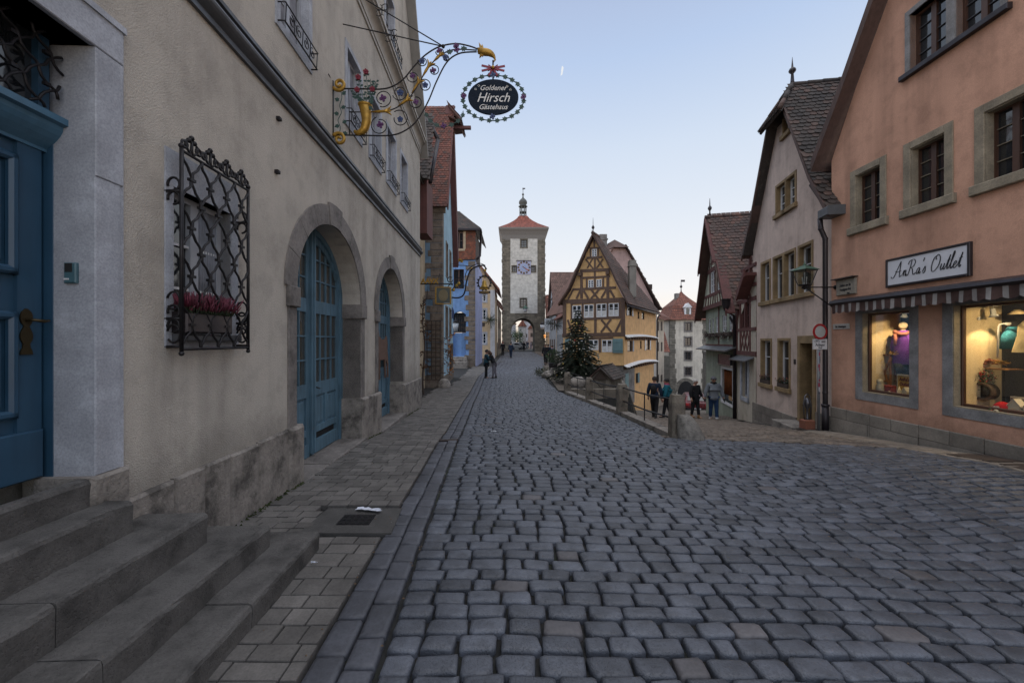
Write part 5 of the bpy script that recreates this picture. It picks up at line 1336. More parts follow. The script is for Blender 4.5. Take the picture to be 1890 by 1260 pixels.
mb.prism([T2.p(x, z, .1) for x, z in archpts(ar[0]-.5, ar[1]+.5, ar[2], ar[3]+.5, None)]+[], T2.n*-.08, holes=None)
mb.build('quoins', M['towerstone'], t2, T2)
mb = MB(); mb.prism([T2.p(x, z, .115) for x, z in archpts(ar[0], ar[1], ar[2]-.6, ar[3], -8.9)], T2.n*-.01); mb.build('passage_shade', M['dark'], t2)  # flat black sheet across the arch, painted for the shade inside
for w_ in wl2:
 o_ = sash_window(T2, t2, *w_, rec=.2, fr=.09, fm='timber_dark', nx=2, nz=3, bar=.05); mb = MB(); a, b, c, d = w_; e = .22
 for bb in ((a-e, a, c-e, d+e), (b, b+e, c-e, d+e), (a, b, d, d+e), (a, b, c-e, c)): T2.box(mb, *bb, -.05, .05)
 mb.build('surround', M['greystone'], o_)
def hip_roof(mb, T, L, D, z0, z1, top=0.05, over=.4, curve=.0, steps=6, m=0, n0=0.0, mat=None):
 """pyramidal roof, optionally concave"""
 rings = []
 for i in range(steps+1):
  t = i/steps; q_ = t**(1-curve*.0); inset = (1-top)*(t if curve == 0 else 1-(1-t)**(1+curve))
  cx_, hx_ = L/2, (L/2+over)*(1-inset)+0.0; hy_ = (D/2+over)*(1-inset)
  z = z0+(z1-z0)*t
  rings.append([T.p(cx_-hx_, z, n0-D/2+hy_), T.p(cx_+hx_, z, n0-D/2+hy_), T.p(cx_+hx_, z, n0-D/2-hy_), T.p(cx_-hx_, z, n0-D/2-hy_)])
 vs = [p for r in rings for p in r]; fs = []
 for i in range(steps):
  for j in range(4): q = (j+1) % 4; fs.append((i*4+j, i*4+q, (i+1)*4+q, (i+1)*4+j))
 fs.append((0, 3, 2, 1)); fs.append(tuple(steps*4+j for j in range(4))); mb.add(vs, fs, m)
M['tilefarred'] = masonry('far_red_roof', (.20, .075, .05), .3, .22, .03, (.06, .03, .025), .3, .5, uv=False)
mb = MB(); zr = zk(590, k2); hip_roof(mb, T2, LT2, 6, zr, zk(563, k2), top=.66, over=.45, curve=.35); hip_roof(mb, T2, LT2, 6, zk(563, k2), zk(533, k2), top=.02, over=-.75, curve=.25)
mb.build('roof', [M['tilefarred']], t2)
mb = MB(); T2.box(mb, s_(1264), s_(1276), zk(584, k2), zk(567, k2), -1.2, -.1); mb.prism([T2.p(s_(1262.5), zk(567, k2), .1), T2.p(s_(1277.5), zk(567, k2), .1), T2.p(s_(1270), zk(559, k2), .1)], T2.n*-1.8); dm = mb.build('dormer', M['white'], t2)
mb = MB(); T2.box(mb, s_(1267), s_(1273), zk(581, k2), zk(569, k2), -.1, -.08); mb.build('dormer_pane', M['glass'], dm)
mb = MB(); T2.box(mb, s_(1258), s_(1264), zk(556, k2), zk(538, k2), -3, -2.2); mb.build('chimney', M['greystone'], t2)
mb = MB(); c_ = T2.p(LT2/2, zk(534, k2), -3); mb.lathe(c_, [(.1, 0), (.05, .6), (.22, .8), (.22, .95), (.06, 1.1), (.03, 2.0)], 8); mb.box(c_+Vector((.3, 0, 1.85)), (.7, .04, .35)); mb.build('finial', M['darkpipe'], t2)
# town wall right of lower tower, with ivy arch
mb = MB(); q0 = Vector((xk(1288, 13), F/13, -7.5)); WW = Wall((xk(1297, 13), F/13), (xk(1345, 20), F/20), face=(0, 30)); wall_mesh(mb, WW, rect(0, WW.L, -7.5, .2), [])
WW.box(mb, 0, WW.L, .2, .5, -.4, .1); mb.build('town_wall', M['towerstone'], None, WW, label='rough stone town wall between the lower gate tower and the sage green house', cat='wall')
# ---------------------------------------------------------------- yellow half-timbered house
A_, B_ = (3.65, 28.56), (7.39, 26.25)
WY = Wall(A_, B_, face=(0, 0)); LY = WY.L
t_ = 455/735.; C_ = (7.39+t_*11, 26.25+11)
WF = Wall(B_, C_, face=(12, 20));
M['ochre'] = plaster('ochre_render', (.68, .43, .20), 50, .3, .13, .003)
M['ochreflank'] = wood('ochre_boarding', (.64, .38, .17), .85, 'z', .5, .25)
yel = thing('half_timbered_house', 'crooked yellow half-timbered gable house behind the Christmas tree', 'building', (5.6, 27.4, -.4))
def y(px, py): return WY.sz(px, py)
zE_ = WY.sz(1152, 553)[1]; zL = WY.sz(1096, 616)[1]; zG = WY.sz(1152, 674)[1]
apx_, apz = WY.sz(1096.5, 441)
fl_w = [(1056.5, 1073, 563.5, 587), (1078, 1095.5, 562, 586), (1101, 1119.5, 560.5, 585), (1123.5, 1142, 559.5, 583.5)]
gf_w = [(1087, 1104.5, 627, 645.5), (1111, 1130, 627, 649.5), (1068, 1080, 627, 646)]
at_w = [(1086, 1095.5, 516.5, 531), (1101, 1110.5, 515.5, 529.5)]; tp_w = [(1092.5, 1101.5, 459.5, 474)]
Hh = []; wy = []
for a, b, c, d in fl_w+gf_w+at_w+tp_w:
 s0_, z1__ = y(a, c); s1_, z0__ = y(b, d); z0__ = WY.sz((a+b)/2, d)[1]; z1__ = WY.sz((a+b)/2, c)[1]
 wy.append((s0_, s1_, z0__, z1__)); Hh.append((rect(s0_, s1_, z0__, z1__), .1))
rakeL = [y(1040, 556), y(1054, 535), y(1070, 497), y(1086, 460)]; rakeR = [y(1152, 553), y(1136, 520), y(1121, 487), y(1107, 460)]
outl = [(0, zG-.02), (LY, zG-.02)]+rakeR+[(apx_, apz)]+rakeL[::-1]
mb = MB(); wall_mesh(mb, WY, outl, Hh); mb.build('wall', M['ochre'], yel, WY)
mb = MB(); WY.box(mb, .1, LY-.1, -2.6, zG, -3, -.10); mb.build('lower_wall', M['greystone'], yel)
mb = MB()
P2 = lambda *a: [(y(*a[i]), y(*a[i+1])) for i in range(0, len(a), 2)]
tl = []
def tb(x0, y0, x1, y1, w_=.14): tl.append((y(x0, y0), y(x1, y1), w_))
tb(1038, 556.5, 1154, 552.5, .26); tb(1038, 619, 1154, 616.5, .26); tb(1053, 590, 1146, 585.5, .15); tb(1053, 560, 1146, 556, .12)
for x in (1042, 1150): tb(x, 556, x, 617, .26)
for x in (1055, 1075.5, 1098.5, 1121.5, 1144): tb(x, 558, x, 588, .13)
tb(1099, 588, 1099, 617, .17); tb(1048, 590, 1056, 614); tb(1060, 614, 1078, 591); tb(1062, 591, 1080, 614); tb(1110, 590, 1129, 613); tb(1128, 589, 1109, 613); tb(1136, 613, 1148, 589)
tb(1071, 500, 1125, 497.5, .2); tb(1057, 534, 1137, 530.5, .15); tb(1071, 513, 1126, 510, .13); tb(1098, 497, 1098, 533, .13); tb(1073.5, 499, 1073.5, 551, .19); tb(1122, 497, 1122, 550, .19); tb(1083, 512, 1083, 533, .11); tb(1113.5, 511, 1113.5, 531, .11)
tb(1091, 534, 1104, 551); tb(1106, 534, 1091, 551); tb(1076, 534, 1086, 551); tb(1120, 533, 1110, 550); tb(1064, 551, 1071, 536); tb(1134, 549, 1126, 535); tb(1058, 534, 1049, 552, .12)
tb(1083, 476, 1112, 474.5, .14); tb(1098, 475, 1098, 498, .13); tb(1084, 495, 1094, 477, .1); tb(1081, 478, 1095, 496, .1); tb(1102, 477, 1113, 494, .1); tb(1113, 478, 1101, 495, .1)
tb(1090, 459, 1090, 475, .1); tb(1104, 459, 1104, 474, .1); tb(1088, 458, 1107, 457.5, .12); tb(1097, 443, 1097, 458, .12); tb(1083, 624.5, 1132, 623, .12); tb(1084, 624, 1084, 650, .16); tb(1107.5, 624, 1107.5, 650, .16)
beams(mb, WY, tl, pr=.035);
ends = [y(1071+0, 506), y(1122, 503)]
for e in ends: WY.box(mb, e[0]-.12, e[0]+.12, e[1]-.12, e[1]+.1, 0, .14)
mb.build('timber_frame', M['timber_brown'], yel)
for i, (a, b, c, d) in enumerate(wy):
 w_ = sash_window(WY, yel, a, b, c, d, rec=.03, fr=.05, nx=2, nz=2 if i < 7 else 3, rowz=[c+(d-c)*.62] if i < 7 else None, fm='white', curtain=i < 7, bar=.03)
# shutters
M['shutter'] = wood('teal_shutter', (.13, .22, .23), .6, 'z', .2, .15)
for a, b in ((1131, 1150), (1043.5, 1057)):
 mb = MB(); s0_, z0__ = y(a, 651); s1_, _ = y(b, 651); z1__ = y(a, 625)[1]; WY.box(mb, s0_, s1_, z0__, z1__, .04, .075); WY.box(mb, s0_, s1_, z0__+.15, z0__+.23, .075, .095); WY.box(mb, s0_, s1_, z1__-.23, z1__-.15, .075, .095)
 mb.build('shutter', M['shutter'], yel)
# verge boards, roof, flank
mb = MB()
for pts, sg in ((rakeL, -1), (rakeR, 1)):
 pp = [(pts[0][0]+sg*.28, pts[0][1]-.22)]+[(a+sg*.10, b+.05) for a, b in pts[1:]]+[(apx_, apz+.28)]
 for (a, b), (c, d) in zip(pp[:-1], pp[1:]): mb.prism([WY.p(a, b-.1, .30), WY.p(c, d-.1, .30), WY.p(c, d+.10, .30), WY.p(a, b+.10, .30)], WY.n*-.28)
mb.build('verge_board', M['timber_brown'], yel)
mb = MB(); bk = -9.5; q_ = lambda s, z, n: WY.p(s, z, n)
rr = [(LY+.34, rakeR[0][1]-.3), (rakeR[1][0]+.12, rakeR[1][1]+.06), (rakeR[2][0]+.1, rakeR[2][1]+.08), (apx_, apz+.32)]
bks = [-9.5, -7.0, -3.4, -1.0]
for (a, b), (c, d), k0, k1 in zip(rr[:-1], rr[1:], bks[:-1], bks[1:]): roof_plane(mb, q_(a, b, .32), q_(a, b, k0), q_(c, d, k1), q_(c, d, .32), .2, .19)
ll = [(-.28, rakeL[0][1]-.2), (rakeL[1][0]-.12, rakeL[1][1]+.06), (rakeL[2][0]-.1, rakeL[2][1]+.08), (apx_, apz+.32)]
for (a, b), (c, d), k0, k1 in zip(ll[:-1], ll[1:], bks[:-1], bks[1:]): slab(mb, q_(a, b, .32), q_(a, b, k0), q_(c, d, k1), q_(c, d, .32), .08)
mb.build('roof', M['tilemix'], yel); mb = MB(); ridge_caps(mb, q_(apx_, apz+.36, .3), q_(apx_, apz+.36, -1.0), .12); mb.build('ridge', M['tilemix'], yel)
mb = MB(); mb.lathe(q_(apx_, apz+.3, .2), [(.05, 0), (.03, .3), (.1, .4), (.1, .47), (.02, .6), (.01, 1.1)], 8); mb.build('finial', M['darkpipe'], yel)
fz = lambda px, py: WF.sz(px, py)
fw = [(1158, 1166, 561, 582), (1177, 1180, 575, 588), (1184.5, 1189.5, 575, 589), (1158, 1167, 628, 649), (1181.5, 1184.5, 629, 644), (1191, 1199, 626, 646)]
zf1 = zL; zf2 = zG
mb = MB(); LFl = 9.6; zTop = rakeR[0][1]
fwr = []
for a, b, c, d in fw: s0_, zt = fz(a, c); s1_, zb = fz(b, d); zb = fz(a, d)[1]; s1_ = min(s1_, LFl-.1); fwr.append((s0_, s1_, zb, zt))
wall_mesh(mb, WF, rect(0, LFl, zG, zTop), [(rect(*r), .12) for r in fwr], n=.0); mb.build('flank_wall', M['ochreflank'], yel)
mb = MB(); WF.box(mb, .15, LFl, -5.5, zG, -3, -.18); mb.build('flank_base', M['ochreflank'], yel)
for r in fwr: sash_window(WF, yel, *r, rec=.08, fr=.05, nx=1, nz=2, fm='timber_dark')
for i in (0, 3, 5):
 a, b, c, d = fwr[i]; mb = MB()
 for e in (((a-.25, a-.02), (b+.02, b+.25)) if i != 3 else ((b+.02, b+.3),)): WF.box(mb, e[0], e[1], c, d, .02, .05)
 mb.build('shutter', M['white'] if i != 3 else M['bluegrey'], yel)
for zc_, in ((zL-.1,), (zG,)):
 mb = MB(); nn = 16
 for i in range(nn):
  t0, t1 = i/nn, (i+1)/nn; bow = lambda t: .0+.12*math.sin(PI*t)*(1 if zc_ > 1 else 1.4)
  mb.prism([WF.p(LFl*t0, zc_+bow(t0), .0), WF.p(LFl*t1, zc_+bow(t1), .0), WF.p(LFl*t1, zc_+bow(t1)-.14, .26), WF.p(LFl*t0, zc_+bow(t0)-.10, .20)], (0, 0, -.05))
 mb.build('flashing', M['snow'], yel)
for i in range(14):
 for a, b, c, d in ((zL-.42, zL-.2, 0, .16), (zG-.3, zG-.12, -.18, .1)): mb = MB(); WF.box(mb, .3+i*.68, .42+i*.68, a, b, c, d); mb.build('joist_end', M['timber_brown'], yel)
s0_, zt = fz(1178, 689); mb = MB(); WF.box(mb, s0_, s0_+.35, fz(1178, 707)[1], zt, -.17, -.12); mb.build('window', M['glass'], yel); mb = MB(); WF.box(mb, s0_+.4, s0_+.85, fz(1178, 707)[1], zt, -.17, -.1); mb.build('shutter', M['shutter'], yel)
mb = MB(); mb.tube([WF.p(-.2, zTop-.42, .3), WF.p(LFl, zTop-.42, .3)], .07, 8); mb.tube([WF.p(LFl-.1, zTop-.45, .3), WF.p(LFl-.0, zTop-.9, .1), WF.p(LFl, -4, .1)], .06, 8); mb.build('gutter', M['darkpipe'], yel)
mb = MB(); WF.box(mb, .6, 1.4, zG-3.4, zG-.6, -.17, -.08); mb.build('cellar_door', M['shutter'], yel)
mb = MB(); kc = 26.0; p = P(1166.5, 545, kc); mb.box((p.x, p.y, zk(515, kc)), (.47, .47, 2.6)); mb.prism([Vector((p.x-.29, p.y-.29, zk(492, kc))), Vector((p.x+.29, p.y-.29, zk(492, kc))), Vector((p.x, p.y-.29, zk(481, kc)))], (0, .58, 0)); mb.build('chimney', plaster('grey_chimney', (.26, .24, .21), 30, .4), yel)
# ---------------------------------------------------------------- big pink gable behind, and houses down the lane
kp = 22.0; Yp = F/kp
M['rose'] = plaster('rose_render', (.50, .35, .32), 30, .3, .12, .003)
M['offwhite'] = plaster('off_white_render', (.52, .48, .43), 30, .3, .14, .003)
rose = thing('rose_gabled_house', 'large rose pink gabled house with clipped gable towering behind the yellow house', 'building', (10, Yp+3, -2))
WR = Wall((xk(1070, kp), Yp), (xk(1209, kp), Yp+1.2), face=(0, 0)); mb = MB(); r_ = lambda px, py: WR.sz(px, py)
ap = [r_(1070, 570), r_(1070, 700), (WR.L, -4.5), r_(1208, 566), r_(1204, 553), r_(1155, 457), r_(1131, 457), r_(1118, 470)]
mb.prism([WR.p(a, b) for a, b in ap], WR.n*-.3); mb.build('wall', M['rose'], rose)
mb = MB()
roof_plane(mb, WR.p(r_(1219, 566)[0], r_(1208, 572)[1], .3), WR.p(r_(1219, 566)[0], r_(1208, 572)[1], -9), WR.p(r_(1154, 455)[0], r_(1154, 455)[1], -9), WR.p(r_(1154, 455)[0], r_(1154, 455)[1], .3), .25, .22)
a_, b_2 = r_(1128, 458), r_(1157, 458); t_p = r_(1142, 440)
mb.prism([WR.p(a_[0], a_[1], .4), WR.p(b_2[0], b_2[1], .4), WR.p(t_p[0], t_p[1]+.1, -.8)], WR.n*-1.5)
slab(mb, WR.p(r_(1060, 566)[0], r_(1070, 572)[1], .3), WR.p(r_(1060, 566)[0], r_(1070, 572)[1], -9), WR.p(t_p[0], t_p[1], -9), WR.p(r_(1131, 455)[0], r_(1131, 455)[1], .3), .1)
mb.build('roof', M['tilemix'], rose)
mb = MB()
for px, py in ((1188, 518), (1200, 530)): s_r, z_r = r_(px, py); WR.box(mb, s_r, s_r+.9, z_r, z_r+.45, -3, -1.2)
mb.build('dormer', M['timber_dark'], rose)
mb = MB(); pc = P(1122, 450, 21.5); mb.box((pc.x, pc.y+2, zk(446, 21.5)), (.66, .66, 2.2)); mb.box((pc.x, pc.y+2, zk(432, 21.5)), (.8, .8, .12)); mb.tube([(pc.x, pc.y+2, zk(432, 21.5)), (pc.x, pc.y+2, zk(426, 21.5))], .1, 8); mb.build('chimney', M['greystone'], rose)
C2 = (C_[0], C_[1])
white_ = thing('white_lane_house', 'narrow white rendered house beyond the yellow flank down the lane', 'building', (C_[0], C_[1], -4))
WL1 = Wall((xk(1200, 20.2), F/20.2), (xk(1213, 17.6), F/17.6), face=(30, 30))
mb = MB(); wall_mesh(mb, WL1, rect(0, WL1.L, -6.5, WL1.sz(1205, 566)[1]), []); mb.build('wall', M['offwhite'], white_)
for py0, py1 in ((580, 600), (610, 630), (660, 680)):
 s0_, z1_2 = WL1.sz(1204, py0); _, z0_2 = WL1.sz(1204, py1); mb = MB(); WL1.box(mb, s0_, s0_+.6, z0_2, z1_2, -.02, .03); mb.build('window', M['glass'], white_)
mb = MB(); zt = WL1.sz(1205, 566)[1]; mb.prism([WL1.p(-.3, zt, .5), WL1.p(WL1.L+.3, zt, .5), WL1.p(WL1.L+.3, zt+2.5, -1.5), WL1.p(-.3, zt+2.5, -1.5)], (0, 0, .15)); mb.build('roof', M['tilefarred'], white_)
cream_ = thing('cream_lane_house', 'cream house with paired shutters and overhanging eaves beyond the white house', 'building', (14, 42, -5))
WL2 = Wall((xk(1210, 17.4), F/17.4), (xk(1225.5, 15.6), F/15.6), face=(30, 30)); zt = WL2.sz(1212, 586)[1]
mb = MB(); wall_mesh(mb, WL2, rect(0, WL2.L, -8, zt), []); mb.quad(WL2.p(0, -8, 0), WL2.p(0, -8, -4), WL2.p(0, zt, -4), WL2.p(0, zt, 0)); mb.build('wall', plaster('peach_render', (.55, .47, .38), 30, .3), cream_)
for py0, py1 in ((593, 610), (631, 648), (692, 705)):
 for px in (1213, 1219.5):
  s0_, z1_2 = WL2.sz(px, py0); _, z0_2 = WL2.sz(px, py1); mb = MB(); WL2.box(mb, s0_, s0_+.9, z0_2, z1_2, -.02, .05); mb.build('window', M['timber_dark'], cream_)
mb = MB(); mb.prism([WL2.p(-.4, zt, .6), WL2.p(WL2.L+.5, zt, .6), WL2.p(WL2.L+.5, zt+1.5, -1.5), WL2.p(-.4, zt+2.6, -2.5)], (0, 0, .2)); mb.build('roof', M['tilefarred'], cream_)
lowh = thing('low_roofed_house', 'low stone house with dark red roof next to the lower gate tower', 'building', (16, 54, -7))
k5 = 13.2; mb = MB(); mb.box((xk(1228, k5), F/k5+2, zk(690, k5)), (1.3, 4, 5.0)); mb.build('wall', M['towerstone'], lowh)
mb = MB(); mb.prism([Vector((xk(1217, k5), F/k5, zk(650, k5))), Vector((xk(1237, k5), F/k5, zk(650, k5))), Vector((xk(1237, k5), F/k5+2.5, zk(604, k5))), Vector((xk(1217, k5), F/k5+2.5, zk(604, k5)))], (0, 4, 0)); mb.build('roof', M['tilefarred'], lowh)
# ---------------------------------------------------------------- set-back strip house behind the guest house corner
M['strip'] = plaster('aged_yellow_render', (.46, .37, .26), 40, .3, .2, .003)
strip = thing('set_back_house', 'narrow aged yellow house with small tiled roof between the guest house and blue house', 'building', (-4.3, 16, -.4))
lat = lambda a, Y: (-a+TH*Y, Y)
WS = Wall(lat(3.55, 13.2), lat(3.55, 19.7), face=(0, 15))
mb = MB(); wall_mesh(mb, WS, rect(0, WS.L, -1, 8.9), []); mb.build('wall', M['strip'], strip)
WS2 = Wall(lat(3.05, 13.2), lat(3.05, 17.3), face=(0, 15));
mb = MB(); roof_plane(mb, WS2.p(0, 8.4, 0), WS2.p(WS2.L, 8.4, 0), WS2.p(WS2.L-.4, 11.3, -1.6), WS2.p(0, 11.3, -1.6), .2, .19); mb.build('roof', M['tiledark'], strip)
mb = MB(); ridge_caps(mb, WS2.p(WS2.L+.05, 9.9, .1), WS2.p(WS2.L-.3, 11.4, -1.6), .11); mb.build('ridge', M['ridge'], strip)
mb = MB(); roof_plane(mb, P(762, 330, 45), P(793, 330, 45), P(798, 216, 40), P(765, 216, 40), .2, .19); mb.build('hood_roof', M['tiledark'], strip)
mb = MB(); mb.tube([P(808, 258, 41), P(794, 337, 43)], .09, 8); mb.tube([P(783, 212, 40), P(797, 236, 40.5), P(809, 258, 41)], .10, 6); mb.build('gutter', M['darkpipe'], strip)
mb = MB(); pA, pB = P(779, 331, 44), P(788, 430, 44);
mb.box8([Vector((pA.x-.3, pA.y, pB.z)), Vector((pB.x, pA.y, pB.z)), Vector((pB.x, pA.y+1.2, pB.z)), Vector((pA.x-.3, pA.y+1.2, pB.z)), Vector((pA.x-.3, pA.y, pA.z)), Vector((pB.x, pA.y, pA.z)), Vector((pB.x, pA.y+1.2, pA.z)), Vector((pA.x-.3, pA.y+1.2, pA.z))]); mb.build('timber_oriel', M['timber_red'], strip)
# ---------------------------------------------------------------- blue house with stone quoins
M['blue1'] = plaster('faded_blue_render', (.175, .275, .385), 30, .4, .22, .004)
M['paleblue'] = plaster('pale_blue_render', (.34, .50, .60), 30, .4, .12, .004)
M['quoin'] = stone('brown_quoin_stone', (.165, .135, .11), 3, .7, grainy=30)
kb = 37.3; bx, by = xk(817, kb), F/kb
blue = thing('blue_house', 'faded blue house with brown stone quoins and a steep red tiled roof', 'building', (bx-1.5, by+2, -.4))
WB = Wall((bx-3.2, by), (bx, by), face=(0, 0)); WBs = Wall((bx, by), (xk(836, 30.2), F/30.2), face=(5, 20))
zeb = zk(383, kb); LB = WB.L
mb = MB(); wall_mesh(mb, WB, rect(0, LB, -1, zeb), []); mb.build('wall', M['blue1'], blue)
bw = [(WBs.L*.28, WBs.L*.42, 5.3, 7.0), (WBs.L*.62, WBs.L*.76, 5.3, 6.9), (WBs.L*.25, WBs.L*.42, 2.1, 3.6), (WBs.L*.6, WBs.L*.76, 2.1, 3.6), (WBs.L*.62, WBs.L*.95, -.3, 1.6)]
zrb = 14.6; RG = (WBs.L*.5)
mb = MB(); wall_mesh(mb, WBs, [(0, -1), (WBs.L, -1), (WBs.L, zeb), (RG, zrb), (0, zeb)], [(rect(*b_), .15) for b_ in bw]); mb.build('gable_wall', M['paleblue'], blue)
for b_ in bw:
 w_ = sash_window(WBs, blue, *b_, rec=.12, fm='brownwin', nx=2, nz=3, surround=.1, sm='quoin', sn=.03)
mb = MB(); z = -.8; i = 0
while z < zeb-.2:
 h_ = random.uniform(.28, .42); wd_ = [.55, .92, .62, .8][i % 4]*random.uniform(.85, 1.15)
 WB.box(mb, LB-wd_, LB+.012, z, z+h_-.012, -.3, .02+random.uniform(0, .012), bev=.02); z += h_; i += 1
for c_, z in ((.95, 3.5), (.8, 5.2), (1.05, 1.9), (.9, 6.4)): WB.box(mb, LB-c_-.5, LB-c_, z, z+.3, -.2, .014, bev=.02)
WB.box(mb, LB-3, LB+.02, -1, .12, -.2, .05); WBs.box(mb, 0, WBs.L, -1, .05, -.2, .05)
mb.prism([WB.p(LB-.9+.75*math.cos(t), 2.35+.55*math.sin(t), .03) for t in np.linspace(0, PI, 9)], WB.n*-.02)
mb.build('quoins', M['quoin'], blue)
mb = MB(); moulding(mb, WB, 0, LB+.15, [(-.02, zeb-.28), (.06, zeb-.28), (.10, zeb-.15), (.2, zeb-.05), (.22, zeb), (-.02, zeb)]); mb.build('cornice', M['quoin'], blue)
mb = MB(); ov = .32
e0, e1 = WB.p(0, zeb-.05, .30), Vector((bx+ov*.95, by-.30, zeb-.05)); r1 = WBs.p(RG, zrb+.15, ov); r0 = r1+Vector((-3.6, 0, 0)); e0.x = e1.x-3.6
roof_plane(mb, e0, e1, r1, r0, .17, .15, mu=0); mb.build('roof', M['tilered'], blue)
mb = MB(); f1 = WBs.p(WBs.L+.5, 6.6, ov)
mb.prism([r1+Vector((0, 0, .1)), f1+Vector((0, 0, .1)), f1-Vector((0, .35, .25)), r1-Vector((0, .25, .5))], WBs.n*-.45)
mb.prism([e1+Vector((.02, -.02, .12)), r1+Vector((.02, 0, .12)), r1+Vector((.02, 0, -.14)), e1+Vector((.02, .1, -.14))], (-.06, 0, 0)); mb.build('verge_board', M['timber_red'], blue)
mb = MB(); h0 = r1+Vector((0, -.7, -.9)); hz_ = r1.z
mb.prism([Vector((r1.x-.2, r1.y-.9, hz_-1.0)), Vector((r1.x+.46, r1.y-.3, hz_-1.05)), Vector((r1.x+.46, r1.y+.8, hz_-1.05)), Vector((r1.x-.1, r1.y+1.2, hz_-.9))], (0, 0, .06))
tp = r1+Vector((-.3, 0, .12)); qa, qb = Vector((r1.x+.5, r1.y-1.0, hz_-1.15)), Vector((r1.x+.5, r1.y+1.0, hz_-1.15))
roof_plane(mb, qa, qb, tp+Vector((0, .1, 0)), tp-Vector((0, .1, 0)), .17, .15); mb.build('half_hip', M['tilered'], blue)
mb = MB(); mb.bar(r1+Vector((-.5, -.2, -1.25)), r1+Vector((.95, -.2, -1.25)), .16); mb.build('hoist_beam', M['timber_red'], blue)
# guard stone, trellis with climber at the blue house corner
gs_ = MB(); c_ = Vector((bx+.12, by-.25, g(bx, by)-.1)); gs_.lathe(c_, [(.34, 0), (.33, .2), (.27, .38), (.16, .5), (.02, .54)], 12); gs_.build('guard_stone', M['tuff'], None, label='rounded guard stone at the foot of the blue house corner', cat='guard stone')
tr = thing('trellis', 'dark wooden trellis panel with bare climber on the blue house corner', 'trellis', (bx-.4, by-.06, 1.2))
tx0, tx1, tz0_, tz1_ = xk(789, kb), xk(813, kb), zk(700, kb), zk(592, kb)
mb = MB();
for i in range(4): x = tx0+(tx1-tx0)*i/3; mb.box((x, by-.08, (tz0_+tz1_)/2), (.035, .03, tz1_-tz0_))
for i in range(14): z = tz0_+(tz1_-tz0_)*i/13; mb.box(((tx0+tx1)/2, by-.10, z), (tx1-tx0+.08, .025, .035))
mb.build('lattice', M['timber_dark'], tr)
def climber(name, label, pts, r0, spread, n, leafm, seed, leafsize=.05, group=None, nrm=(0, -1, 0)):
 rd = random.Random(seed); o = thing(name, label, 'climbing plant', pts[0], group); c = crv(pts, 6); mb = MB()
 mb.tube(c, [r0*(1-.7*i/len(c)) for i in range(len(c))], 6)
 ends = []
 for i in range(n):
  b = c[rd.randrange(len(c)//4, len(c))]; q = [b]; d = Vector((rd.uniform(-1, 1), rd.uniform(-.5, .1), rd.uniform(-.6, 1))).normalized()
  for k in range(5): d = (d+Vector((rd.uniform(-.6, .6), rd.uniform(-.2, .1), rd.uniform(-.5, .5)))).normalized(); q.append(q[-1]+d*spread/5); ends.append(q[-1])
  mb.tube(q, [r0*.25*(1-.15*k) for k in range(6)], 4)
 mb.build('stem', M['timber_dark'], o); mb = MB()
 for e in ends:
  for _ in range(2):
   s = leafsize*rd.uniform(.6, 1.2); v = [e+Vector((rd.uniform(-s, s), rd.uniform(-s, s), rd.uniform(-s, s)))*1.1 for _ in range(4)]; mb.add(v, [(0, 1, 2, 3)])
 mb.build('foliage', leafm, o); return o
M['dryleaf'] = paint('dry_leaf', (.10, .045, .018), .8, wear=.4, island=.6)
kt = lambda px, py, k=37.0: P(px, py, k)
climber('climbing_plant', 'bare climbing plant winding up the trellis on the blue house', [kt(800, 712), kt(806, 690), kt(800, 670), kt(812, 640), kt(803, 610)], .05, .7, 26, M['dryleaf'], 3)
climber('climbing_plant', 'dark vine climbing the edge of the aged yellow house', [kt(783, 738, 42), kt(780, 700, 42), kt(784, 640, 42), kt(780, 590, 42), kt(783, 545, 42)], .05, .35, 26, M['dryleaf'], 5)
climber('climbing_plant', 'climber with rusty orange leaves beside the pale blue shop front', [P(824, 700, 34), P(822, 680, 34), P(828, 650, 34), P(825, 625, 34)], .03, .55, 26, paint('orange_leaf', (.32, .13, .03), .8, island=.5), 8, .07)
# ---------------------------------------------------------------- periwinkle house with tile-hung top floor
k3 = 23.3; X3, Y3 = xk(877, k3), F/k3
M['peri'] = plaster('periwinkle_render', (.19, .33, .60), 30, .4, .12, .004)
peri = thing('periwinkle_house', 'bright periwinkle blue house with tile-hung top floor and arched doorway', 'building', (X3-1.5, Y3+2, -.2))
W3 = Wall((X3-3.4, Y3), (X3, Y3), face=(0, 0)); L3 = W3.L; s3 = lambda px: L3-(877-px)/k3; z3 = lambda py: zk(py, k3)
dz0, dz1 = z3(656), z3(575)
mb = MB(); wall_mesh(mb, W3, rect(0, L3, -1, z3(480)), [(rect(s3(837), s3(856.5), z3(533), z3(497)), .2), ([(s3(836), z3(656)), (s3(860), z3(656)), (s3(860), z3(580)), (s3(854), z3(576)), (s3(848), z3(574.5)), (s3(842), z3(576)), (s3(836), z3(580))], .45)])
mb.quad(W3.p(L3, -1, 0), W3.p(L3, -1, -6), W3.p(L3, z3(480), -6), W3.p(L3, z3(480), 0)); mb.build('wall', M['peri'], peri)
mb = MB(); z = -.8; i = 0
while z < z3(485):
 h_ = random.uniform(.3, .5); wd_ = [.5, .75, .55, .85][i % 4]; W3.box(mb, L3-wd_, L3+.01, z, z+h_-.015, -.3, .03, bev=.02); z += h_; i += 1
W3.box(mb, 0, L3, -1, z3(660), -.3, .04); mb.build('quoins', M['quoin'], peri)
W3s = Wall((X3, Y3), (X3+.1, Y3+6), face=(5, 30)); mb = MB(); W3s.box(mb, .05, 5.9, -.9, z3(482), -.2, .02); mb.build('flank_render', plaster('lilac_render', (.42, .46, .66), 30, .3), peri)
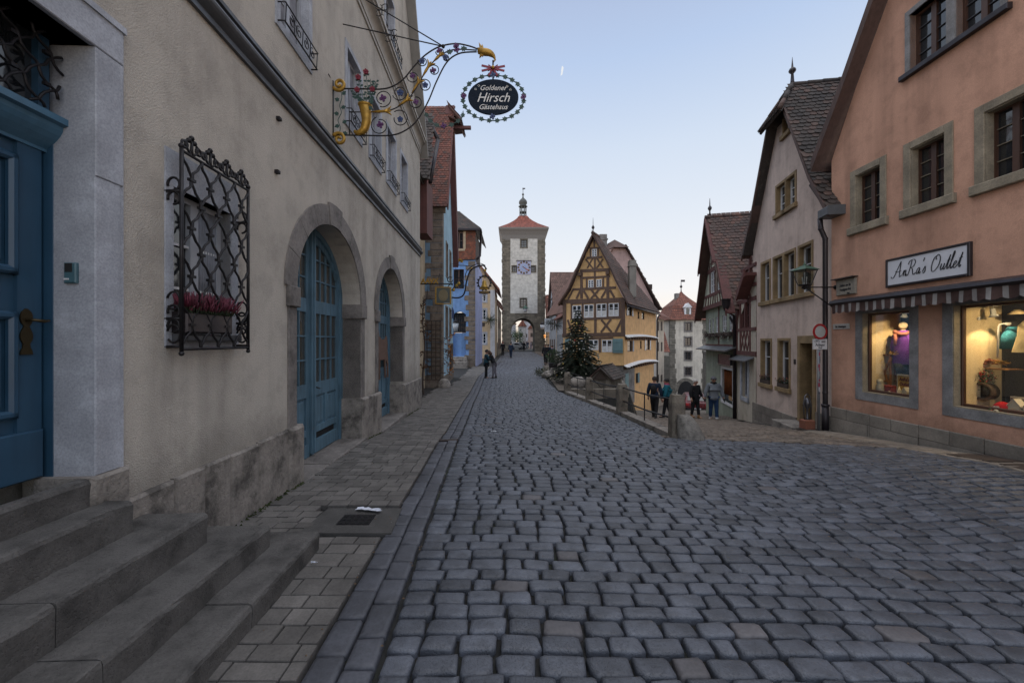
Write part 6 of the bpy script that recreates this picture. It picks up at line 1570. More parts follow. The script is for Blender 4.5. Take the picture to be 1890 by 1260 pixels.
sash_window(W3, peri, s3(837), s3(856.5), z3(533), z3(497), rec=.14, fm='brownwin', nx=2, nz=2, surround=.07, sm='peri')
mb = MB(); D = W3.off(-.4); D.box(mb, s3(836), s3(860), z3(656), z3(614), -.05, .0); mb.build('door', M['peri'], peri)
mb = MB(); D.box(mb, s3(836), s3(859), z3(613), z3(577), -.03, -.01); mb.build('glazed_door', M['glass'], peri)
mb = MB()
for i in range(7): x = s3(836)+(s3(859)-s3(836))*i/6; D.box(mb, x-.025, x+.025, z3(613), z3(577), -.01, .02)
for i in range(5): z = z3(613)+(z3(577)-z3(613))*i/4; D.box(mb, s3(836), s3(859), z-.02, z+.02, -.01, .018)
mb.build('door_bars', M['timber_dark'], peri)
st = thing('doorstep', 'worn stone doorstep stairs under the arched periwinkle doorway', 'steps', (X3-1.8, Y3-.5, -.3))
for i in range(3): mb = MB(); W3.box(mb, s3(830), s3(862)+.2*(2-i)*.3, -.7, z3(658)-.20*(2-i)*.9, -.2, .35+.32*(2-i), bev=.03); mb.build('step', M['tuff'], st)
mb = MB(); th0, th1 = z3(480), z3(423); W3.box(mb, 0, L3+.0, th0, th1, -5, .04); mb.build('upper_wall', M['timber_dark'], peri)
mb = MB(); wx0, wx1 = s3(841), s3(855.5); wz0, wz1 = z3(460), z3(430)
tiles(mb, W3.p(0, th0+.05, .07), W3.d, W3.up, L3+.05, th1-th0-.1, .2, .17, keep=lambda x, y: not (wx0-.15 < x < wx1+.15 and wz0-.2-th0 < y < wz1+.2-th0)); mb.build('hung_tiles', rooftile('orange_hung_tiles', [(.20, .065, .036), (.16, .055, .032), (.10, .045, .03), (.24, .08, .045)], (.06, .04, .035), .7), peri)
w_ = sash_window(W3, peri, wx0, wx1, wz0, wz1, rec=-.08, fm='brownwin', nx=2, nz=2); mb = MB(); W3.box(mb, wx0-.12, wx1+.12, wz0-.15, wz0, 0, .15); W3.box(mb, wx1, wx1+.18, wz0, wz1+.1, 0, .13); mb.build('surround', M['strip'], w_)
mb = MB(); rA = W3.p(-.2, th1-.05, .35), W3.p(L3+.45, th1-.05, .35); apx3 = Vector((X3-2.2, Y3+3.0, z3(393)+1.3))
roof_plane(mb, rA[0], rA[1], apx3+Vector((.05, 0, 0)), apx3-Vector((1.5, 0, 0)), .22, .2)
mb.prism([rA[1], Vector((X3+.45, Y3+6.4, th1-.05)), apx3+Vector((.05, 0, 0))], (0, 0, .08)); mb.build('roof', M['tiledark'], peri)
mb = MB(); W3.box(mb, -.2, L3+.45, th1-.18, th1-.02, .2, .42); mb.tube([Vector((X3+.45, Y3-.35, th1-.1)), Vector((X3+.45, Y3+.4, th1-.15)), Vector((X3+.35, Y3+.4, th0+.4)), Vector((X3+.12, Y3+.2, th0+.1))], .09, 8); mb.build('gutter', M['darkpipe'], peri)
# ---------------------------------------------------------------- ochre townhouse facing down the street
k4 = 16.7; X4, Y4 = xk(913, k4), F/k4
M['sandy'] = plaster('sandy_render', (.56, .43, .29), 20, .3, .12, .003)
och = thing('ochre_house', 'ochre townhouse with white framed windows facing down the street behind the bell sign', 'building', (X4-1.2, Y4+2, 0))
W4 = Wall((X4-3.6, Y4), (X4, Y4), face=(0, 0)); L4 = W4.L; s4 = lambda px: L4-(913-px)/k4; z4 = lambda py: zk(py, k4)
ww = [(s4(885.5), s4(897), z4(b), z4(a)) for a, b in ((544, 556), (571, 590), (615, 634))]
mb = MB(); wall_mesh(mb, W4, [(0, -.6), (L4, -.6), (L4, z4(530)), (s4(881), z4(482)), (0, z4(482))], [(rect(*w_), .15) for w_ in ww]); mb.quad(W4.p(L4, -.6, 0), W4.p(L4, -.6, -8), W4.p(L4, z4(530), -8), W4.p(L4, z4(530), 0)); mb.build('wall', M['sandy'], och)
mb = MB(); W4.box(mb, s4(905), L4+.02, -.5, z4(535), -.1, .03); mb.build('corner_band', plaster('white_band', (.50, .50, .52), 20, .2), och)
for w_ in ww: sash_window(W4, och, *w_, rec=.10, fr=.06, nx=2, nz=3, surround=.16, sm='bluegrey', sn=.03, fm='white')
mb = MB(); W4.box(mb, s4(888), s4(895), z4(602), z4(595), 0, .05); mb.build('wall_plate', M['timber_dark'], och)
mb = MB(); a, b = W4.p(s4(879), z4(479), .4), W4.p(L4+.55, z4(533), .4); mb.prism([a, b, b-Vector((0, 0, .25)), a-Vector((0, 0, .25))], W4.n*-9)
mb.box((X4-.6, Y4+2, z4(524)), (1.0, 1.5, .9), rz=0); mb.build('roof', M['tilefarred'], och)
# dark houses between the ochre house and the gate tower
dk = thing('dark_row_house', 'dark narrow house front beside the gate tower on the street side', 'building', (-2, 55, 0))
WD = Wall((X4+.1, Y4+6), (xk(925, 11.4), F/11.4), face=(5, 50)); mb = MB(); wall_mesh(mb, WD, rect(0, WD.L, -.5, 6.5), []); mb.build('wall', plaster('dark_render', (.30, .26, .2), 20, .3), dk)
for i in range(4):
 for z in (.8, 3.6): mb = MB(); WD.box(mb, 1+i*3, 2+i*3, z, z+1.4, -.02, .04); mb.build('window', M['brownwin'], dk)
mb = MB(); mb.prism([WD.p(-.2, 6.4, .5), WD.p(WD.L, 6.4, .5), WD.p(WD.L, 9, -2), WD.p(-.2, 9, -2)], (0, 0, .15)); mb.build('roof', M['tilefarred'], dk)
# ---------------------------------------------------------------- main gate tower
k1 = 10.67; Y1 = F/k1; xA, xB = xk(927, k1), xk(1005.8, k1)
T1 = Wall((xA, Y1), (xB, Y1), face=(0, 0)); L1 = T1.L; s1 = lambda px: (px-927)/k1; z1 = lambda py: zk(py, k1)
t1 = thing('main_gate_tower', 'tall square gate tower with clock, white panel and red concave roof', 'tower', ((xA+xB)/2, Y1+3.5, .1))
M['tower1'] = masonry('dark_tower_ashlar', (.135, .12, .095), .75, .34, .02, jit=.3)
M['panel1'] = masonry('whitened_ashlar', (.47, .46, .43), 1.1, .45, .012, (.40, .39, .365), .06, .25)
ar1 = (s1(943.5), s1(987.3), z1(609), z1(587)); pn = (s1(942), s1(992), z1(578), z1(431)); DP = 7.4
tw = [(s1(961.5), s1(972.5), z1(456.5), z1(442)), (s1(960.5), s1(971.5), z1(566.5), z1(551)), (s1(945.5), s1(954), z1(501.5), z1(491)), (s1(980), s1(988), z1(501.5), z1(491))]
mb = MB(); wall_mesh(mb, T1, rect(0, L1, -.3, z1(432)), [(archpts(*ar1, -.25), DP)]+[(rect(*w_), .4) for w_ in tw])
back = T1.off(-DP); wall_mesh(mb, back, rect(0, L1, -.3, z1(432)), [(archpts(*ar1, -.25), .01)])
for s_e in (0, L1): mb.quad(T1.p(s_e, -.3, 0), T1.p(s_e, -.3, -DP), T1.p(s_e, z1(432), -DP), T1.p(s_e, z1(432), 0))
mb.build('wall', M['tower1'], t1, T1)
mb = MB(); wall_mesh(mb, T1, rect(*pn), [(rect(*w_), .03) for w_ in tw], n=.05)
mb.prism([T1.p(pn[0], pn[2], .05), T1.p(pn[0]-.0, pn[3], .05), T1.p(pn[0], pn[3], 0), T1.p(pn[0], pn[2], 0)], (.01, 0, 0)); mb.prism([T1.p(pn[1], pn[2], .05), T1.p(pn[1], pn[3], .05), T1.p(pn[1], pn[3], 0), T1.p(pn[1], pn[2], 0)], (-.01, 0, 0))
mb.build('white_panel', M['panel1'], t1, T1)
mb = MB()
for sg, s0_ in ((1, 0), (-1, L1)):
 i = 0; z = .0
 while z < z1(436):
  a, b = sorted((s0_-sg*(.03+.10*(i % 2)*random.random()), s0_+sg*.5)); T1.box(mb, a, b, z+.02, z+.48, -.6, .03+.05*random.random(), bev=.04); z += .5; i += 1
for i in range(9):
 t0, t1_ = PI*i/9, PI*(i+1)/9; c, hw = (ar1[0]+ar1[1])/2, (ar1[1]-ar1[0])/2
 mb.prism([T1.p(c+(hw+q)*math.cos(t), ar1[2]+(ar1[3]-ar1[2]+q)*math.sin(t), .06) for q, t in ((0, t0+.01), (0, t1_-.01), (.42, t1_-.01), (.42, t0+.01))], T1.n*-.1)
mb.build('quoins', M['tower1'], t1, T1)
for w_ in tw:
 o_ = sash_window(T1, t1, *w_, rec=.25, fr=.1, fm='timber_dark', nx=2, nz=3, bar=.05); mb = MB(); a, b, c, d = w_; e = .16
 for bb in ((a-e, a, c-e, d+e), (b, b+e, c-e, d+e), (a, b, d, d+e), (a, b, c-e, c)): T1.box(mb, *bb, -.05, .10)
 mb.build('surround', M['tower1'], o_)
cs_, cz_ = s1(967), z1(493.8)
clk = thing('tower_clock', None, None); clk.parent = t1
mb = MB(); hc = 1.18; T1.box(mb, cs_-hc, cs_+hc, cz_-hc, cz_+hc, .03, .14, bev=.02); mb.build('clock_board', paint('pale_blue_board', (.33, .34, .47), .7), clk)
mb = MB(); mb.prism([T1.p(cs_+.62*math.cos(t), cz_+.62*math.sin(t), .165) for t in np.linspace(0, 2*PI, 25)[:-1]], T1.n*-.02); mb.build('dial', paint('dial_blue', (.24, .30, .45), .7), clk)
mb = MB(); mb.box(T1.p(cs_, cz_+hc+.0, .13), (2*hc+.3, .2, .12)); mb.build('clock_cornice', M['darkpipe'], clk)
mb = MB()
for i in range(12):
 a = PI/2-i*PI/6; c = T1.p(cs_+.95*math.cos(a), cz_+.95*math.sin(a), .17); u = T1.d*math.cos(a)+T1.up*math.sin(a); v = T1.d*-math.sin(a)+T1.up*math.cos(a)
 mb.add([c-u*.16-v*.15, c+u*.16-v*.18, c+u*.16+v*.18, c-u*.16+v*.15], [(0, 1, 2, 3)])
mb.build('hour_plates', M['darkpipe'], clk)
for i, tn in enumerate(('XII', 'I', 'II', 'III', 'IV', 'V', 'VI', 'VII', 'VIII', 'IX', 'X', 'XI')):
 a = PI/2-i*PI/6; u = T1.d*math.cos(a)+T1.up*math.sin(a); v = T1.d*-math.sin(a)+T1.up*math.cos(a)
 text_mesh(tn, .26, T1.p(cs_+.95*math.cos(a), cz_+.95*math.sin(a), .185), -v, u, M['gold'], clk, 'numeral', sx=.5 if len(tn) > 2 else .8, weight=.004)
mb = MB()
for ang, L_, w0 in ((R(-32), 1.0, .07), (R(-38), .6, .1)):
 d_ = T1.d*math.cos(ang)+T1.up*math.sin(ang); mb.bar(T1.p(cs_, cz_, .2)-d_*.3, T1.p(cs_, cz_, .2)+d_*L_, w0, .03, up=T1.n)
mb.build('clock_hands', paint('red_gold', (.42, .12, .05), .4, .3), clk)
def concave(mb, W, L, D, zs, hs, m=0):
 vs = []
 for z, h in zip(zs, hs):
  for dx, dy in ((-1, 1), (1, 1), (1, -1), (-1, -1)): vs.append(W.p(L/2+dx*(h), z, -D/2+dy*(h*(D/L))))
 fs = [(i*4+j, i*4+(j+1) % 4, (i+1)*4+(j+1) % 4, (i+1)*4+j) for i in range(len(zs)-1) for j in range(4)]+[(0, 3, 2, 1), tuple(len(vs)-4+j for j in range(4))]
 mb.add(vs, fs, m)
mb = MB(); yy = [421, 415, 409, 402, 395, 388.5]; hw_ = [46.2, 37, 28, 19.5, 12.5, 8.2]; concave(mb, T1, L1, DP, [z1(q) for q in yy], [q/k1 for q in hw_]);
mb.build('roof', masonry('tower_roof_tiles', (.22, .062, .04), .3, .26, .03, (.09, .03, .025), .35, .5, uv=False), t1)
mb = MB(); concave(mb, T1, L1, DP, [z1(443), z1(434), z1(428), z1(424), z1(421)], [39.6/k1, 41/k1, 43.5/k1, 46/k1, 46.2/k1]); mb.build('eaves', paint('eaves_grey', (.16, .15, .14), .8), t1)
lc = T1.p(L1/2, 0, -DP/2); lb = z1(388.5)
mb = MB(); mb.lathe(lc+Vector((0, 0, lb-.1)), [(.85, 0), (.85, .15), (.66, .2), (.66, .25)], 8)
for i in range(8): a = 2*PI*i/8+PI/8; mb.box(lc+Vector((.58*math.cos(a), .58*math.sin(a), lb+1.0)), (.16, .16, 1.7), rz=a)
mb.lathe(lc+Vector((0, 0, lb)), [(.64, .75), (.66, .8), (.66, .9), (.62, .95)], 8); mb.lathe(lc+Vector((0, 0, lb)), [(.6, 1.8), (.8, 1.86), (.84, 1.95), (.6, 2.02), (.5, 2.1), (.72, 2.4), (.76, 2.7), (.66, 3.0), (.42, 3.25), (.16, 3.5), (.08, 3.9), (.2, 4.05), (.2, 4.2), (.05, 4.35), (.04, 4.9), (.09, 5.0), (.03, 5.1), (.02, 5.4)], 12)
mb.build('lantern', paint('slate_lantern', (.055, .06, .058), .6), t1)
mb = MB(); mb.box(lc+Vector((.15, 0, lb+5.2)), (.5, .03, .22)); mb.build('weather_vane', M['darkpipe'], t1)
mb = MB(); cc = T1.p(s1(991), 0, -4.5); mb.box((cc.x, cc.y, (z1(414)+z1(401))/2), (.5, .5, z1(401)-z1(414)+.3)); mb.lathe(Vector((cc.x, cc.y, z1(401))), [(.3, 0), (.3, .15), (.1, .3), (.05, .45)], 8); mb.build('chimney', M['greystone'], t1)
tl_ = thing('hanging_lantern', 'green topped lantern hung over the main gate arch', 'street lamp', T1.p(s1(969.3), z1(573), .9))
c = T1.p(s1(969.3), z1(573), .9); mb = MB(); mb.lathe(c, [(.48, .25), (.5, .3), (.2, .62), (.1, .7), (.04, .9)], 6); mb.build('lamp_roof', paint('lamp_green', (.03, .08, .055), .5), tl_)
mb = MB(); mb.lathe(c, [(.2, -.35), (.36, .25)], 6); mb.build('lamp_glass', paint('milk_glass', (.35, .36, .38), .2), tl_); mb = MB(); mb.tube([c+Vector((0, 0, .8)), T1.p(s1(969.3), z1(566), .05)], .03, 5); mb.build('bracket', M['iron'], tl_)
# things seen through the arch
beyond = [(957, 971, 602, 641, 7.6, (.45, .44, .44)), (966, 980, 592, 641, 7.2, (.55, .55, .58)), (976, 992, 606, 641, 8.0, (.40, .30, .26)), (938, 952, 598, 640, 6.8, (.36, .36, .38))]
for i, (a, b, c_, d, kk, col) in enumerate(beyond):
 o_ = thing('distant_house', ['grey house front seen through the main gate arch', 'white house front seen through the main gate arch', 'reddish house seen at the arch edge beyond the gate', 'pale gabled house half hidden by the gate arch'][i], 'building', (xk(a, kk), F/kk, .2))
 x0, x1, zb, zt = xk(a, kk), xk(b, kk), .1, zk(c_, kk); mb = MB(); mb.box(((x0+x1)/2, F/kk+2, (zb+zt)/2), (x1-x0, 4, zt-zb)); mb.build('wall', plaster('far_wall', col, 10, .3), o_)
 mb = MB(); mb.prism([Vector((x0-.2, F/kk-.3, zt)), Vector((x1+.2, F/kk-.3, zt)), Vector(((x0+x1)/2, F/kk-.3, zt+1.6))], (0, 5, 0)); mb.build('roof', M['tilefarred'], o_)
 for r_i in range(2):
  mb = MB(); mb.box(((x0+x1)/2-.3, F/kk-.02, zb+1.2+2*r_i), (.6, .06, .9)); mb.build('window', M['timber_dark'], o_)
# ---------------------------------------------------------------- white houses on the right of the gate
M['whitewash'] = plaster('whitewash', (.50, .53, .56), 20, .3, .12, .003)
wh = thing('white_gabled_house', 'white house with dark roof and timbered gable beside the main gate', 'building', (8, 52, 0))
XR = 5.72; WW_ = Wall((XR, 61), (XR, 51.5), face=(0, 50));
ekz = lambda py, k: zk(py, k)
mb = MB(); wall_mesh(mb, WW_, [(0, -.5), (WW_.L, -.5), (WW_.L, 5.4), (WW_.L/2, 11.3), (0, 5.4)], []); mb.build('wall', M['whitewash'], wh)
mb = MB(); slab(mb, Vector((XR-.35, 51.2, 5.2)), Vector((XR+6, 51.2, 5.2)), Vector((XR+6, 56.3, 11.6)), Vector((XR-.35, 56.3, 11.6)), .15); slab(mb, Vector((XR-.35, 61.3, 5.2)), Vector((XR+6, 61.3, 5.2)), Vector((XR+6, 56.3, 11.6)), Vector((XR-.35, 56.3, 11.6)), .15); mb.build('roof', masonry('brown_roof', (.13, .075, .06), .3, .24, .02, (.06, .04, .03), .3, .5, uv=False), wh)
mb = MB(); beams(mb, WW_, [((.2, 5.4), (WW_.L-.2, 5.4), .25), ((WW_.L*.25, 5.4), (WW_.L*.25, 8), .2), ((WW_.L*.5, 5.4), (WW_.L*.5, 10.5), .2), ((WW_.L*.75, 5.4), (WW_.L*.75, 8), .2), ((WW_.L*.2, 7.9), (WW_.L*.8, 7.9), .22)], pr=.05); mb.build('timber_frame', M['timber_dark'], wh)
for i in range(3):
 for z in (.6, 3.4): mb = MB(); WW_.box(mb, 1.2+i*2.8, 2.3+i*2.8, z, z+1.5, -.02, .05); mb.build('window', M['brownwin'], wh)
for s_i in (3.6, 5.4): mb = MB(); WW_.box(mb, s_i, s_i+.7, 6.2, 7.3, -.02, .06); mb.build('window', M['brownwin'], wh)
mb = MB(); WW_.box(mb, 2.0, 2.1, 3.2, 5.2, 0, .9, bev=.01); sb_ = mb.build('name_board', M['white'], wh)
text_mesh('K', .9, Vector((XR-.5, 61-2.11, 4.6)) if False else WW_.p(2.11, 4.6, .45), Vector((1, 0, 0)), WW_.up, inkm, sb_, sx=.8)
sh = thing('white_shop_row', 'low white shop front with dark striped openings before the gabled white house', 'building', (8, 46, 0))
WX = Wall((XR+.05, 51.4), (XR+.05, 43.5), face=(0, 50)); ops = [(rect(.6+1.5*i, 1.6+1.5*i, .1 if i % 2 else .9, 2.6), .2) for i in range(5)]
mb = MB(); wall_mesh(mb, WX, rect(0, WX.L, -.5, 4.6), ops); mb.quad(WX.p(WX.L, -.5, 0), WX.p(WX.L, -.5, -4), WX.p(WX.L, 4.6, -4), WX.p(WX.L, 4.6, 0)); mb.build('wall', M['whitewash'], sh)
for i in range(5): mb = MB(); WX.box(mb, .6+1.5*i, 1.6+1.5*i, .1 if i % 2 else .9, 2.6, -.2, -.15); mb.build('shop_window', M['glass'], sh)
mb = MB(); slab(mb, Vector((XR-.4, 43.3, 4.5)), Vector((XR-.4, 51.3, 4.5)), Vector((XR+3, 51.3, 8.6)), Vector((XR+3, 43.3, 8.6)), .15); mb.build('roof', M['tilefarred'], sh)
lr = thing('low_red_house', 'low dark red roofed house tucked between gate tower and white gabled house', 'building', (6.4, 66, 0))
mb = MB(); mb.box((xB+1.6, 66.5, 2.2), (3.0, 4, 5.0)); mb.build('wall', M['sandy'], lr); mb = MB(); mb.prism([Vector((xB+.05, 64.3, 4.6)), Vector((xB+3.3, 64.3, 4.6)), Vector((xB+3.3, 66.5, 9.6)), Vector((xB+.05, 66.5, 9.6))], (0, 3, 0)); mb.build('roof', M['tilefarred'], lr)
# ---------------------------------------------------------------- kerb, posts and railings
M['post'] = stone('lichened_post', (.155, .135, .11), 4, .8, grainy=30, dark=.5, moss=(.16, .15, .09))
PT = [(1249, 83.0, .30, .92), (1148, 57.8, .32, .90), (1087.5, 46.7, .28, .90), (1047, 40, .30, .90)]
pp_ = []
plabel = ['thick mossy stone post beside the big guard stone where the side lane begins', 'square stone post between the first and second railings', 'stone post in front of the little tiled stone hut', 'last small stone post of the railing near the Christmas tree']
for (px, k, w_, h_), lb in zip(PT, plabel):
 x, y_ = xk(px, k), F/k; z = float(G(x-.4, y_)); mb = MB(); N = 8
 rings = []
 for i in range(N+1):
  t = i/N; zz = z-.4+(h_+.4)*t; q = w_/2*(1-.06*t)-(.03 if i == N else 0); rings.append([(x+sx_*q+random.uniform(-.007, .007), y_+sy_*q+random.uniform(-.007, .007), zz+(random.uniform(-.008, .008) if i == N else 0)) for sx_, sy_ in ((-1, -.8), (-.8, -1), (.8, -1), (1, -.8), (1, .8), (.8, 1), (-.8, 1), (-1, .8))])
 vs = [p for r in rings for p in r]; fs = [(i*8+j, i*8+(j+1) % 8, (i+1)*8+(j+1) % 8, (i+1)*8+j) for i in range(N) for j in range(8)]+[tuple(N*8+j for j in range(8))]
 mb.add(vs, fs); mb.build('stone_post', M['post'], None, label=lb, cat='post', group='stone posts of the street railing'); pp_.append((Vector((x, y_, z)), w_, h_))
rl = ['iron two-bar railing nearest the guard stone', 'iron two-bar railing in the middle of the row of posts', 'farthest short iron railing by the Christmas tree']
for i in range(3):
 (a, wa, ha), (b, wb, hb) = pp_[i], pp_[i+1]; o = thing('railing', rl[i], 'railing', (a+b)/2, 'iron railings between the stone posts')
 for dz in (.80, .38):
  mb = MB(); pts = [a+(b-a)*t+Vector((0, 0, dz-.04*math.sin(PI*t))) for t in np.linspace(.03, .97, 6)]; mb.tube(pts, .022, 8); mb.build('rail', M['iron'], o)
 mb = MB(); mb.bar(a+(b-a)*.5+Vector((0, 0, -.02)), a+(b-a)*.5+Vector((0, 0, .79)), .035, .02); mb.build('upright', M['iron'], o)
def rail_seg(a, b): return a, b
kb_ = MB(); pts = [pp_[0][0], pp_[1][0], pp_[2][0], pp_[3][0]]
ext = [pts[0]+Vector((.12, -.35, 0))]+pts
for a, b in zip(ext[:-1], ext[1:]):
 n_ = max(1, int((b-a).length/.9));
 for j in range(n_):
  p, q = a+(b-a)*(j/n_+.003), a+(b-a)*((j+1)/n_-.003); z0, z1_ = float(G(p.x-.4, p.y)), float(G(q.x-.4, q.y))
  d = (q-p).normalized(); s = Vector((d.y, -d.x, 0));
  if s.x < 0: s = -s
  P_ = [Vector((p.x, p.y, 0))-s*.14, Vector((p.x, p.y, 0))+s*.16, Vector((q.x, q.y, 0))+s*.16, Vector((q.x, q.y, 0))-s*.14]
  zz = [z0, z0, z1_, z1_]
  kb_.box8([Vector((v.x, v.y, h-1.6)) for v, h in zip(P_, zz)]+[Vector((v.x, v.y, h+.05)) for v, h in zip(P_, zz)])
kb_.build('retaining_wall', M['tuff'], None, label='low stone retaining wall carrying the posts and railings above the lane', cat='wall')
# big guard stone leaning at the first post
p = pp_[0][0]; mb = MB(); c = Vector((p.x+.22, p.y-.30, p.z-.12)); N, K = 9, 12; vs = []
for i in range(N+1):
 t = i/N; r = .30*(1-.45*t**2.2);
 for j in range(K):
  a = 2*PI*j/K; vs.append(c+Vector((math.cos(a)*r*(1.05-.25*t)-.16*t**1.6+random.uniform(-.012, .012), math.sin(a)*r*.75+.12*t+random.uniform(-.012, .012), .66*t+(.0 if i < N else -.03))))
fs = [(i*K+j, i*K+(j+1) % K, (i+1)*K+(j+1) % K, (i+1)*K+j) for i in range(N) for j in range(K)]+[tuple(N*K+j for j in range(K))]
mb.add(vs, fs, 0, True); mb.build('guard_stone', stone('pale_lichen_stone', (.19, .18, .165), 5, .9, grainy=30, dark=.45, moss=(.11, .10, .06)), None, label='big worn guard stone leaning at the foot of the first thick post', cat='guard stone')
# plateau wall around the tree and the little hut
wp = [Vector((2.75, 18.55, -.6)), Vector((5.45, 18.6, -.6)), Vector((6.9, 26.0, -.5))]
mb = MB()
for a, b in zip(wp[:-1], wp[1:]):
 W_ = Wall(a, b, face=(8, 17)); W_.box(mb, 0, W_.L, -3.2, -.42, -.4, .06)
pw = mb.build('terrace_wall', masonry('terrace_rubble', (.16, .14, .115), .5, .26, .02, jit=.3, uv=False), None, label='rubble terrace wall under the Christmas tree and the little hut', cat='wall')
ys_ = np.arange(18.7, 30, .5); grid_sheet('pavement', 0, 0, 0, 0, 0, 0, M['setts'], .006, mask=lambda x, y_: True, xs=np.arange(2.2, 5.6, .4), ys=ys_)
grid_sheet('pavement', 0, 0, 0, 0, 0, 0, M['setts'], .006, mask=lambda x, y_: x > road_right(y_)-.05, xs=np.arange(1.8, 6, .35), ys=np.arange(30, 66, .6))
hut = thing('stone_hut', 'little stone hut with tiled saddle roof over the cellar stairs behind the railing', 'hut', (4.2, 19.5, -1.2))
hk = 38.2; a = Vector((xk(1090, hk), F/hk, 0)); b = Vector((xk(1127, hk), F/hk-.1, 0)); d2 = Vector((.55, 1.0, 0)).normalized()*2.1
z_b, z_e, z_a = -2.6, zk(696, hk), zk(679, hk)
mb = MB(); m_ = (a+b)/2; fr_ = [(a, z_b), (b, z_b), (b, z_e), (m_, z_a), (a, z_e)]; mb.prism([Vector((p.x, p.y, z)) for p, z in fr_], d2); mb.build('wall', masonry('hut_stone', (.20, .175, .145), .45, .3, .015, jit=.25, uv=False), hut)
mb = MB(); ov_ = -d2.normalized()*.22; ax = (b-a).normalized()
zz = lambda p, z: Vector((p.x, p.y, z))
eR, rR = zz(b+ax*.15+ov_, z_e-.12), zz(m_+ov_, z_a+.05); eL = zz(a-ax*.15+ov_, z_e-.12)
roof_plane(mb, eR, eR+d2*1.2, rR+d2*1.2, rR, .16, .15); roof_plane(mb, eL+d2*1.2, eL, rR, rR+d2*1.2, .16, .15); mb.build('roof', M['tiledark'], hut)
mb = MB(); mb.prism([zz(a+ax*.12, z_e-.1)+ov_*.2, zz(b-ax*.12, z_e-.1)+ov_*.2, zz(m_, z_a-.08)+ov_*.2], ov_*.1); mb.build('gable_board', M['timber_dark'], hut)
mb = MB(); q_ = zz(a-ax*.5, z_b+1.5); mb.tube([zz(a-ax*1.6, z_e+.55)+ov_*3, zz(a+ax*.3, z_e-.15)+ov_*1.5, zz(b+ax*.1, z_e-1.0)+ov_*1.2], .018, 6); mb.build('handrail', M['iron'], hut)
# boulders, planters by the far kerb
def boulder(name, label, c, r, sc=(1, 1, .7), mat='tuff', cat='boulder', group=None, seed=1):
 rd = random.Random(seed); mb = MB(); mb.ball(Vector(c)+Vector((0, 0, r*sc[2]*.7)), r, 12, 0, sc)
 mb.v = [tuple(Vector(v)+Vector((rd.uniform(-1, 1), rd.uniform(-1, 1), rd.uniform(-1, 1)))*r*.08) for v in mb.v]
 return mb.build(name, M[mat], None, label=label, cat=cat, group=group)
def gp(px, k, dz=0): x, y_ = xk(px, k), F/k; return Vector((x, y_, g(x, y_)+dz))
boulder('boulder', 'rounded arch shaped boulder behind the third railing', gp(1066, 38), .42, (1.1, .7, .85), seed=2)
boulder('boulder', 'low rock beside the stone trough at the far kerb', gp(1017, 30), .36, (1.3, .8, .6), seed=3)
boulder('boulder', 'small rock left of the trough at the far kerb', gp(1008, 31), .28, (1.1, .8, .7), seed=4)
mb = MB(); c = gp(1031, 30.5); mb.box(c+Vector((0, 0, .25)), (.95, .5, .55), rz=.1); mb.build('stone_trough', M['tuff'], None, label='stone trough by the far kerb in front of the Christmas tree', cat='trough', bevel=.03)
def conifer(name, label, base, hgt, rad, seed, n_tiers=22, per=13, green=(.030, .050, .022), lights=0, trunk=.06, cat='tree', dens=1.0, group=None):
 rd = random.Random(seed); o = thing(name, label, cat, base, group); base = Vector(base); mb = MB(); mt = MB()
 mt.tube([base, base+Vector((0, 0, hgt))], [trunk, .012], 8)
 tips = []
 for i in range(n_tiers):
  t = (i+.3)/n_tiers; z = .10*hgt+(hgt*.92)*t; R_ = rad*(1-t)**.85*(1+.15*math.sin(i*2.1)); nb = max(4, int(per*(1-t*.6)))
  for j in range(nb):
   a = 2*PI*(j+rd.random()*.7)/nb+i*.7; L = R_*rd.uniform(.72, 1.12)+.05; d = Vector((math.cos(a), math.sin(a), 0)); p0 = base+Vector((0, 0, z))
   p = [p0, p0+d*L*.5+Vector((0, 0, -.02*L+.05)), p0+d*L+Vector((0, 0, -.16*L))]; mt.tube(p, [.016, .011, .004], 3)
   sn = max(3, int(L*12*dens))
   for s in range(sn):
    u = (s+1)/sn; q = p[0].lerp(p[1], min(1, u*2)) if u < .5 else p[1].lerp(p[2], u*2-1)
    for sd in (-1, 1):
     side = Vector((-d.y, d.x, 0))*sd; l2 = (.10+.26*(1-u)*L)*rd.uniform(.6, 1.1); e = q+(side*.8+d*.6).normalized()*l2+Vector((0, 0, rd.uniform(-.07, .03)))
     wv = Vector((rd.uniform(-.3, .3), rd.uniform(-.3, .3), 1)).normalized()*.022
     w2 = (e-q).cross(wv).normalized()*.022 if (e-q).length > 1e-4 else wv
     mb.add([q-wv, e-wv*.3, e+wv*.3, q+wv], [(0, 1, 2, 3)]); mb.add([q-w2, e-w2*.3, e+w2*.3, q+w2], [(0, 1, 2, 3)])
   tips.append((p[2], d))
 mt.build('trunk', M['timber_dark'], o); mb.build('crown', paint('needles_'+str(seed), green, .7, wear=.4, scale=3, island=.5), o, fix=False)
 return o, tips
ctb = gp(1067, 34); ctb.z = -.5
ct, tips = conifer('christmas_tree', 'tall Christmas tree with pale baubles in front of the yellow half-timbered house', ctb, 3.95, 1.5, 21, 26, 20, dens=1.35, green=(.016, .028, .014))
mb = MB();
for a in np.linspace(0, 2*PI, 9)[:-1]: mb.add([ctb+Vector((0, 0, 3.95)), ctb+Vector((.24*math.cos(a)-.02, 0, 4.0+.24*math.sin(a))), ctb+Vector((.24*math.cos(a)+.02, .02, 4.0+.24*math.sin(a)))], [(0, 1, 2)])
mb.build('tree_star', M['darkpipe'], ct)
bm_ = [paint('pale_bauble', (.40, .38, .30), .3), paint('gold_bauble', (.50, .38, .10), .3, .3), paint('red_bauble', (.30, .03, .02), .3)]
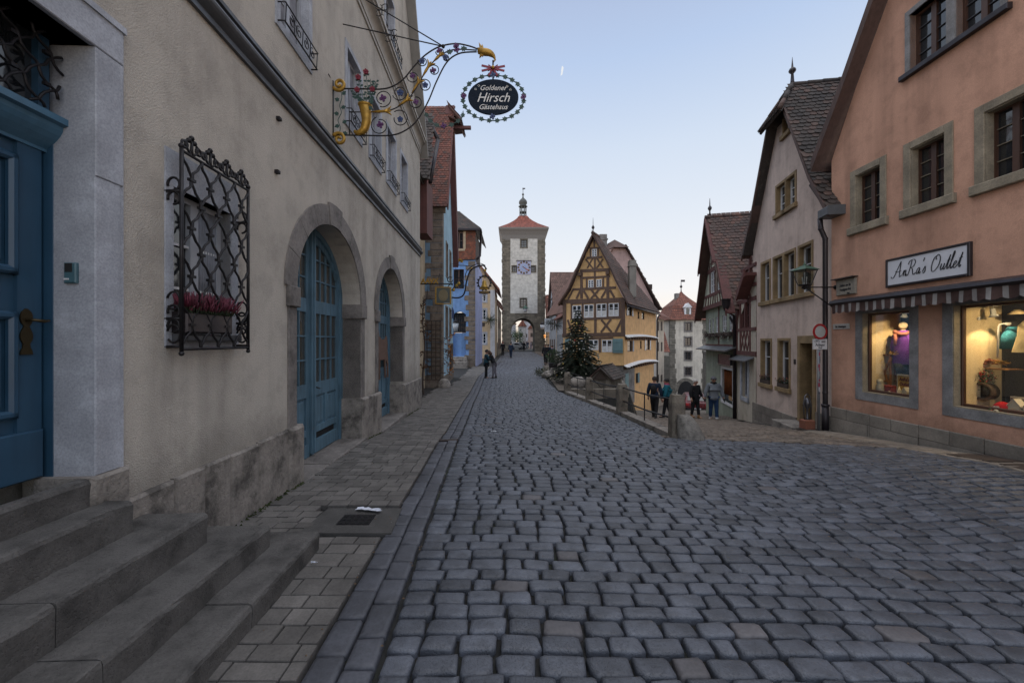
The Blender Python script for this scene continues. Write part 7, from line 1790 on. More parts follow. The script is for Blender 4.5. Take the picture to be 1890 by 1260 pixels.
rd = random.Random(5); cand = [t for t in tips if t[1].y < .45 and t[0].z < ctb.z+3.5]; rd.shuffle(cand)
proto = None
for i, (p, d) in enumerate(cand[:64]):
 kind = 1 if i % 8 == 0 else (2 if i % 13 == 5 else 0)
 mb = MB(); c = p+Vector((0, -.02, -.05)); mb.ball(c, rd.uniform(.032, .05), 7, sc=(1, 1, rd.choice([1, 1.5]))); mb.build('bauble', bm_[kind], None, label=['pale bauble hanging in the Christmas tree', 'gold bauble hanging in the Christmas tree', 'dark red bauble hanging in the Christmas tree'][kind], cat='bauble', group=['pale baubles on the tree', 'gold baubles on the tree', 'red baubles on the tree'][kind])
# potted conifer & hedge beside it
tb = gp(1021, 26); pot = MB(); pot.lathe(tb, [(.26, 0), (.33, .5), (.36, .55), (.30, .55)], 12); po = thing('potted_conifer', 'dark potted conifer standing between the pedestrians and the Christmas tree', 'potted plant', tb)
pot.build('tub', M['darkpipe'], po)
mb = MB(); rd = random.Random(9)
for i in range(900):
 a, r, z = rd.uniform(0, 2*PI), rd.random()**.5, rd.random(); R_ = .55*math.sin(PI*(.12+.8*z)); p = tb+Vector((math.cos(a)*R_*r, math.sin(a)*R_*r, .5+z*1.0)); s = .07
 mb.add([p+Vector((rd.uniform(-s, s), rd.uniform(-s, s), rd.uniform(-s, s))) for _ in range(3)], [(0, 1, 2)])
mb.build('foliage', paint('conifer_leaf', (.03, .05, .02), .8, island=.5), po)
for i, (px, k, lb) in enumerate(((997, 31, 'low dry plants in a bowl at the far right kerb'), (1001, 29.5, 'dark leafy plant at the kerb beside the small rock'))):
 c = gp(px, k); mb = MB(); rd = random.Random(30+i)
 for j in range(160):
  a, r = rd.uniform(0, 2*PI), rd.random()**.5*.4; p = c+Vector((math.cos(a)*r, math.sin(a)*r, .1+rd.random()*.4)); s = .07
  mb.add([p+Vector((rd.uniform(-s, s), rd.uniform(-s, s), rd.uniform(-s, s))) for _ in range(3)], [(0, 1, 2)])
 mb.build('shrub', paint('shrub_leaf', (.04, .045, .02), .8, island=.5), None, label=lb, cat='plant')
def fir_branch(name, label, c, r, n, green, seed, group=None, stick=None):
 rd = random.Random(seed); o = thing(name, label, 'fir branches', c, group); mb = MB()
 for i in range(n):
  d = Vector((rd.gauss(0, 1), rd.gauss(0, .4), rd.gauss(0, .7)+.1)).normalized(); L = r*rd.uniform(.5, 1.1); w_ = Vector((rd.uniform(-1, 1), rd.uniform(-1, 1), rd.uniform(-1, 1))).normalized()*.035
  p0 = Vector(c)+d*L*.05
  for s in range(5): q = p0+d*L*(s+1)/5; e = q+(d*.5+w_*14).normalized()*L*.22; mb.add([q-w_*.5, e, q+w_*.5], [(0, 1, 2)]); e = q+(d*.5-w_*14).normalized()*L*.22; mb.add([q-w_*.5, e, q+w_*.5], [(0, 1, 2)])
  mb.bar(p0, p0+d*L, .02)
 mb.build('foliage', paint('fir_'+str(seed), green, .8, island=.4), o)
 mb = MB(); mb.tube([Vector(c), Vector(stick)], .02, 5); mb.build('stem', M['timber_dark'], o)
fir_branch('fir_bunch', 'bunch of fir branches fixed high on the ochre house front', P(904, 591, 17), .85, 46, (.03, .045, .02), 41, 'fir bunches on the house fronts', P(905, 606, 17))
for i, (px, py, k, lb) in enumerate(((1014, 597, 14.5, 'fir branches fixed on the white shop front nearest the gate'), (1026, 600, 16.5, 'fir branches fixed on the middle of the white shop front'), (1003, 621, 12, 'fir branches beside the wall lamp by the gate arch'))):
 c = P(px, py, k); fir_branch('fir_bunch', lb, c, .8, 34, (.02, .03, .018), 50+i, 'fir bunches on the house fronts', c+Vector((.6, 0, -.1)))
c = P(1005.5, 621, 11.5); o = thing('wall_lantern', 'glowing orange lantern on the wall beside the main gate', 'lamp', c)
mb = MB(); mb.lathe(c, [(.12, -.2), (.2, .15), (.2, .2), (.03, .35)], 6); mb.build('lamp_head', emit('warm_glow', (1, .42, .12), 2.2), o); mb = MB(); mb.tube([c+Vector((0, 0, .3)), c+Vector((.1, 0, .5)), c+Vector((.45, .1, .5))], .03, 5); mb.build('bracket', M['iron'], o)
l = bpy.data.lights.new('glow', 'POINT'); l.energy = 12; l.color = (1, .5, .2); l.shadow_soft_size = .1; lo = bpy.data.objects.new('glow', l); S.collection.objects.link(lo); lo.parent = o; lo.location = (-.2, -.4, 0)
c = P(1001, 602, 11.6); o = thing('wall_lantern', 'pale unlit lantern on the wall above the glowing one by the gate', 'lamp', c)
mb = MB(); mb.lathe(c, [(.22, -.45), (.38, .25)], 6); mb.build('lamp_glass', M['white'], o); mb = MB(); mb.lathe(c, [(.42, .25), (.1, .6), (.03, .8)], 6); mb.tube([c+Vector((0, 0, .7)), c+Vector((.1, .5, .8))], .03, 5); mb.build('lamp_roof', M['darkpipe'], o)
# ---------------------------------------------------------------- no entry sign
sp = Vector((xk(1511, 76), F/76, 0)); sp.z = g(sp.x, sp.y); sgn = thing('no_entry_sign', 'round no vehicles sign with red ring over a small white plate', 'traffic sign', sp)
mb = MB(); mb.tube([sp-Vector((0, 0, .1)), Vector((sp.x, sp.y, zk(600, 76)))], .030, 12); mb.build('pole', paint('galvanised', (.22, .23, .25), .4, .5), sgn)
mb = MB(); rd = random.Random(4); stk = [paint('sticker_a', (.45, .46, .5), .5), paint('sticker_b', (.05, .05, .07), .5), paint('sticker_c', (.25, .03, .06), .5), paint('sticker_d', (.10, .14, .30), .5)]
z = sp.z+.9
while z < zk(648, 76)-.1:
 h_ = rd.uniform(.04, .10); r = .0315; a0_ = rd.uniform(-2.6, -1.2); a1__ = a0_+rd.uniform(.9, 1.8); vs = []
 for i in range(5):
  a = a0_+(a1__-a0_)*i/4
  for zz_ in (z, z+h_): vs.append((sp.x+r*math.cos(a), sp.y+r*math.sin(a), zz_))
 mb.add(vs, [(2*i, 2*i+2, 2*i+3, 2*i+1) for i in range(4)], rd.randrange(4)); z += h_+rd.uniform(-.01, .05)
mb.build('stickers', stk, sgn, fix=False)
yw = R(10); fx = Vector((math.cos(yw), math.sin(yw), 0)); fn = Vector((math.sin(yw), -math.cos(yw), 0)); cc = Vector((sp.x, sp.y, zk(612, 76)))+fn*.04
mb = MB(); R0, R1 = .208, .150
ring = lambda r, o_: [cc+fx*(r*math.cos(t))+Vector((0, 0, r*.93*math.sin(t)))+fn*o_ for t in np.linspace(0, 2*PI, 41)[:-1]]
a = ring(R0, 0); mb.prism(a, fn*-.006); mb.build('disc', M['red'], sgn)
mb = MB(); mb.prism(ring(R1, .003), fn*-.002); mb.build('disc_centre', paint('sign_grey', (.42, .43, .42), .45), sgn)
c2 = Vector((sp.x, sp.y, zk(635, 76)))+fn*.04
mb = MB(); mb.frame_box(c2, fx, Vector((0, 0, 1)), fn, -.212, .212, -.132, .128, -.006, 0, bev=.003); ad_pl = mb.build('plate', M['white'], sgn)
mb = MB();
for bb in ((-.207, .207, .118, .123), (-.207, .207, -.127, -.122), (-.207, -.202, -.122, .118), (.202, .207, -.122, .118)): mb.frame_box(c2, fx, Vector((0, 0, 1)), fn, bb[0], bb[1], bb[2], bb[3], 0, .0015)
# bicycle pictogram
def circ(cx_, cz_2, r, w_):
 for t in np.linspace(0, 2*PI, 15)[:-1]:
  p0 = c2+fx*(cx_+r*math.cos(t))+Vector((0, 0, cz_2+r*math.sin(t)))+fn*.002; p1 = c2+fx*(cx_+r*math.cos(t+.45))+Vector((0, 0, cz_2+r*math.sin(t+.45)))+fn*.002; mb.bar(p0, p1, w_, .001, up=fn)
circ(-.135, .065, .028, .006); circ(-.045, .065, .028, .006)
for (a, b, c_, d) in ((-.135, .065, -.115, .10), (-.115, .10, -.065, .10), (-.115, .10, -.09, .065), (-.09, .065, -.065, .10), (-.045, .065, -.07, .108), (-.135, .065, -.09, .065), (-.12, .108, -.108, .108), (-.07, .11, -.05, .112)):
 mb.bar(c2+fx*a+Vector((0, 0, b))+fn*.002, c2+fx*c_+Vector((0, 0, d))+fn*.002, .006, .001, up=fn)
mb.build('pictogram', inkm, ad_pl)
for tt, dx, dz, sz in (('und', .09, .065, .085), ('Anlieger', 0, -.015, .095), ('frei', 0, -.085, .085)): text_mesh(tt, sz, c2+fx*dx+Vector((0, 0, dz))+fn*.002, fx, (0, 0, 1), inkm, sgn, sx=.85, weight=.001, ext=.001)
# ---------------------------------------------------------------- street lantern on the shop corner
kl = 77.; lp_ = P(1485, 530, kl); lan = thing('street_lantern', 'green roofed street lantern on an iron bracket at the orange house corner', 'street lamp', lp_)
wl_ = WO.p(LO-.02, lp_.z, .02); mb = MB(); mb.tube([lp_+Vector((0, 0, .0)), Vector((wl_.x-.0, lp_.y, lp_.z))], .015, 8); lowp = Vector((wl_.x, lp_.y, zk(570, kl))); mb.tube([lp_+Vector((.03, 0, -.02)), lowp], .014, 8)
mb.lathe(lp_+Vector((0, 0, -.06)), [(.01, 0), (.04, .02), (.07, .05), (.05, .08)], 8); mb.lathe(Vector((wl_.x, lp_.y, lp_.z)), [(.05, -.01), (.05, .01)], 8, ax=(1, 0, 0)); mb.build('bracket', M['iron'], lan)
lr_, ur_ = .13, .25; zb_l, zt_l = lp_.z+.05, zk(499, kl); M['lampgreen'] = paint('verdigris', (.035, .085, .055), .6)
def sqring(r, z, a=PI/4+.25): return [Vector((lp_.x+r*math.cos(a+i*PI/2), lp_.y+r*math.sin(a+i*PI/2), z)) for i in range(4)]
r0, r1_ = sqring(lr_, zb_l), sqring(ur_, zt_l); mb = MB()
for i in range(4): mb.bar(r0[i], r1_[i], .018); mb.bar(r0[i], r0[(i+1) % 4], .025); mb.bar(r1_[i], r1_[(i+1) % 4], .02)
mb.add(r0, [(0, 1, 2, 3)]); mb.build('lantern_frame', M['iron'], lan)
mb = MB(); [mb.add([r0[i], r0[(i+1) % 4], r1_[(i+1) % 4], r1_[i]], [(0, 1, 2, 3)]) for i in range(4)]; mb.build('lantern_glass', glass_clear('lantern_glass', (.75, .78, .76), .9), lan, fix=False)
mb = MB(); e0_, e1__ = sqring(.31, zt_l), sqring(.08, zt_l+.11); mb.add(e0_+e1__, [(i, (i+1) % 4, (i+1) % 4+4, i+4) for i in range(4)]+[(0, 3, 2, 1), (4, 5, 6, 7)]); mb.lathe(Vector((lp_.x, lp_.y, zt_l+.11)), [(.05, 0), (.03, .03), (.012, .06), (.005, .13)], 8); mb.build('lantern_roof', M['lampgreen'], lan)
mb = MB(); mb.lathe(Vector((lp_.x, lp_.y, zb_l)), [(.04, 0), (.045, .05), (.02, .06)], 8);
for a in (0, 2.1, 4.2): mb.tube([Vector((lp_.x+.03*math.cos(a), lp_.y+.03*math.sin(a), zb_l+.06)), Vector((lp_.x+.05*math.cos(a), lp_.y+.05*math.sin(a), zb_l+.2))], .014, 6)
mb.build('bulb_cluster', M['white'], lan)
# terracotta pot with metal heron-like figure at the pink door
ps = WP.p(WP.sk(1490, .45)[0], -.36, .45); pt = MB(); pt.frame_box(ps+Vector((-.17, -.15, 0)), Vector((1, 0, 0)), Vector((0, 1, 0)), Vector((0, 0, 1)), 0.04, .28, 0.03, .25, 0, .22, bev=.02); pt.build('flower_pot', paint('terracotta', (.20, .075, .045), .8), None, label='square terracotta pot on the step of the pink house door', cat='pot')
fg = MB(); q = ps+Vector((0, 0, .22)); fg.lathe(q, [(.06, 0), (.03, .04), (.02, .25), (.06, .32), (.075, .42), (.05, .5), (.02, .54)], 10); fg.tube([q+Vector((-.07, 0, 0)), q+Vector((-.10, 0, .35)), q+Vector((-.06, 0, .58)), q+Vector((0, 0, .64)), q+Vector((.06, 0, .58)), q+Vector((.10, 0, .35)), q+Vector((.07, 0, 0))], .014, 6)
fg.build('iron_ornament', paint('tin', (.10, .10, .11), .3, .7), None, label='arched iron ornament standing in the terracotta pot by the door', cat='ornament')
# ---------------------------------------------------------------- drain slab, gutter grate, litter
def ground_poly(mb, pts, h, top=.0, m=0):
 q = [Vector((x, y_, g(x, y_)+top)) for x, y_ in pts]; mb.add([p-Vector((0, 0, h)) for p in q]+q, [(4, 5, 6, 7), (0, 1, 5, 4), (1, 2, 6, 5), (2, 3, 7, 6), (3, 0, 4, 7)], m)
dc = [(xk(551, 197), F/197), (xk(722, 197), F/197), (xk(742, 170.5), F/170.5), (xk(606, 170.5), F/170.5)]
ds_ = thing('street_drain', 'dark square drain slab with iron grating in the left pavement', 'drain', (dc[0][0]+.4, dc[0][1], 0))
mb = MB(); ground_poly(mb, dc, .06, .008); mb.build('slab', stone('asphalt_slab', (.060, .058, .056), 5, .5, pit=True, dark=.8, grainy=70), ds_)
dg_ = [(xk(620, 188.5), F/188.5), (xk(681, 188.5), F/188.5), (xk(694, 178), F/178), (xk(637, 178), F/178)]
mb = MB(); ground_poly(mb, dg_, .03, .012); grt = mb.build('grating', M['iron'], ds_)
mb = MB()
for i in range(5):
 for j in range(3):
  u0, u1, v0, v1 = (i+.2)/5, (i+.8)/5, (j+.2)/3, (j+.8)/3; f = lambda u, v: tuple(np.array(dg_[0])*(1-u)*(1-v)+np.array(dg_[1])*u*(1-v)+np.array(dg_[2])*u*v+np.array(dg_[3])*(1-u)*v)
  q = [f(u0, v0), f(u1, v0), f(u1, v1), f(u0, v1)]; mb.add([Vector((x, y_, g(x, y_)+.0135)) for x, y_ in q], [(0, 1, 2, 3)])
mb.build('opening_shade', paint('hole_black', (.002, .002, .002), 1), grt, fix=False)  # black quads lying on solid iron, painted for the shade in its slots
mb = MB(); ground_poly(mb, [(float(gl(7.66))-.02, 7.66), (float(gr(7.66))+.0, 7.66), (float(gr(7.88)), 7.88), (float(gl(7.88))-.02, 7.88)], .05, -.006); mb.build('gutter_grate', paint('rusty_grate', (.05, .038, .035), .7, .4), None, label='rusty iron drain grate set across the left gutter', cat='drain')
def litter(lb, c, sx_, sy_, seed, col=(.55, .58, .66), name='paper_scrap'):
 rd = random.Random(seed); mb = MB(); n1, n2 = 7, 5; vs = []; rz = rd.uniform(-.3, .3)
 for i in range(n1):
  for j in range(n2):
   u, v = i/(n1-1)-.5, j/(n2-1)-.5; x = c[0]+(u*sx_*math.cos(rz)-v*sy_*math.sin(rz))*(1+.25*rd.uniform(-1, 1)); y_ = c[1]+(u*sx_*math.sin(rz)+v*sy_*math.cos(rz))*(1+.25*rd.uniform(-1, 1))
   vs.append((x, y_, g(x, y_)+.022+rd.uniform(0, .018)))
 mb.add(vs, [(i*n2+j, (i+1)*n2+j, (i+1)*n2+j+1, i*n2+j+1) for i in range(n1-1) for j in range(n2-1)]); mb.build(name, paint('litter_'+str(seed), col, .8), None, label=lb, cat='litter', fix=False)
kk_ = 174.; litter('crumpled white paper lying on the drain slab', (xk(683, kk_), F/kk_), .27, .07, 1)
litter('small white scrap on the cobbles beyond the gutter grate', (xk(911, 84), F/84), .11, .05, 2, (.6, .62, .66))
litter('tiny white scrap on the pavers near the steps', (xk(580, 230), F/230), .05, .015, 3)
rd = random.Random(77); mb = MB()
for i in range(150):
 y_ = rd.uniform(2.1, 9); x = rd.choice([float(gl(y_))-.02, float(gr(y_))+.02, wallx(y_)+.12, rd.uniform(-2.2, 4)])+rd.uniform(-.03, .03)
 s = rd.uniform(.005, .012); z = g(x, y_)+.004; mb.add([(x-s, y_, z), (x, y_-s*.6, z+.004), (x+s, y_, z), (x, y_+s*.6, z+.006)], [(0, 1, 2, 3)], 0 if rd.random() < .7 else 1)
mb.build('fallen_leaves', [paint('leaf_a', (.10, .06, .03), .8), paint('leaf_b', (.26, .25, .23), .8)], None, kind='stuff', fix=False)
# moss tufts along wall foot
mb = MB()
for i in range(500):
 y_ = rd.uniform(3.3, 13); x = wallx(y_)+rd.uniform(.05, .11); s = rd.uniform(.008, .025); z = g(x, y_)+.005
 if 5.2 < y_ < 7.6 or 8.7 < y_ < 10.9: continue
 mb.add([(x-s, y_, z), (x+s, y_+s*.3, z), (x+rd.uniform(-s, s), y_, z+s*1.3)], [(0, 1, 2)])
mb.build('moss', paint('moss_green', (.05, .065, .02), .9, island=.4), None, kind='stuff', fix=False)
# moon
mc = at(1036, 126, 3000.); mb = MB(); r = 4.2*3000/F; pts = [mc+Vector((r*math.sin(t)*1.0, 0, r*math.cos(t)))*1 for t in np.linspace(.35, PI-.1, 12)]; inn = [mc+Vector((r*math.sin(t)*.8, 0, r*math.cos(t))) for t in np.linspace(PI-.1, .35, 12)]
mb.prism(pts+inn, (0, 60, 0)); mb.build('moon', emit('moonlight', (.93, .96, 1.0), .88), None, label='thin white crescent moon in the pale sky', cat='moon')
# ---------------------------------------------------------------- big wrought inn sign
kh = 116.5; h = lambda px, py, dy=0: P(px, py, kh)+Vector((0, dy, 0))
M['enamelblack'] = paint('sign_black', (.012, .019, .032), .8, spec=.12); M['leafgreen'] = paint('leaf_green', (.022, .060, .050), .5); M['purple'] = paint('flower_purple', (.09, .02, .11), .5, wear=.4, scale=30)
M['blueflower'] = paint('flower_blue', (.035, .06, .16), .5); M['redflower'] = paint('flower_red', (.20, .015, .035), .5); M['silver'] = paint('silver_letters', (.62, .62, .60), .4)
ins = thing('inn_sign', 'large wrought iron inn sign with gilded cornucopia, flowers and black oval board', 'hanging sign', h(640, 200))
def hc(pts, n=8): return crv([h(x, y_) for x, y_ in pts], n)
mb = MB()
mb.tube([h(615, 150), h(615, 255)], .011, 6); mb.tube([h(644, 164), h(645, 249)], .008, 6)
mb.tube([h(608, 150), h(615, 150)], .012, 6); mb.tube([h(608, 258), h(615, 255)], .012, 6)
for x, y_ in ((612, 150), (612, 256)): mb.tube([h(x, y_), WH.p(WH.sk(606)[0], h(x, y_).z, 0)], .012, 6)
mb.tube(hc([(615, 164), (660, 164), (700, 165), (724, 160), (745, 146), (765, 122), (785, 102), (810, 87), (840, 81), (865, 85), (882, 91)]), .011, 6)
mb.tube(hc([(615, 249), (665, 250), (720, 250), (748, 241), (770, 222), (790, 188), (806, 150), (825, 115), (848, 99), (880, 96)]), .011, 6)
mb.tube(hc([(700, 207), (725, 202), (748, 188), (765, 168), (780, 142), (795, 120), (812, 103), (838, 92), (880, 93)]), .009, 6)
mb.tube([h(645, 207), h(668, 207)], .009, 6)
mb.build('scroll_frame', M['iron'], ins)
mb = MB(); W0 = lambda px, py: WH.p(*WH.sz(px, py))
mb.tube([W0(633, 45), h(818, 86)], .009, 6); mb.tube([W0(612, -38), h(818, 86)], .009, 6); mb.ball(h(818, 86), .03, 8); mb.build('guy_rod', M['iron'], ins)
mb = MB()
def hcirc(cx_, cy_, r, a0, a1, th=.008, taper=.35):
 pts = [h(cx_+r*(1-taper*t)*math.cos(R(a0+(a1-a0)*t)), cy_-r*(1-taper*t)*math.sin(R(a0+(a1-a0)*t))) for t in np.linspace(0, 1, 22)]; mb.tube(pts, th, 5)
spir = [(707, 182, 16, 250, 620, 'p'), (738, 172, 14, 200, 560, 'b'), (701, 232, 17, 110, 460, 'p'), (738, 219, 16, 130, -190, 'b'), (768, 188, 13, 120, 460, 'p'), (762, 142, 11, 170, 500, 'p'), (784, 158, 12, 150, -190, 'b'), (780, 114, 9, 160, 480, 'b'), (801, 130, 10, 130, -200, 'p'), (812, 96, 8, 180, 500, 'p'), (823, 108, 6, 100, -200, 'b')]
for s_ in spir: hcirc(*s_[:5])
for cx_, cy_ in ((705, 19), (722, 66)):
 for a in (40, 220, 130, 310): hcirc(cx_+7*math.cos(R(a)), cy_-7*math.sin(R(a)), 7, a, a+300, .006)
mb.build('spiral_scrolls', M['iron'], ins)
def flower(mb, c, r, n=4, th=.012, m=0, ph=0.3, nn=Vector((0, -1, 0))):
 c = Vector(c)
 for i in range(n):
  a = 2*PI*i/n+ph; u = Vector((math.cos(a), 0, math.sin(a))); v = Vector((-math.sin(a), 0, math.cos(a)))
  pl = [c-u*r*.1-v*r*.05, c+u*r*.35-v*r*.36, c+u*r*.8-v*r*.34, c+u*r, c+u*r*.8+v*r*.34, c+u*r*.35+v*r*.36]
  mb.prism([p+nn*th for p in pl], -nn*th*2, m)
 mb.ball(c+nn*th*1.2, r*.22, 6, m)
for i, (x, y_, cl) in enumerate(((707, 182, 'p'), (739, 172, 'b'), (702, 231, 'p'), (739, 221, 'b'), (768, 189, 'p'), (762, 141, 'p'), (785, 158, 'b'), (779, 114, 'b'), (800, 131, 'p'), (811, 95, 'p'), (843, 93, 'p'), (842, 86, 'p'), (822, 107, 'b'), (856, 178, 'p'), (966, 180, 'p'), (819, 233, 'p'), (909, 216, 'b'), (910, 139, 'b'))):
 mb = MB(); flower(mb, h(x, y_, -.01), .058 if i < 3 else .048, 4 if i > 12 else 5 if cl == 'b' else 4); mb.build('metal_flower', M['purple'] if cl == 'p' else M['blueflower'], ins)
def leaf(mb, c, d, r, th=.006):
 c = Vector(c); u = Vector(d).normalized(); v = Vector((-u.z, 0, u.x))
 prof = [(-.9, 0), (-.5, .28), (-.6, .62), (-.1, .45), (.1, .78), (.35, .38), (.9, 0)]
 pl = [c+u*a*r+v*b*r for a, b in prof]+[c+u*a*r-v*b*r for a, b in prof[-2:0:-1]]
 mb.prism([p+Vector((0, -th, 0)) for p in pl], (0, th*2, 0))
mb = MB(); vine = hc([(626, 248), (628, 235), (624, 222), (630, 208), (627, 195), (631, 180), (628, 166)]); mb.tube(vine, .006, 5)
for x, y_, a in ((622, 233, 200), (636, 225, 30), (621, 210, 170), (634, 198, 20), (622, 184, 160), (635, 172, 40), (637, 246, 0)): leaf(mb, h(x, y_), (math.cos(R(a)), 0, math.sin(R(a))), .046)
mb.build('ivy_vine', M['leafgreen'], ins)
mb = MB(); mf = MB()
for x0, y0, x1, y1, x2, y2 in ((672, 195, 668, 170, 661, 148), (675, 195, 678, 165, 676, 137), (679, 195, 688, 170, 690, 158), (680, 195, 690, 165, 694, 150), (671, 195, 660, 178, 652, 168), (677, 195, 683, 180, 684, 146), (673, 195, 664, 183, 655, 178)):
 c = hc([(x0, y0), (x1, y1), (x2, y2)], 6); mb.tube(c, .005, 4)
 for p in c[3::2]:
  for sg in (-1, 1): leaf(mb, p+Vector((sg*.03, 0, random.uniform(-.01, .02))), (sg, 0, random.uniform(-.2, .8)), .026, .004)
for x, y_ in ((662, 144), (676, 134), (660, 167), (688, 166)): mf.ball(h(x, y_), .036, 7); flower(mf, h(x, y_, -.02), .045, 5)
for x, y_, a in ((680, 197, 200), (686, 203, 320), (675, 212, 260), (688, 192, 60)): leaf(mb, h(x, y_, -.05), (math.cos(R(a)), 0, math.sin(R(a))), .045)
mb.build('rose_stems', M['leafgreen'], ins); mf.build('red_roses', M['redflower'], ins)
mb = MB(); cor = hc([(674, 198), (676, 212), (676, 226), (671, 240), (661, 246), (654, 242)], 6); nC = len(cor)
mb.tube(cor, [.080*(1-i/nC)**.7+.014 for i in range(nC)], 12)
mb.lathe(cor[0]+Vector((0, 0, -.02)), [(.07, 0), (.10, .03), (.115, .05), (.09, .06)], 12); mb.build('cornucopia', M['gold'], ins)
mb = MB()
def gscroll(cx_, cy_, r, a0, a1, w0=.03): mb.tube([h(cx_+r*(1-.8*t)*math.cos(R(a0+(a1-a0)*t)), cy_-r*(1-.8*t)*math.sin(R(a0+(a1-a0)*t))) for t in np.linspace(0, 1, 26)], [w0*(1-.3*t) for t in np.linspace(0, 1, 26)], 8)
gscroll(626, 156, 12, 210, 700); gscroll(626, 257, 12, 150, -340)
for (x0, y0), (x1, y1) in (((684, 207), (716, 205)), ((735, 196), (753, 183)), ((760, 172), (774, 150)), ((779, 143), (793, 119)), ((800, 114), (814, 100))):
 a, b = h(x0, y0), h(x1, y1); d = b-a; mb.tube([a, a+d*.5, a+d*.8, b], [.008, .022, .02, .038], 8)
 n_ = Vector((-d.z, 0, d.x)).normalized()
 for sg in (-1, 0, 1): mb.tube([b-d*.1, b+d.normalized()*.03+n_*sg*.045, b+d.normalized()*.055+n_*sg*.075], [.018, .014, .004], 6)
mb.build('gilded_sheaths', M['gold'], ins)
mb = MB(); bd = hc([(882, 93), (892, 96), (903, 98), (911, 104), (914, 111)], 5); mb.tube(bd, [.03, .042, .048, .052, .054, .055, .056, .056, .055, .053, .05, .048, .045, .04, .035, .03, .024, .02, .016, .012, .008], 10)
for dx, dy in ((-4, -17), (2, -14), (-7, -8), (-3, 12), (3, 10), (-6, 4)): mb.tube([h(890, 96), h(889+dx*.6, 96+dy*.6), h(888+dx, 96+dy)], [.026, .02, .003], 6)
mb.tube([h(914, 110), h(911, 116)], [.016, .003], 6); mb.build('gilded_bird_head', M['gold'], ins)
mb = MB()
for x, y_ in ((889, 122), (889, 132), (932, 123), (931, 132), (902, 141), (918, 141)): mb.bar(h(910, 127, -.01), h(x, y_, -.01), .03, .012, up=(0, 1, 0))
for sg in (-1, 1): mb.tube([h(910, 127), h(910+sg*8, 120), h(910+sg*9, 131), h(910, 128), h(910+sg*9, 139), h(910+sg*4, 140), h(910, 128)], .012, 5)
mb.build('ribbon_bow', M['redflower'], ins)
mb = MB(); mb.ball(h(910, 127, -.03), .028, 8); mb.build('bow_centre', M['gold'], ins)
mb = MB(); mb.tube([h(910, 112), h(910, 150)], .014, 6); mb.build('hanger', M['iron'], ins)
brd = thing('oval_board', None, None); brd.parent = ins
oc = h(910.5, 180); mb = MB(); ew, eh = 46.5/kh, 32.5/kh
el = lambda r, t, dy=0: oc+Vector((ew*r*math.cos(t), dy, eh*r*math.sin(t)))
mb.prism([el(1, t, -.014) for t in np.linspace(0, 2*PI, 49)[:-1]], (0, .028, 0)); mb.build('board', M['enamelblack'], brd)
for tt, py_, sz in (('Goldener', 164, .115), ('Hirsch', 182, .205), ('Gästehaus', 199, .115)): text_mesh(tt, sz, h(910, py_, -.016), (1, 0, 0), (0, 0, 1), M['silver'], brd, shear=.35, sx=.95, ext=.002, weight=.0005)
mb = MB()
for x, y_ in ((884, 160), (878, 166), (936, 161), (942, 167)): flower(mb, h(x, y_, -.018), .018, 8, .002)
mb.build('stars', M['silver'], brd)
mb = MB(); ww_, wh_ = 56.5/kh, 42/kh; mb.tube([h(910.5, 181)+Vector((ww_*math.cos(t), 0, wh_*math.sin(t))) for t in np.linspace(0, 2*PI, 49)[:-1]], .008, 5, closed=True)
for i in range(24):
 t = 2*PI*(i+.5)/24
 if i % 6 in (2, 3) and False: continue
 c = h(910.5, 181)+Vector((ww_*math.cos(t), 0, wh_*math.sin(t))); leaf(mb, c, (-math.sin(t), 0, math.cos(t)), .055)
mb.tube(hc([(855, 205), (851, 218), (836, 229), (815, 235), (795, 224), (785, 209)]), .007, 5)
for x, y_, a in ((854, 213, 250), (845, 224, 210), (833, 231, 190), (806, 231, 170), (794, 223, 140), (787, 212, 120)): leaf(mb, h(x, y_), (math.cos(R(a)), 0, math.sin(R(a))), .05)
for x, y_ in ((830, 96), (856, 90)): leaf(mb, h(x, y_), (1, 0, .2), .06)
mb.build('leaf_wreath', M['leafgreen'], ins)
# small ironmongery on the near wall
for x, y_, lb in ((511, 219, 1), (508, 317, 2)):
 mb = MB(); s0_, z0_2 = WH.sz(x, y_); WH.box(mb, s0_-.02, s0_+.03, z0_2-.02, z0_2+.02, 0, .05, bev=.008); mb.build('wall_bracket', M['iron'], hotel)
# deer silhouette in the second arch
D2 = WH.off(-.30); deer = MB(); kx = lambda px, py: D2.p(*D2.sz(px, py))
s0_, z0_2 = D2.sz(705, 665); sc_ = 1/ D2.sk(705)[1]
def dp_(u, v): return D2.p(s0_+u, z0_2+v)
dr = [(.42, .62), (.52, .40), (.50, .25), (.62, -.1), (.63, -.46), (.56, -.46), (.52, -.12), (.36, .0), (.30, -.02), (.34, -.46), (.28, -.46), (.20, .02), (-.3, .02), (-.32, -.46), (-.39, -.46), (-.42, .05), (-.52, .3), (-.66, .62), (-.86, .66), (-.9, .74), (-.72, .88), (-.66, 1.1), (-.55, .9), (-.42, .62), (-.1, .52), (.25, .54)]
dr = [(a*.80, b) for a, b in dr]
deer.prism([dp_(a, b)+WH.n*.03 for a, b in dr], WH.n*-.03); do = thing('deer_silhouette', 'flat brown deer silhouette hung on the second blue arched door', 'decoration', dp_(0, -.46)); deer.build('body', paint('rust_brown', (.125, .072, .052), .8), do)
mb = MB();
for sg in (-1, 1): mb.tube([dp_(-.53, .92), dp_(-.53+.1*sg, 1.1), dp_(-.50+.2*sg, 1.32)], .014, 5); mb.tube([dp_(-.53+.08*sg, 1.08), dp_(-.53+.2*sg, 1.15)], .012, 5)
mb.build('antlers', M['timber_dark'], do)
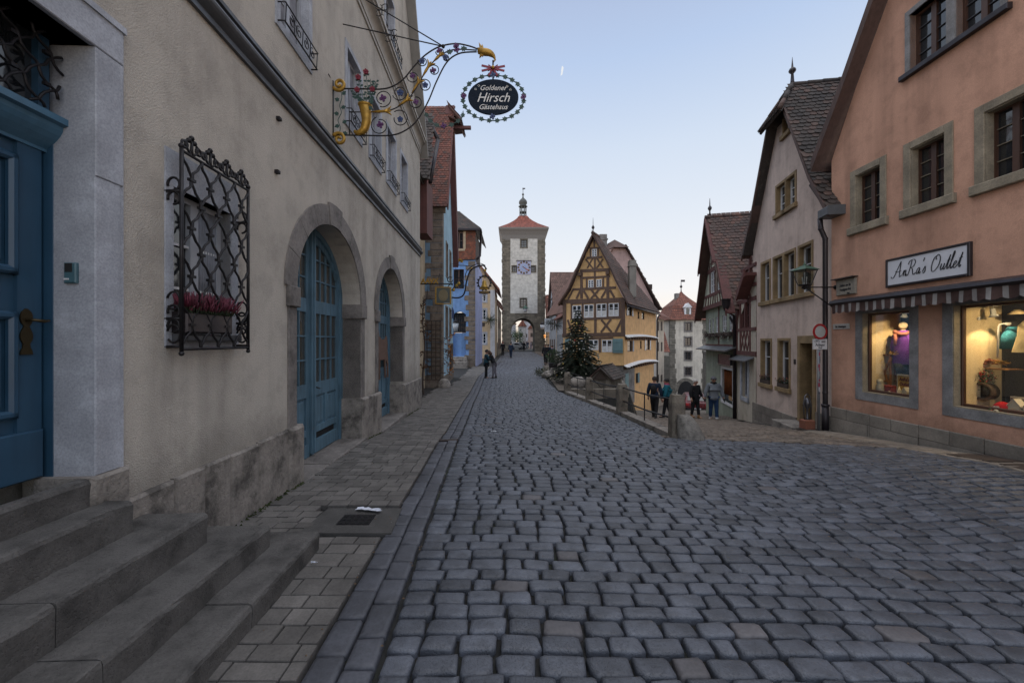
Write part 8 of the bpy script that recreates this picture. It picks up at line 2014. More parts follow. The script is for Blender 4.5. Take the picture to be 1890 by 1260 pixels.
# ---------------------------------------------------------------- smaller signs down the street
kq = 42.; q = lambda px, py: P(px, py, kq); fs_ = thing('letter_sign', 'iron bar carrying gold letters above a square framed board with pale oval', 'hanging sign', q(800, 524))
mb = MB(); mb.tube([q(776, 524), q(836, 524)], .03, 6); mb.tube(crv([q(790, 527), q(789, 540), q(786, 555), q(778, 562)], 6), .012, 5); mb.tube(crv([q(808, 498+20), q(812, 505), q(812, 530)], 6), .012, 5);
for c_, r_r in (((831, 516), 5.), ((832, 530), 5.)): mb.tube([q(c_[0]+r_r*math.cos(t), c_[1]+r_r*math.sin(t)) for t in np.linspace(0, 5.5, 14)], .018, 5)
mb.build('bracket', M['iron'], fs_)
text_mesh('AAVX', .30, q(793, 519), (1, 0, 0), (0, 0, 1), M['gold'], fs_, weight=.012, ext=.02, sx=.95)
mb = MB(); c = q(818.5, 545); mb.box(c, (.62, .06, .66)); bo = mb.build('board', paint('slate_board', (.07, .085, .08), .6), fs_)
mb = MB(); mb.prism([c+Vector((.21*math.cos(t), -.035, .26*math.sin(t))) for t in np.linspace(0, 2*PI, 25)[:-1]], (0, -.01, 0)); mb.build('oval', paint('dull_gold', (.17, .14, .08), .6), bo)
mb = MB()
for bb in ((-.36, -.30, -.38, .36), (.29, .34, -.38, .36), (-.36, .34, -.39, -.35), (-.30, .30, .33, .37)): mb.box(c+Vector(((bb[0]+bb[1])/2, 0, (bb[2]+bb[3])/2)), (bb[1]-bb[0], .08, bb[3]-bb[2]))
mb.build('frame', M['gold'], bo)
kq2 = 31.; q = lambda px, py: P(px, py, kq2); bs_ = thing('bell_sign', 'curved iron sign arm with golden bell in a wreath hanging over the street', 'hanging sign', q(860, 520))
mb = MB(); mb.tube(crv([q(833, 549), q(848, 549), q(857, 541), (q(861, 520)), q(868, 500), q(880, 492), q(892, 490), q(898, 497)], 8), .045, 8); mb.tube(crv([q(858, 512), q(862, 500), q(872, 491), q(885, 486), q(896, 490)], 8), .025, 6)
mb.tube([q(820, 485), q(876, 492)], .012, 4); mb.tube([q(835, 470+20), q(872, 491)], .012, 4)
mb.tube([q(894+11*math.cos(t), 522+12*math.sin(t)) for t in np.linspace(0, 2*PI, 25)[:-1]], .035, 6, closed=True); mb.tube([q(896, 495), q(895, 511)], .03, 6)
rd = random.Random(3)
for t in np.linspace(0, 2*PI, 15)[:-1]: leaf(mb, q(894+12.5*math.cos(t), 522+13*math.sin(t)), (math.cos(t), 0, -math.sin(t)), .10, .02)
for c_ in ((852, 526), (850, 517)): mb.tube([q(c_[0]+5*math.cos(t), c_[1]+5*math.sin(t)) for t in np.linspace(0, 5.2, 14)], .025, 5)
mb.build('scroll_arm', M['iron'], bs_)
mb = MB(); c = q(894, 528); mb.lathe(c+Vector((0, 0, -.1)), [(.24, 0), (.22, .05), (.15, .18), (.13, .34), (.08, .43), (.02, .46)], 14); mb.box(c+Vector((0, 0, -.16)), (.5, .1, .07)); mb.build('bell', M['gold'], bs_)
mb = MB()
for x, y_, r in ((895, 499, .09), (895, 511, .07), (843, 527, .10), (847, 523, .11), (837, 535, .10), (870, 495, .06)): mb.ball(q(x, y_), r, 8, 0, (1, .5, 1))
mb.build('gilded_rosettes', M['gold'], bs_)
mb = MB(); mb.prism([q(884, 537), q(905, 537), q(905, 541), q(894, 543.5), q(884, 541)], (0, .05, 0)); mb.build('banner', M['darkpipe'], bs_)
text_mesh('GLOCKE', .16, q(894.5, 539.5)+Vector((0, -.01, 0)), (1, 0, 0), (0, 0, 1), M['gold'], bs_, sx=.8)
for i, (px, py) in enumerate(((848, 480), (852, 482))): mb = MB(); flower(mb, P(px, py, 30), .11, 5, .02); mb.build('gold_star', M['gold'], None, label=['small gold star hung left under the orange hung tiles', 'small gold star hung right under the orange hung tiles'][i], cat='ornament')
ws = thing('oval_wall_sign', 'dark blue oval sign sticking out from the pale blue shop front', 'hanging sign', P(833, 576, 31)); mb = MB(); c = P(832, 577, 31); mb.prism([c+Vector((.18*math.cos(t), .1*math.cos(t), .38*math.sin(t))) for t in np.linspace(0, 2*PI, 21)[:-1]], (0, .08, 0)); mb.build('board', paint('navy_board', (.02, .04, .12), .4), ws); mb = MB(); mb.tube([c+Vector((-.4, 0, .3)), c+Vector((0, 0, .3))], .02, 5); mb.build('bracket', M['iron'], ws)
wl = thing('glass_lantern', 'pale glass lantern standing out from the blue house by the arched door', 'lamp', P(841, 604, 26)); c = P(841, 604, 26); mb = MB(); mb.lathe(c, [(.14, -.3), (.22, .3)], 6); mb.build('lamp_glass', paint('lantern_pale', (.40, .43, .46), .2), wl); mb = MB(); mb.lathe(c, [(.24, .3), (.06, .5), (.02, .7)], 6); mb.tube([c+Vector((0, 0, .6)), c+Vector((-.3, 0, .75)), c+Vector((-.6, 0, .6))], .02, 5); mb.build('lamp_top', M['iron'], wl)
# ---------------------------------------------------------------- people
SK = paint('skin', (.36, .20, .14), .6)
def skin_mesh(pts, edges, radii, mat, name, parent, sub=2, loc=Vector((0, 0, 0)), rootv=0, flat=None):
 me = bpy.data.meshes.new('t'); me.from_pydata([tuple(p) for p in pts], edges, []); o = bpy.data.objects.new('t', me); S.collection.objects.link(o)
 m = o.modifiers.new('s', 'SKIN'); m.use_smooth_shade = True
 for i, r in enumerate(radii):
  sv = me.skin_vertices[0].data[i]; sv.radius = (r, r) if not hasattr(r, '__len__') else r; sv.use_root = (i == rootv)
 sb = o.modifiers.new('b', 'SUBSURF'); sb.levels = sub; sb.render_levels = sub
 dg = bpy.context.evaluated_depsgraph_get(); me2 = bpy.data.meshes.new_from_object(o.evaluated_get(dg)); bpy.data.objects.remove(o)
 mb = MB(); mb.add([v.co for v in me2.vertices], [tuple(p.vertices) for p in me2.polygons], 0, True); bpy.data.meshes.remove(me2)
 return mb.build(name, mat, parent, fix=False)
def person(label, base, hgt, yaw, coat, legs, shoes, hair=(.03, .022, .018), hat=None, stride=.18, arms=None, lean=0.0, coat_len=.42, scarf=None, bag=None, group=None, head_turn=0, glasses=False, coat_puff=1.0, bend=0.0, longhair=False, hood=None):
 """base: feet point; yaw: direction the body faces (radians, 0 = +x). arms: two (elbow, hand) pairs in body space (forward, left, up), fractions of height"""
 base = Vector(base); o = thing('person', label, 'person', base, group); s = hgt
 fw = Vector((math.cos(yaw), math.sin(yaw), 0)); lf = Vector((-math.sin(yaw), math.cos(yaw), 0)); up = Vector((0, 0, 1))
 def B(f, l, u):
  f2 = f+lean*u+bend*max(0, u-.5)**1.0*1.0; return base+fw*(f2*s)+lf*(l*s)+up*(u*s)
 hipc, chest, neck, head = B(0, 0, .52), B(.0, 0, .76), B(0, 0, .845), B(.012, 0, .93)
 sh = [B(0, .105, .80), B(0, -.105, .80)]
 hips = [B(0, .05, .50), B(0, -.05, .50)]
 kn = [B(stride*.55, .052, .275), B(-stride*.35, -.052, .275)]; an = [B(stride, .052, .04), B(-stride, -.05, .05)]
 if lean: an = [base+fw*(stride*s)+lf*(.05*s)+up*(.045*s), base-fw*(stride*s)-lf*(.05*s)+up*(.045*s)]
 arms = arms or [((.0, .15, .63), (.06, .155, .48)), ((-.01, -.15, .63), (.03, -.155, .48))]
 el = [B(*arms[0][0]), B(*arms[1][0])]; ha = [B(*arms[0][1]), B(*arms[1][1])]
 # one continuous body
 pts = [hipc, B(0, 0, .62), chest, neck, head, B(.015, 0, .965), sh[0], el[0], ha[0], sh[1], el[1], ha[1], hips[0], kn[0], an[0], hips[1], kn[1], an[1], an[0]+fw*.10*s-up*.02*s, an[1]+fw*.10*s-up*.02*s]
 ed = [(0, 1), (1, 2), (2, 3), (3, 4), (4, 5), (2, 6), (6, 7), (7, 8), (2, 9), (9, 10), (10, 11), (0, 12), (12, 13), (13, 14), (0, 15), (15, 16), (16, 17), (14, 18), (17, 19)]
 rr_ = [.075, .065, .08, .032, .048, .042, .04, .028, .016, .04, .028, .016, .055, .038, .024, .055, .038, .024, .018, .018]
 skin_mesh(pts, ed, [r*s for r in rr_], SK, 'body', o)
 # hands: palm with five fingers
 for side in (0, 1):
  mb = MB(); d = (ha[side]-el[side]).normalized(); sd = lf*(1 if side == 0 else -1); c = ha[side]
  mb.tube([c-d*.01*s, c+d*.02*s, c+d*.045*s], [.016*s, .024*s, .02*s], 8)
  for f_ in range(4): off_ = fw*((f_-1.5)*.0105*s); L_ = (.038, .044, .041, .032)[f_]*s; mb.tube([c+off_+d*.042*s, c+off_*1.1+d*(.042*s+L_*.5)-sd*.003*s, c+off_*1.1+d*(.042*s+L_*.9)-sd*.012*s], [.0062*s, .0056*s, .0045*s], 6)
  mb.tube([c+fw*.018*s+d*.008*s, c+fw*.034*s+d*.026*s, c+fw*.036*s+d*.044*s-sd*.004*s], [.008*s, .007*s, .005*s], 6); mb.build('hand', SK if not hat or not glasses else M['iron'], o)
 # trousers
 pts = [B(0, 0, .53), hips[0], kn[0], an[0]+up*.02*s, hips[1], kn[1], an[1]+up*.02*s]; skin_mesh(pts, [(0, 1), (1, 2), (2, 3), (0, 4), (4, 5), (5, 6)], [r*s for r in (.083, .068, .046, .036, .068, .046, .036)], legs, 'trousers', o)
 for i in (0, 1):
  a = an[i]; mb = MB(); mb.tube([a-fw*.035*s-up*.012*s, a-up*.010*s, a+fw*.05*s-up*.020*s, a+fw*.10*s-up*.024*s], [.026*s, .032*s, .028*s, .018*s], 8); mb.tube([a+up*.05*s, a], [.032*s, .032*s], 8); mb.build('shoe', shoes, o)
 # coat: torso shell and sleeves, hem at coat_len
 hemf = B(0, 0, coat_len); pts = [B(0, 0, .60), B(0, 0, .70), B(0, 0, .785), B(0, 0, .83), sh[0], el[0], ha[0]*.82+el[0]*.18, sh[1], el[1], ha[1]*.82+el[1]*.18, B(0, 0, (.60+coat_len)/2), hemf]
 q = coat_puff; skin_mesh(pts, [(0, 1), (1, 2), (2, 3), (2, 4), (4, 5), (5, 6), (2, 7), (7, 8), (8, 9), (0, 10), (10, 11)], [(.098*s*q, .088*s*q), (.10*s*q, .085*s*q), (.088*s*q, .07*s*q), .05*s, .056*s*q, .042*s*q, .033*s*q, .056*s*q, .042*s*q, .033*s*q, (.105*s*q, .092*s*q), (.108*s*q, .095*s*q)], coat, 'coat', o)
 # head: face, hair, hat
 hd = B(.016, 0, .925); r = .058*s; hf = (fw*math.cos(head_turn)+lf*math.sin(head_turn)); hl = Vector((-hf.y, hf.x, 0))
 mb = MB(); N, K = 10, 12; vs = []
 for i in range(N+1):
  a = -PI/2+PI*i/N; z = math.sin(a); rr = math.cos(a)
  for j in range(K):
   b = 2*PI*j/K; f_ = math.cos(b)*rr*(1.02 if math.cos(b) > 0 else 1.08); l_ = math.sin(b)*rr*.86
   if z < -.2: f_ += .06*(-z); l_ *= 1-.35*(-z-.2)
   vs.append(hd+hf*f_*r+hl*l_*r+up*z*r*1.22)
 mb.add(vs, [(i*K+j, i*K+(j+1) % K, (i+1)*K+(j+1) % K, (i+1)*K+j) for i in range(N) for j in range(K)], 0, True)
 mb.tube([hd+hf*r*.95+up*r*.2, hd+hf*r*1.25-up*r*.18, hd+hf*r*1.0-up*r*.25], [r*.09, r*.17, r*.08], 6)
 for sg in (-1, 1): mb.ball(hd+hl*sg*r*.86-up*r*.05, r*.2, 6, 0, (.6, .6, 1))
 mb.build('head', SK, o)
 mb = MB()
 for sg in (-1, 1): mb.ball(hd+hf*r*.92+hl*sg*r*.36+up*r*.1, r*(.13 if not glasses else .28), 6, 0, (1, 1, .8))
 if glasses: mb.bar(hd+hf*r*.98-hl*r*.6+up*r*.12, hd+hf*r*.98+hl*r*.6+up*r*.12, r*.1)
 mb.build('glasses' if glasses else 'eye_pair', M['iron'], o)
 mb = MB(); mb.bar(hd+hf*r*1.0-hl*r*.25-up*r*.5, hd+hf*r*1.0+hl*r*.25-up*r*.5, r*.08); mb.build('mouth', paint('lips', (.22, .07, .06), .6), o)
 hm = paint('hair', hair, .8)
 mb = MB(); c = hd-hf*r*.14+up*r*.18; vs = []
 for i in range(8):
  a = -.35+(PI/2+.35)*i/7; z = math.sin(a); rr = math.cos(a)*1.12
  for j in range(K): b = 2*PI*j/K; vs.append(c+hf*math.cos(b)*rr*r*1.02+hl*math.sin(b)*rr*r*.92+up*(z*r*1.18+(.35*r if math.cos(b) > .5 and i < 3 else 0)))
 mb.add(vs, [(i*K+j, i*K+(j+1) % K, (i+1)*K+(j+1) % K, (i+1)*K+j) for i in range(7) for j in range(K)]+[tuple(7*K+j for j in range(K))], 0, True)
 if longhair: mb.tube([hd-hf*r*.5+up*r*.5, hd-hf*r*1.05-up*r*.6, hd-hf*r*.9-up*r*2.0], [r*.8, r*.95, r*.45], 10)
 if hat: mb.build('hat', hat, o)
 else: mb.build('hair', hm, o)
 if hat: mb = MB(); mb.tube([hd+Vector((0, 0, r*.35))+hf*math.cos(b)*r*1.1+hl*math.sin(b)*r*.97 for b in np.linspace(0, 2*PI, 13)[:-1]], r*.16, 6, closed=True); mb.build('hat_brim', hat, o)
 if scarf: mb = MB(); mb.tube([B(0, 0, .845)+hf*.042*s*math.cos(b)+hl*.045*s*math.sin(b)+up*.012*s*math.sin(b*3) for b in np.linspace(0, 2*PI, 13)[:-1]], .026*s, 8, closed=True); mb.build('scarf', scarf, o)
 if hood: mb = MB(); mb.tube([hd-hf*r*1.1-up*r*.9, hd-hf*r*1.2-up*r*.1], [r*.9, r*.6], 8); mb.build('hood', hood, o)
 if bag: mb = MB(); mb.ball(B(-.13, 0, .70), .085*s, 10, 0, (.8, .9, 1.35)); mb.build('backpack', bag, o)
 return o
cl = lambda n, c: cloth(n, c, 40)
black = cl('black_cloth', (.018, .018, .02)); navy = cl('navy_cloth', (.018, .028, .05)); jean = cl('denim', (.025, .05, .11)); grey = cl('grey_wool', (.15, .165, .185)); teal = cl('teal_down', (.018, .11, .15)); dteal = cl('dark_teal', (.02, .055, .075)); wshoe = paint('white_shoe', (.5, .5, .52), .6); tan = paint('tan_boot', (.22, .12, .05), .7); blk = paint('black_shoe', (.012, .012, .014), .5); greyleg = cl('grey_leggings', (.16, .15, .17))
kA = 31.2; m1 = gp(897, kA); m1.z = zk(699, kA)
person('man in dark teal jacket facing the leaning woman on the cobbles', m1, 1.74, R(15), dteal, black, blk, hair=(.02, .016, .014), stride=.03, lean=.02, coat_len=.43, arms=[((.07, .13, .66), (.2, .06, .72)), ((.06, -.13, .66), (.2, -.05, .72))], head_turn=0)
m2 = gp(912.5, kA); m2.z = zk(698.5, kA)
person('woman in long black coat and grey leggings leaning towards the man', m2, 1.66, R(172), black, greyleg, blk, hair=(.06, .03, .018), stride=.05, lean=.0, bend=.42, coat_len=.40, longhair=True, hood=cl('brown_fur', (.09, .06, .045)), arms=[((.10, .12, .66), (.22, .06, .74)), ((.09, -.12, .66), (.22, -.05, .74))])
fps = [(928, 658.5, 14.6, 1.72, R(95), 'dark coated figure with a red hat on the pavement edge by the ochre house', black, black, None, paint('red_hat', (.25, .03, .02), .8), .06),
 (943, 660, 16.6, 1.72, R(80), 'dark figure walking alone in the street towards the main gate', navy, navy, None, None, .1),
 (967, 645.3, 10.2, 1.7, R(90), 'dark figure in the middle of the main gate passage', black, black, None, None, .1),
 (974, 642.5, 8.4, 1.7, R(270), 'slim dark figure behind the one in the gate passage', navy, black, None, None, .06),
 (980, 642.5, 8.2, 1.7, R(200), 'figure near the right jamb inside the gate passage', greyleg, jean, None, None, .08),
 (1007, 671, 21.5, 1.76, R(250), 'tall black clad figure standing at the right kerb beside the potted conifer', black, black, None, None, .05),
 (1012, 668, 20.5, 1.7, R(120), 'dark figure right behind the tall black clad one', navy, black, None, None, .05),
 (1019.5, 671, 21.8, 1.66, R(180), 'figure in a grey violet jacket behind the potted conifer', cl('violet_grey', (.09, .08, .13)), black, None, None, .05)]
for px, py, k, hg, yw_, lb, ct_, lg_, _, ht, stv in fps:
 b_ = Vector((xk(px, k), F/k, 0)); b_.z = g(b_.x, b_.y); person(lb, b_, hg, yw_, ct_, lg_, blk, hat=ht, stride=stv)
kB = 46.; pB = P(1317, 776, kB); person('man in grey wool coat, beanie and sunglasses walking up the lane', pB, 1.78, R(-100), grey, jean, wshoe, hat=cl('grey_beanie', (.10, .10, .11)), glasses=True, scarf=black, stride=.06, coat_len=.44, coat_puff=1.08, arms=[((.0, .17, .64), (.05, .20, .50)), ((.0, -.165, .64), (.04, -.19, .49))])
pC = P(1283, 771, 45.); person('pale haired person in long black coat and tan boots holding the grey coated man', pC, 1.60, R(-70), black, black, tan, hair=(.42, .40, .38), stride=.07, coat_len=.36, coat_puff=1.05, arms=[((.0, .15, .64), (.06, .20, .52)), ((.0, -.15, .64), (.04, -.16, .50))])
pD = P(1208, 771, 44.6); person('dark figure with backpack walking down behind the railing', pD, 1.72, R(60), navy, black, blk, stride=.12, bag=black, coat_len=.46)
pE = P(1231, 771, 44.6); person('person in bright teal down jacket and pink scarf behind the railing', pE, 1.64, R(150), teal, black, blk, hair=(.015, .012, .012), stride=.08, scarf=cl('pink_scarf', (.30, .05, .10)), coat_len=.47, coat_puff=1.12)
# ---------------------------------------------------------------- parked cars
def car(label, c, yaw, col, L=4.1, Wd=1.7, Hh_=1.42, rear=True):
 o = thing('parked_car', label, 'car', c); f = Vector((math.cos(yaw), math.sin(yaw), 0)); l = Vector((-math.sin(yaw), math.cos(yaw), 0)); up = Vector((0, 0, 1)); c = Vector(c)
 prof = [(-L/2, .35), (-L/2-.02, .62), (-L/2+.05, .92), (-L/2+.35, .98), (-L/2+.75, Hh_-.06), (-L/2+1.1, Hh_), (.35, Hh_), (.75, Hh_-.08), (1.25, 1.0), (L/2-.25, .88), (L/2, .62), (L/2, .35)]
 paint_ = paint('car_paint_'+label[:4], col, .25, .1, .05); mb = MB(); vs = []; ws = [.93, 1, 1, .98, .84, .80, .80, .82, .95, .96, .93, .93]
 for sg in (-1, 1):
  for (x, z), w_ in zip(prof, ws): vs.append(c+f*x+l*(sg*Wd/2*w_)+up*z)
 n = len(prof); mb.add(vs, [tuple(range(n)), tuple(range(2*n-1, n-1, -1))]+[(i, (i+1) % n, (i+1) % n+n, i+n) for i in range(n)]); mb.build('body', paint_, o, bevel=.05)
 for nm, x0, z0, x1, z1, w_ in (('rear_window', -L/2+.40, 1.02, -L/2+.74, Hh_-.1, .74), ('windscreen', .80, Hh_-.12, 1.2, 1.03, .76)):
  mb = MB(); nn = (f*-(1 if nm == 'rear_window' else -1)*.7+up*.35).normalized()*.015
  mb.prism([c+f*x0+l*Wd/2*w_+up*z0+nn, c+f*x0-l*Wd/2*w_+up*z0+nn, c+f*x1-l*Wd/2*w_*.93+up*z1+nn, c+f*x1+l*Wd/2*w_*.93+up*z1+nn], nn); mb.build(nm, M['glass'], o)
 for sg in (-1, 1):
  mb = MB(); mb.prism([c+f*-.95+l*sg*(Wd/2*.86)+up*1.02, c+f*.95+l*sg*(Wd/2*.90)+up*1.0, c+f*.5+l*sg*(Wd/2*.83)+up*(Hh_-.12), c+f*-.8+l*sg*(Wd/2*.82)+up*(Hh_-.12)], l*sg*.03); mb.build('side_window', M['glass'], o)
  for x in (-L/2+.75, L/2-.8):
   w_o = MB(); w_o.lathe(c+f*x+l*sg*(Wd/2-.12)+up*.31, [(.02, -.1), (.29, -.1), (.31, -.05), (.31, .08), (.29, .12)], 18, ax=l*sg); w_ = w_o.build('wheel', M['dark'], o); mb = MB(); mb.lathe(c+f*x+l*sg*(Wd/2-.12)+up*.31, [(.02, .13), (.19, .125), (.2, .11)], 12, ax=l*sg); mb.build('rim', M['zinc'], w_)
  mb = MB(); mb.frame_box(c-f*(L/2+.01)+l*(sg*Wd*.40), l, up, -f, -.12, .12, .68, .86, -.05, .03, bev=.015); mb.build('tail_light', M['red'], o)
  mb = MB(); mb.frame_box(c+f*(L/2-.06)+l*(sg*Wd*.36), l, up, f, -.15, .15, .60, .76, -.05, .07, bev=.02); mb.build('headlight', M['white'], o)
 mb = MB(); mb.frame_box(c-f*(L/2+.02), l, up, -f, -.26, .26, .42, .53, 0, .02); mb.build('number_plate', M['white'], o)
 mb = MB(); mb.frame_box(c-f*(L/2-.02), l, up, -f, -Wd*.48, Wd*.48, .28, .50, 0, .06, bev=.02); mb.build('bumper', M['dark'], o); return o
pc_ = P(1303, 766, 24.5); car('dark red car parked in the lane behind the walking couple', (pc_.x, pc_.y+2, pc_.z), R(72), (.09, .012, .016))
for i, (px, k, yw_, col, lb) in enumerate(((950, 9.2, 12, (.35, .36, .38), 'silver car parked beyond the main gate'), (958, 8.6, 10, (.06, .07, .08), 'dark car parked behind the silver one beyond the gate'))):
 b_ = Vector((xk(px, k), F/k, g(0, F/k))); car(lb, b_, R(yw_), col)
bt = Vector((xk(955, 8.0), F/8.0, .3)); o = thing('garden_tree', 'green leafy tree seen through the main gate arch', 'tree', bt); mb = MB(); mb.tube([bt, bt+Vector((0, 0, 3))], [.18, .08], 8); mb.build('trunk', M['timber_dark'], o); mb = MB(); rd = random.Random(6)
for i in range(1500):
 p = bt+Vector((rd.gauss(0, .7), rd.gauss(0, .8), 2.7+rd.gauss(0, .85))); s_ = .16; mb.add([p+Vector((rd.uniform(-s_, s_), rd.uniform(-s_, s_), rd.uniform(-s_, s_))) for _ in range(3)], [(0, 1, 2)])
mb.build('crown', paint('garden_leaf', (.035, .065, .025), .8, island=.5), o)
# ---------------------------------------------------------------- goods in the lit shop windows
def wo(s, z, n): return WO.p(s, z, n)
s1a, s1b, z1a, z1b = sw1; s2a, s2b, z2a, z2b = sw2
def wpx(px, py, n): s_, z_ = WO.sz(px, py, n); return s_, z_
def B3(mb, s0, s1, z0, z1, n0, n1, m=0, bev=0): WO.box(mb, s0, s1, z0, z1, n0, n1, m, bev)
# mannequin torso with purple jacket
c_s, _ = wpx(1667, 640, -.62); mo = thing('mannequin', 'black torso mannequin wearing a purple jacket and scarf in the first lit window', 'mannequin', wo(c_s, z1a, -.62))
zt_ = wpx(1667, 601, -.62)[1]; zh = wpx(1667, 672, -.62)[1]; zn = wpx(1667, 610, -.62)[1]
def pc(s_, z_, n_=-.62): return wo(c_s+s_, z_, n_)
mb = MB(); hh = zn-zh
prof = [(.17, 0), (.185, .04), (.155, hh*.45), (.17, hh*.72), (.15, hh*.9), (.07, hh)]
vs = []; K = 16
for r, z in prof:
 for j in range(K): a = 2*PI*j/K; vs.append(pc(r*1.15*math.cos(a), zh+z, -.62+r*.75*math.sin(a)))
mb.add(vs, [(i*K+j, i*K+(j+1) % K, (i+1)*K+(j+1) % K, (i+1)*K+j) for i in range(len(prof)-1) for j in range(K)], 0, True)
for sg in (-1, 1): mb.tube([pc(sg*.15, zh+hh*.86), pc(sg*.215, zh+hh*.55), pc(sg*.21, zh+hh*.2)], [.065, .058, .045], 8)
mb.build('jacket', cloth('purple_down', (.13, .035, .30), 30), mo)
mb = MB(); [mb.tube([pc(.14*math.cos(t), zh+hh*.93+.03*math.sin(t*2), -.62+.12*math.sin(t)) for t in np.linspace(0, 2*PI, 13)[:-1]], .045, 8, closed=True)]; mb.tube([pc(.02, zh+hh*.9, -.48), pc(.0, zh+hh*.55, -.45)], [.04, .02], 6); mb.build('scarf', cloth('patterned_scarf', (.30, .12, .10), 20), mo)
mb = MB(); mb.ball(pc(0, zt_+.0), .075, 10, 0, (1, 1, 1.1)); mb.tube([pc(0, zt_-.08), pc(0, zn-.02)], .04, 8); mb.build('neck_block', paint('linen', (.5, .42, .3), .8), mo)
mb = MB(); mb.lathe(pc(0, zh-.28), [(.10, 0), (.13, .16), (.15, .3)], 12); mb.tube([pc(0, z1a), pc(0, zh-.2)], .02, 6); mb.lathe(pc(0, z1a+.01), [(.14, 0), (.13, .015), (.02, .03)], 12); mb.build('stand', M['dark'], mo)
mb = MB();
for i in range(24):
 a, b_ = random.uniform(0, 2*PI), random.uniform(-1, 1); d = Vector((math.cos(a), math.sin(a), b_)).normalized(); sc = pc(*([wpx(1649, 652, -.45)[0]-c_s, wpx(1649, 652, -.45)[1], -.45])); mb.tube([sc, sc+d*.085], [.006, .002], 4)
mb.build('straw_star', M['gold'], None, label='spiky gold star hanging beside the purple jacket', cat='ornament')
# wooden trestle
ts, tz = wpx(1634, 640, -.55); to_ = thing('wooden_trestle', 'small orange wood trestle stool behind the yellow price board', 'stool', wo(ts, z1a, -.6))
mb = MB(); zt2 = wpx(1634, 655, -.55)[1]
for a, b, c_, d in ((.10, z1a, .10, zt2), (-.18, z1a, -.18, zt2), (.10, z1a+.1, -.18, zt2-.05), (-.18, z1a+.1, .10, zt2-.05), (.12, zt2, -.2, zt2), (.10, z1a+.25, -.18, z1a+.25)):
 for n_ in (-.50, -.72): mb.bar(wo(ts+a, b, n_), wo(ts+c_, d, n_), .028)
mb.build('frame', wood('orange_wood', (.30, .12, .03), .5), to_)
mb = MB(); B3(mb, ts-.2, ts+.12, zt2, zt2+.02, -.75, -.47); mb.build('seat', M['timber_red'], to_)
# board AnRa's Outlet
bs0_, bz0 = wpx(1679, 724, -.35); bs1_, _ = wpx(1655, 724, -.35); bz1 = wpx(1665, 693, -.35)[1]
pbd = thing('price_board', 'yellow card reading AnRa\'s Outlet in a pale frame on the window floor', 'sign', wo((bs0_+bs1_)/2, bz0, -.35))
mb = MB(); B3(mb, bs0_, bs1_, z1a+.02, bz1, -.40, -.38); mb.build('card', paint('yellow_card', (.52, .30, .05), .7), pbd)
mb = MB()
for bb in ((bs0_-.02, bs0_, z1a, bz1+.02), (bs1_, bs1_+.02, z1a, bz1+.02), (bs0_, bs1_, bz1, bz1+.02)): B3(mb, *bb, -.405, -.37)
mb.build('frame', paint('pale_frame', (.5, .42, .3), .6), pbd)
for t_, dz in (("AnRa's", .10), ('Outlet', .20)): text_mesh(t_, .10, wo((bs0_+bs1_)/2, bz1-dz+.02, -.378), -WO.d, WO.up, paint('maroon_ink', (.12, .01, .01), .7), pbd, sx=.78, weight=.003)
def cone_tree(s_, z_, n_, hgt, lb):
 mb = MB(); mb.lathe(wo(s_, z_, n_), [(.006, 0), (.05, .02), (.045, .03), (.032, hgt*.5), (.004, hgt)], 10); mb.build('paper_tree', paint('cream_paper', (.6, .52, .36), .8), None, label=lb, cat='ornament')
def little_house(s_, z_, n_, w_, hgt, lb):
 o = thing('toy_house', lb, 'ornament', wo(s_, z_, n_)); mb = MB(); mb.prism([wo(s_-w_, z_, n_), wo(s_+w_, z_, n_), wo(s_+w_, z_+hgt*.55, n_), wo(s_, z_+hgt, n_), wo(s_-w_, z_+hgt*.55, n_)], WO.n*-.1); mb.build('wall', paint('white_clay', (.6, .54, .42), .8), o)
 mb = MB();
 for sg in (-1, 1): mb.prism([wo(s_+sg*w_*1.15, z_+hgt*.5, n_+.01), wo(s_, z_+hgt*1.03, n_+.01), wo(s_, z_+hgt*1.1, n_+.01), wo(s_+sg*w_*1.2, z_+hgt*.57, n_+.01)], WO.n*-.12)
 mb.build('roof', paint('snow_roof', (.66, .6, .5), .8), o)
def jar(s_, z_, n_, r, hgt, lb, col): mb = MB(); mb.lathe(wo(s_, z_, n_), [(r*.8, 0), (r, hgt*.1), (r, hgt*.55), (r*.7, hgt*.62), (r*.9, hgt*.75), (r*.7, hgt*.95), (.004, hgt)], 12); mb.build('jar', paint('jar_'+lb[:3], col, .3), None, label=lb, cat='jar')
def pile(s_, z_, n_, r, n, cols, lb, name='decoration_heap', seed=1, hg=.05):
 rd = random.Random(seed); mb = MB(); ms = [paint(name+str(i), c, .7) for i, c in enumerate(cols)]
 for i in range(n):
  a, q = rd.uniform(0, 2*PI), rd.random()**.5*r; p = wo(s_+math.cos(a)*q, z_+rd.random()*hg, n_+math.sin(a)*q*.6); mb.ball(p, rd.uniform(.012, .03), 5, rd.randrange(len(ms)), (1, 1, .6))
 mb.build(name, ms, None, label=lb, cat='decorations')
f = lambda px, n_: WO.sk(px, n_)[0]
cone_tree(f(1660, -.26), z1a, -.26, .19, 'small cream paper cone tree in the first lit window')
little_house(f(1669, -.26), z1a, -.26, .055, .17, 'tiny white toy house in front of the yellow card')
jar(f(1624, -.30), z1a, -.30, .07, .30, 'pale glass jar with lid on the window floor near the yellow wall', (.35, .33, .28))
mb = MB(); B3(mb, f(1641, -.4)-.06, f(1634, -.4)+.06, z1a, z1a+.17, -.5, -.4, bev=.02); mb.build('red_box', paint('dull_red_box', (.20, .02, .015), .7), None, label='dull red box behind the small decorations in the first window', cat='box')
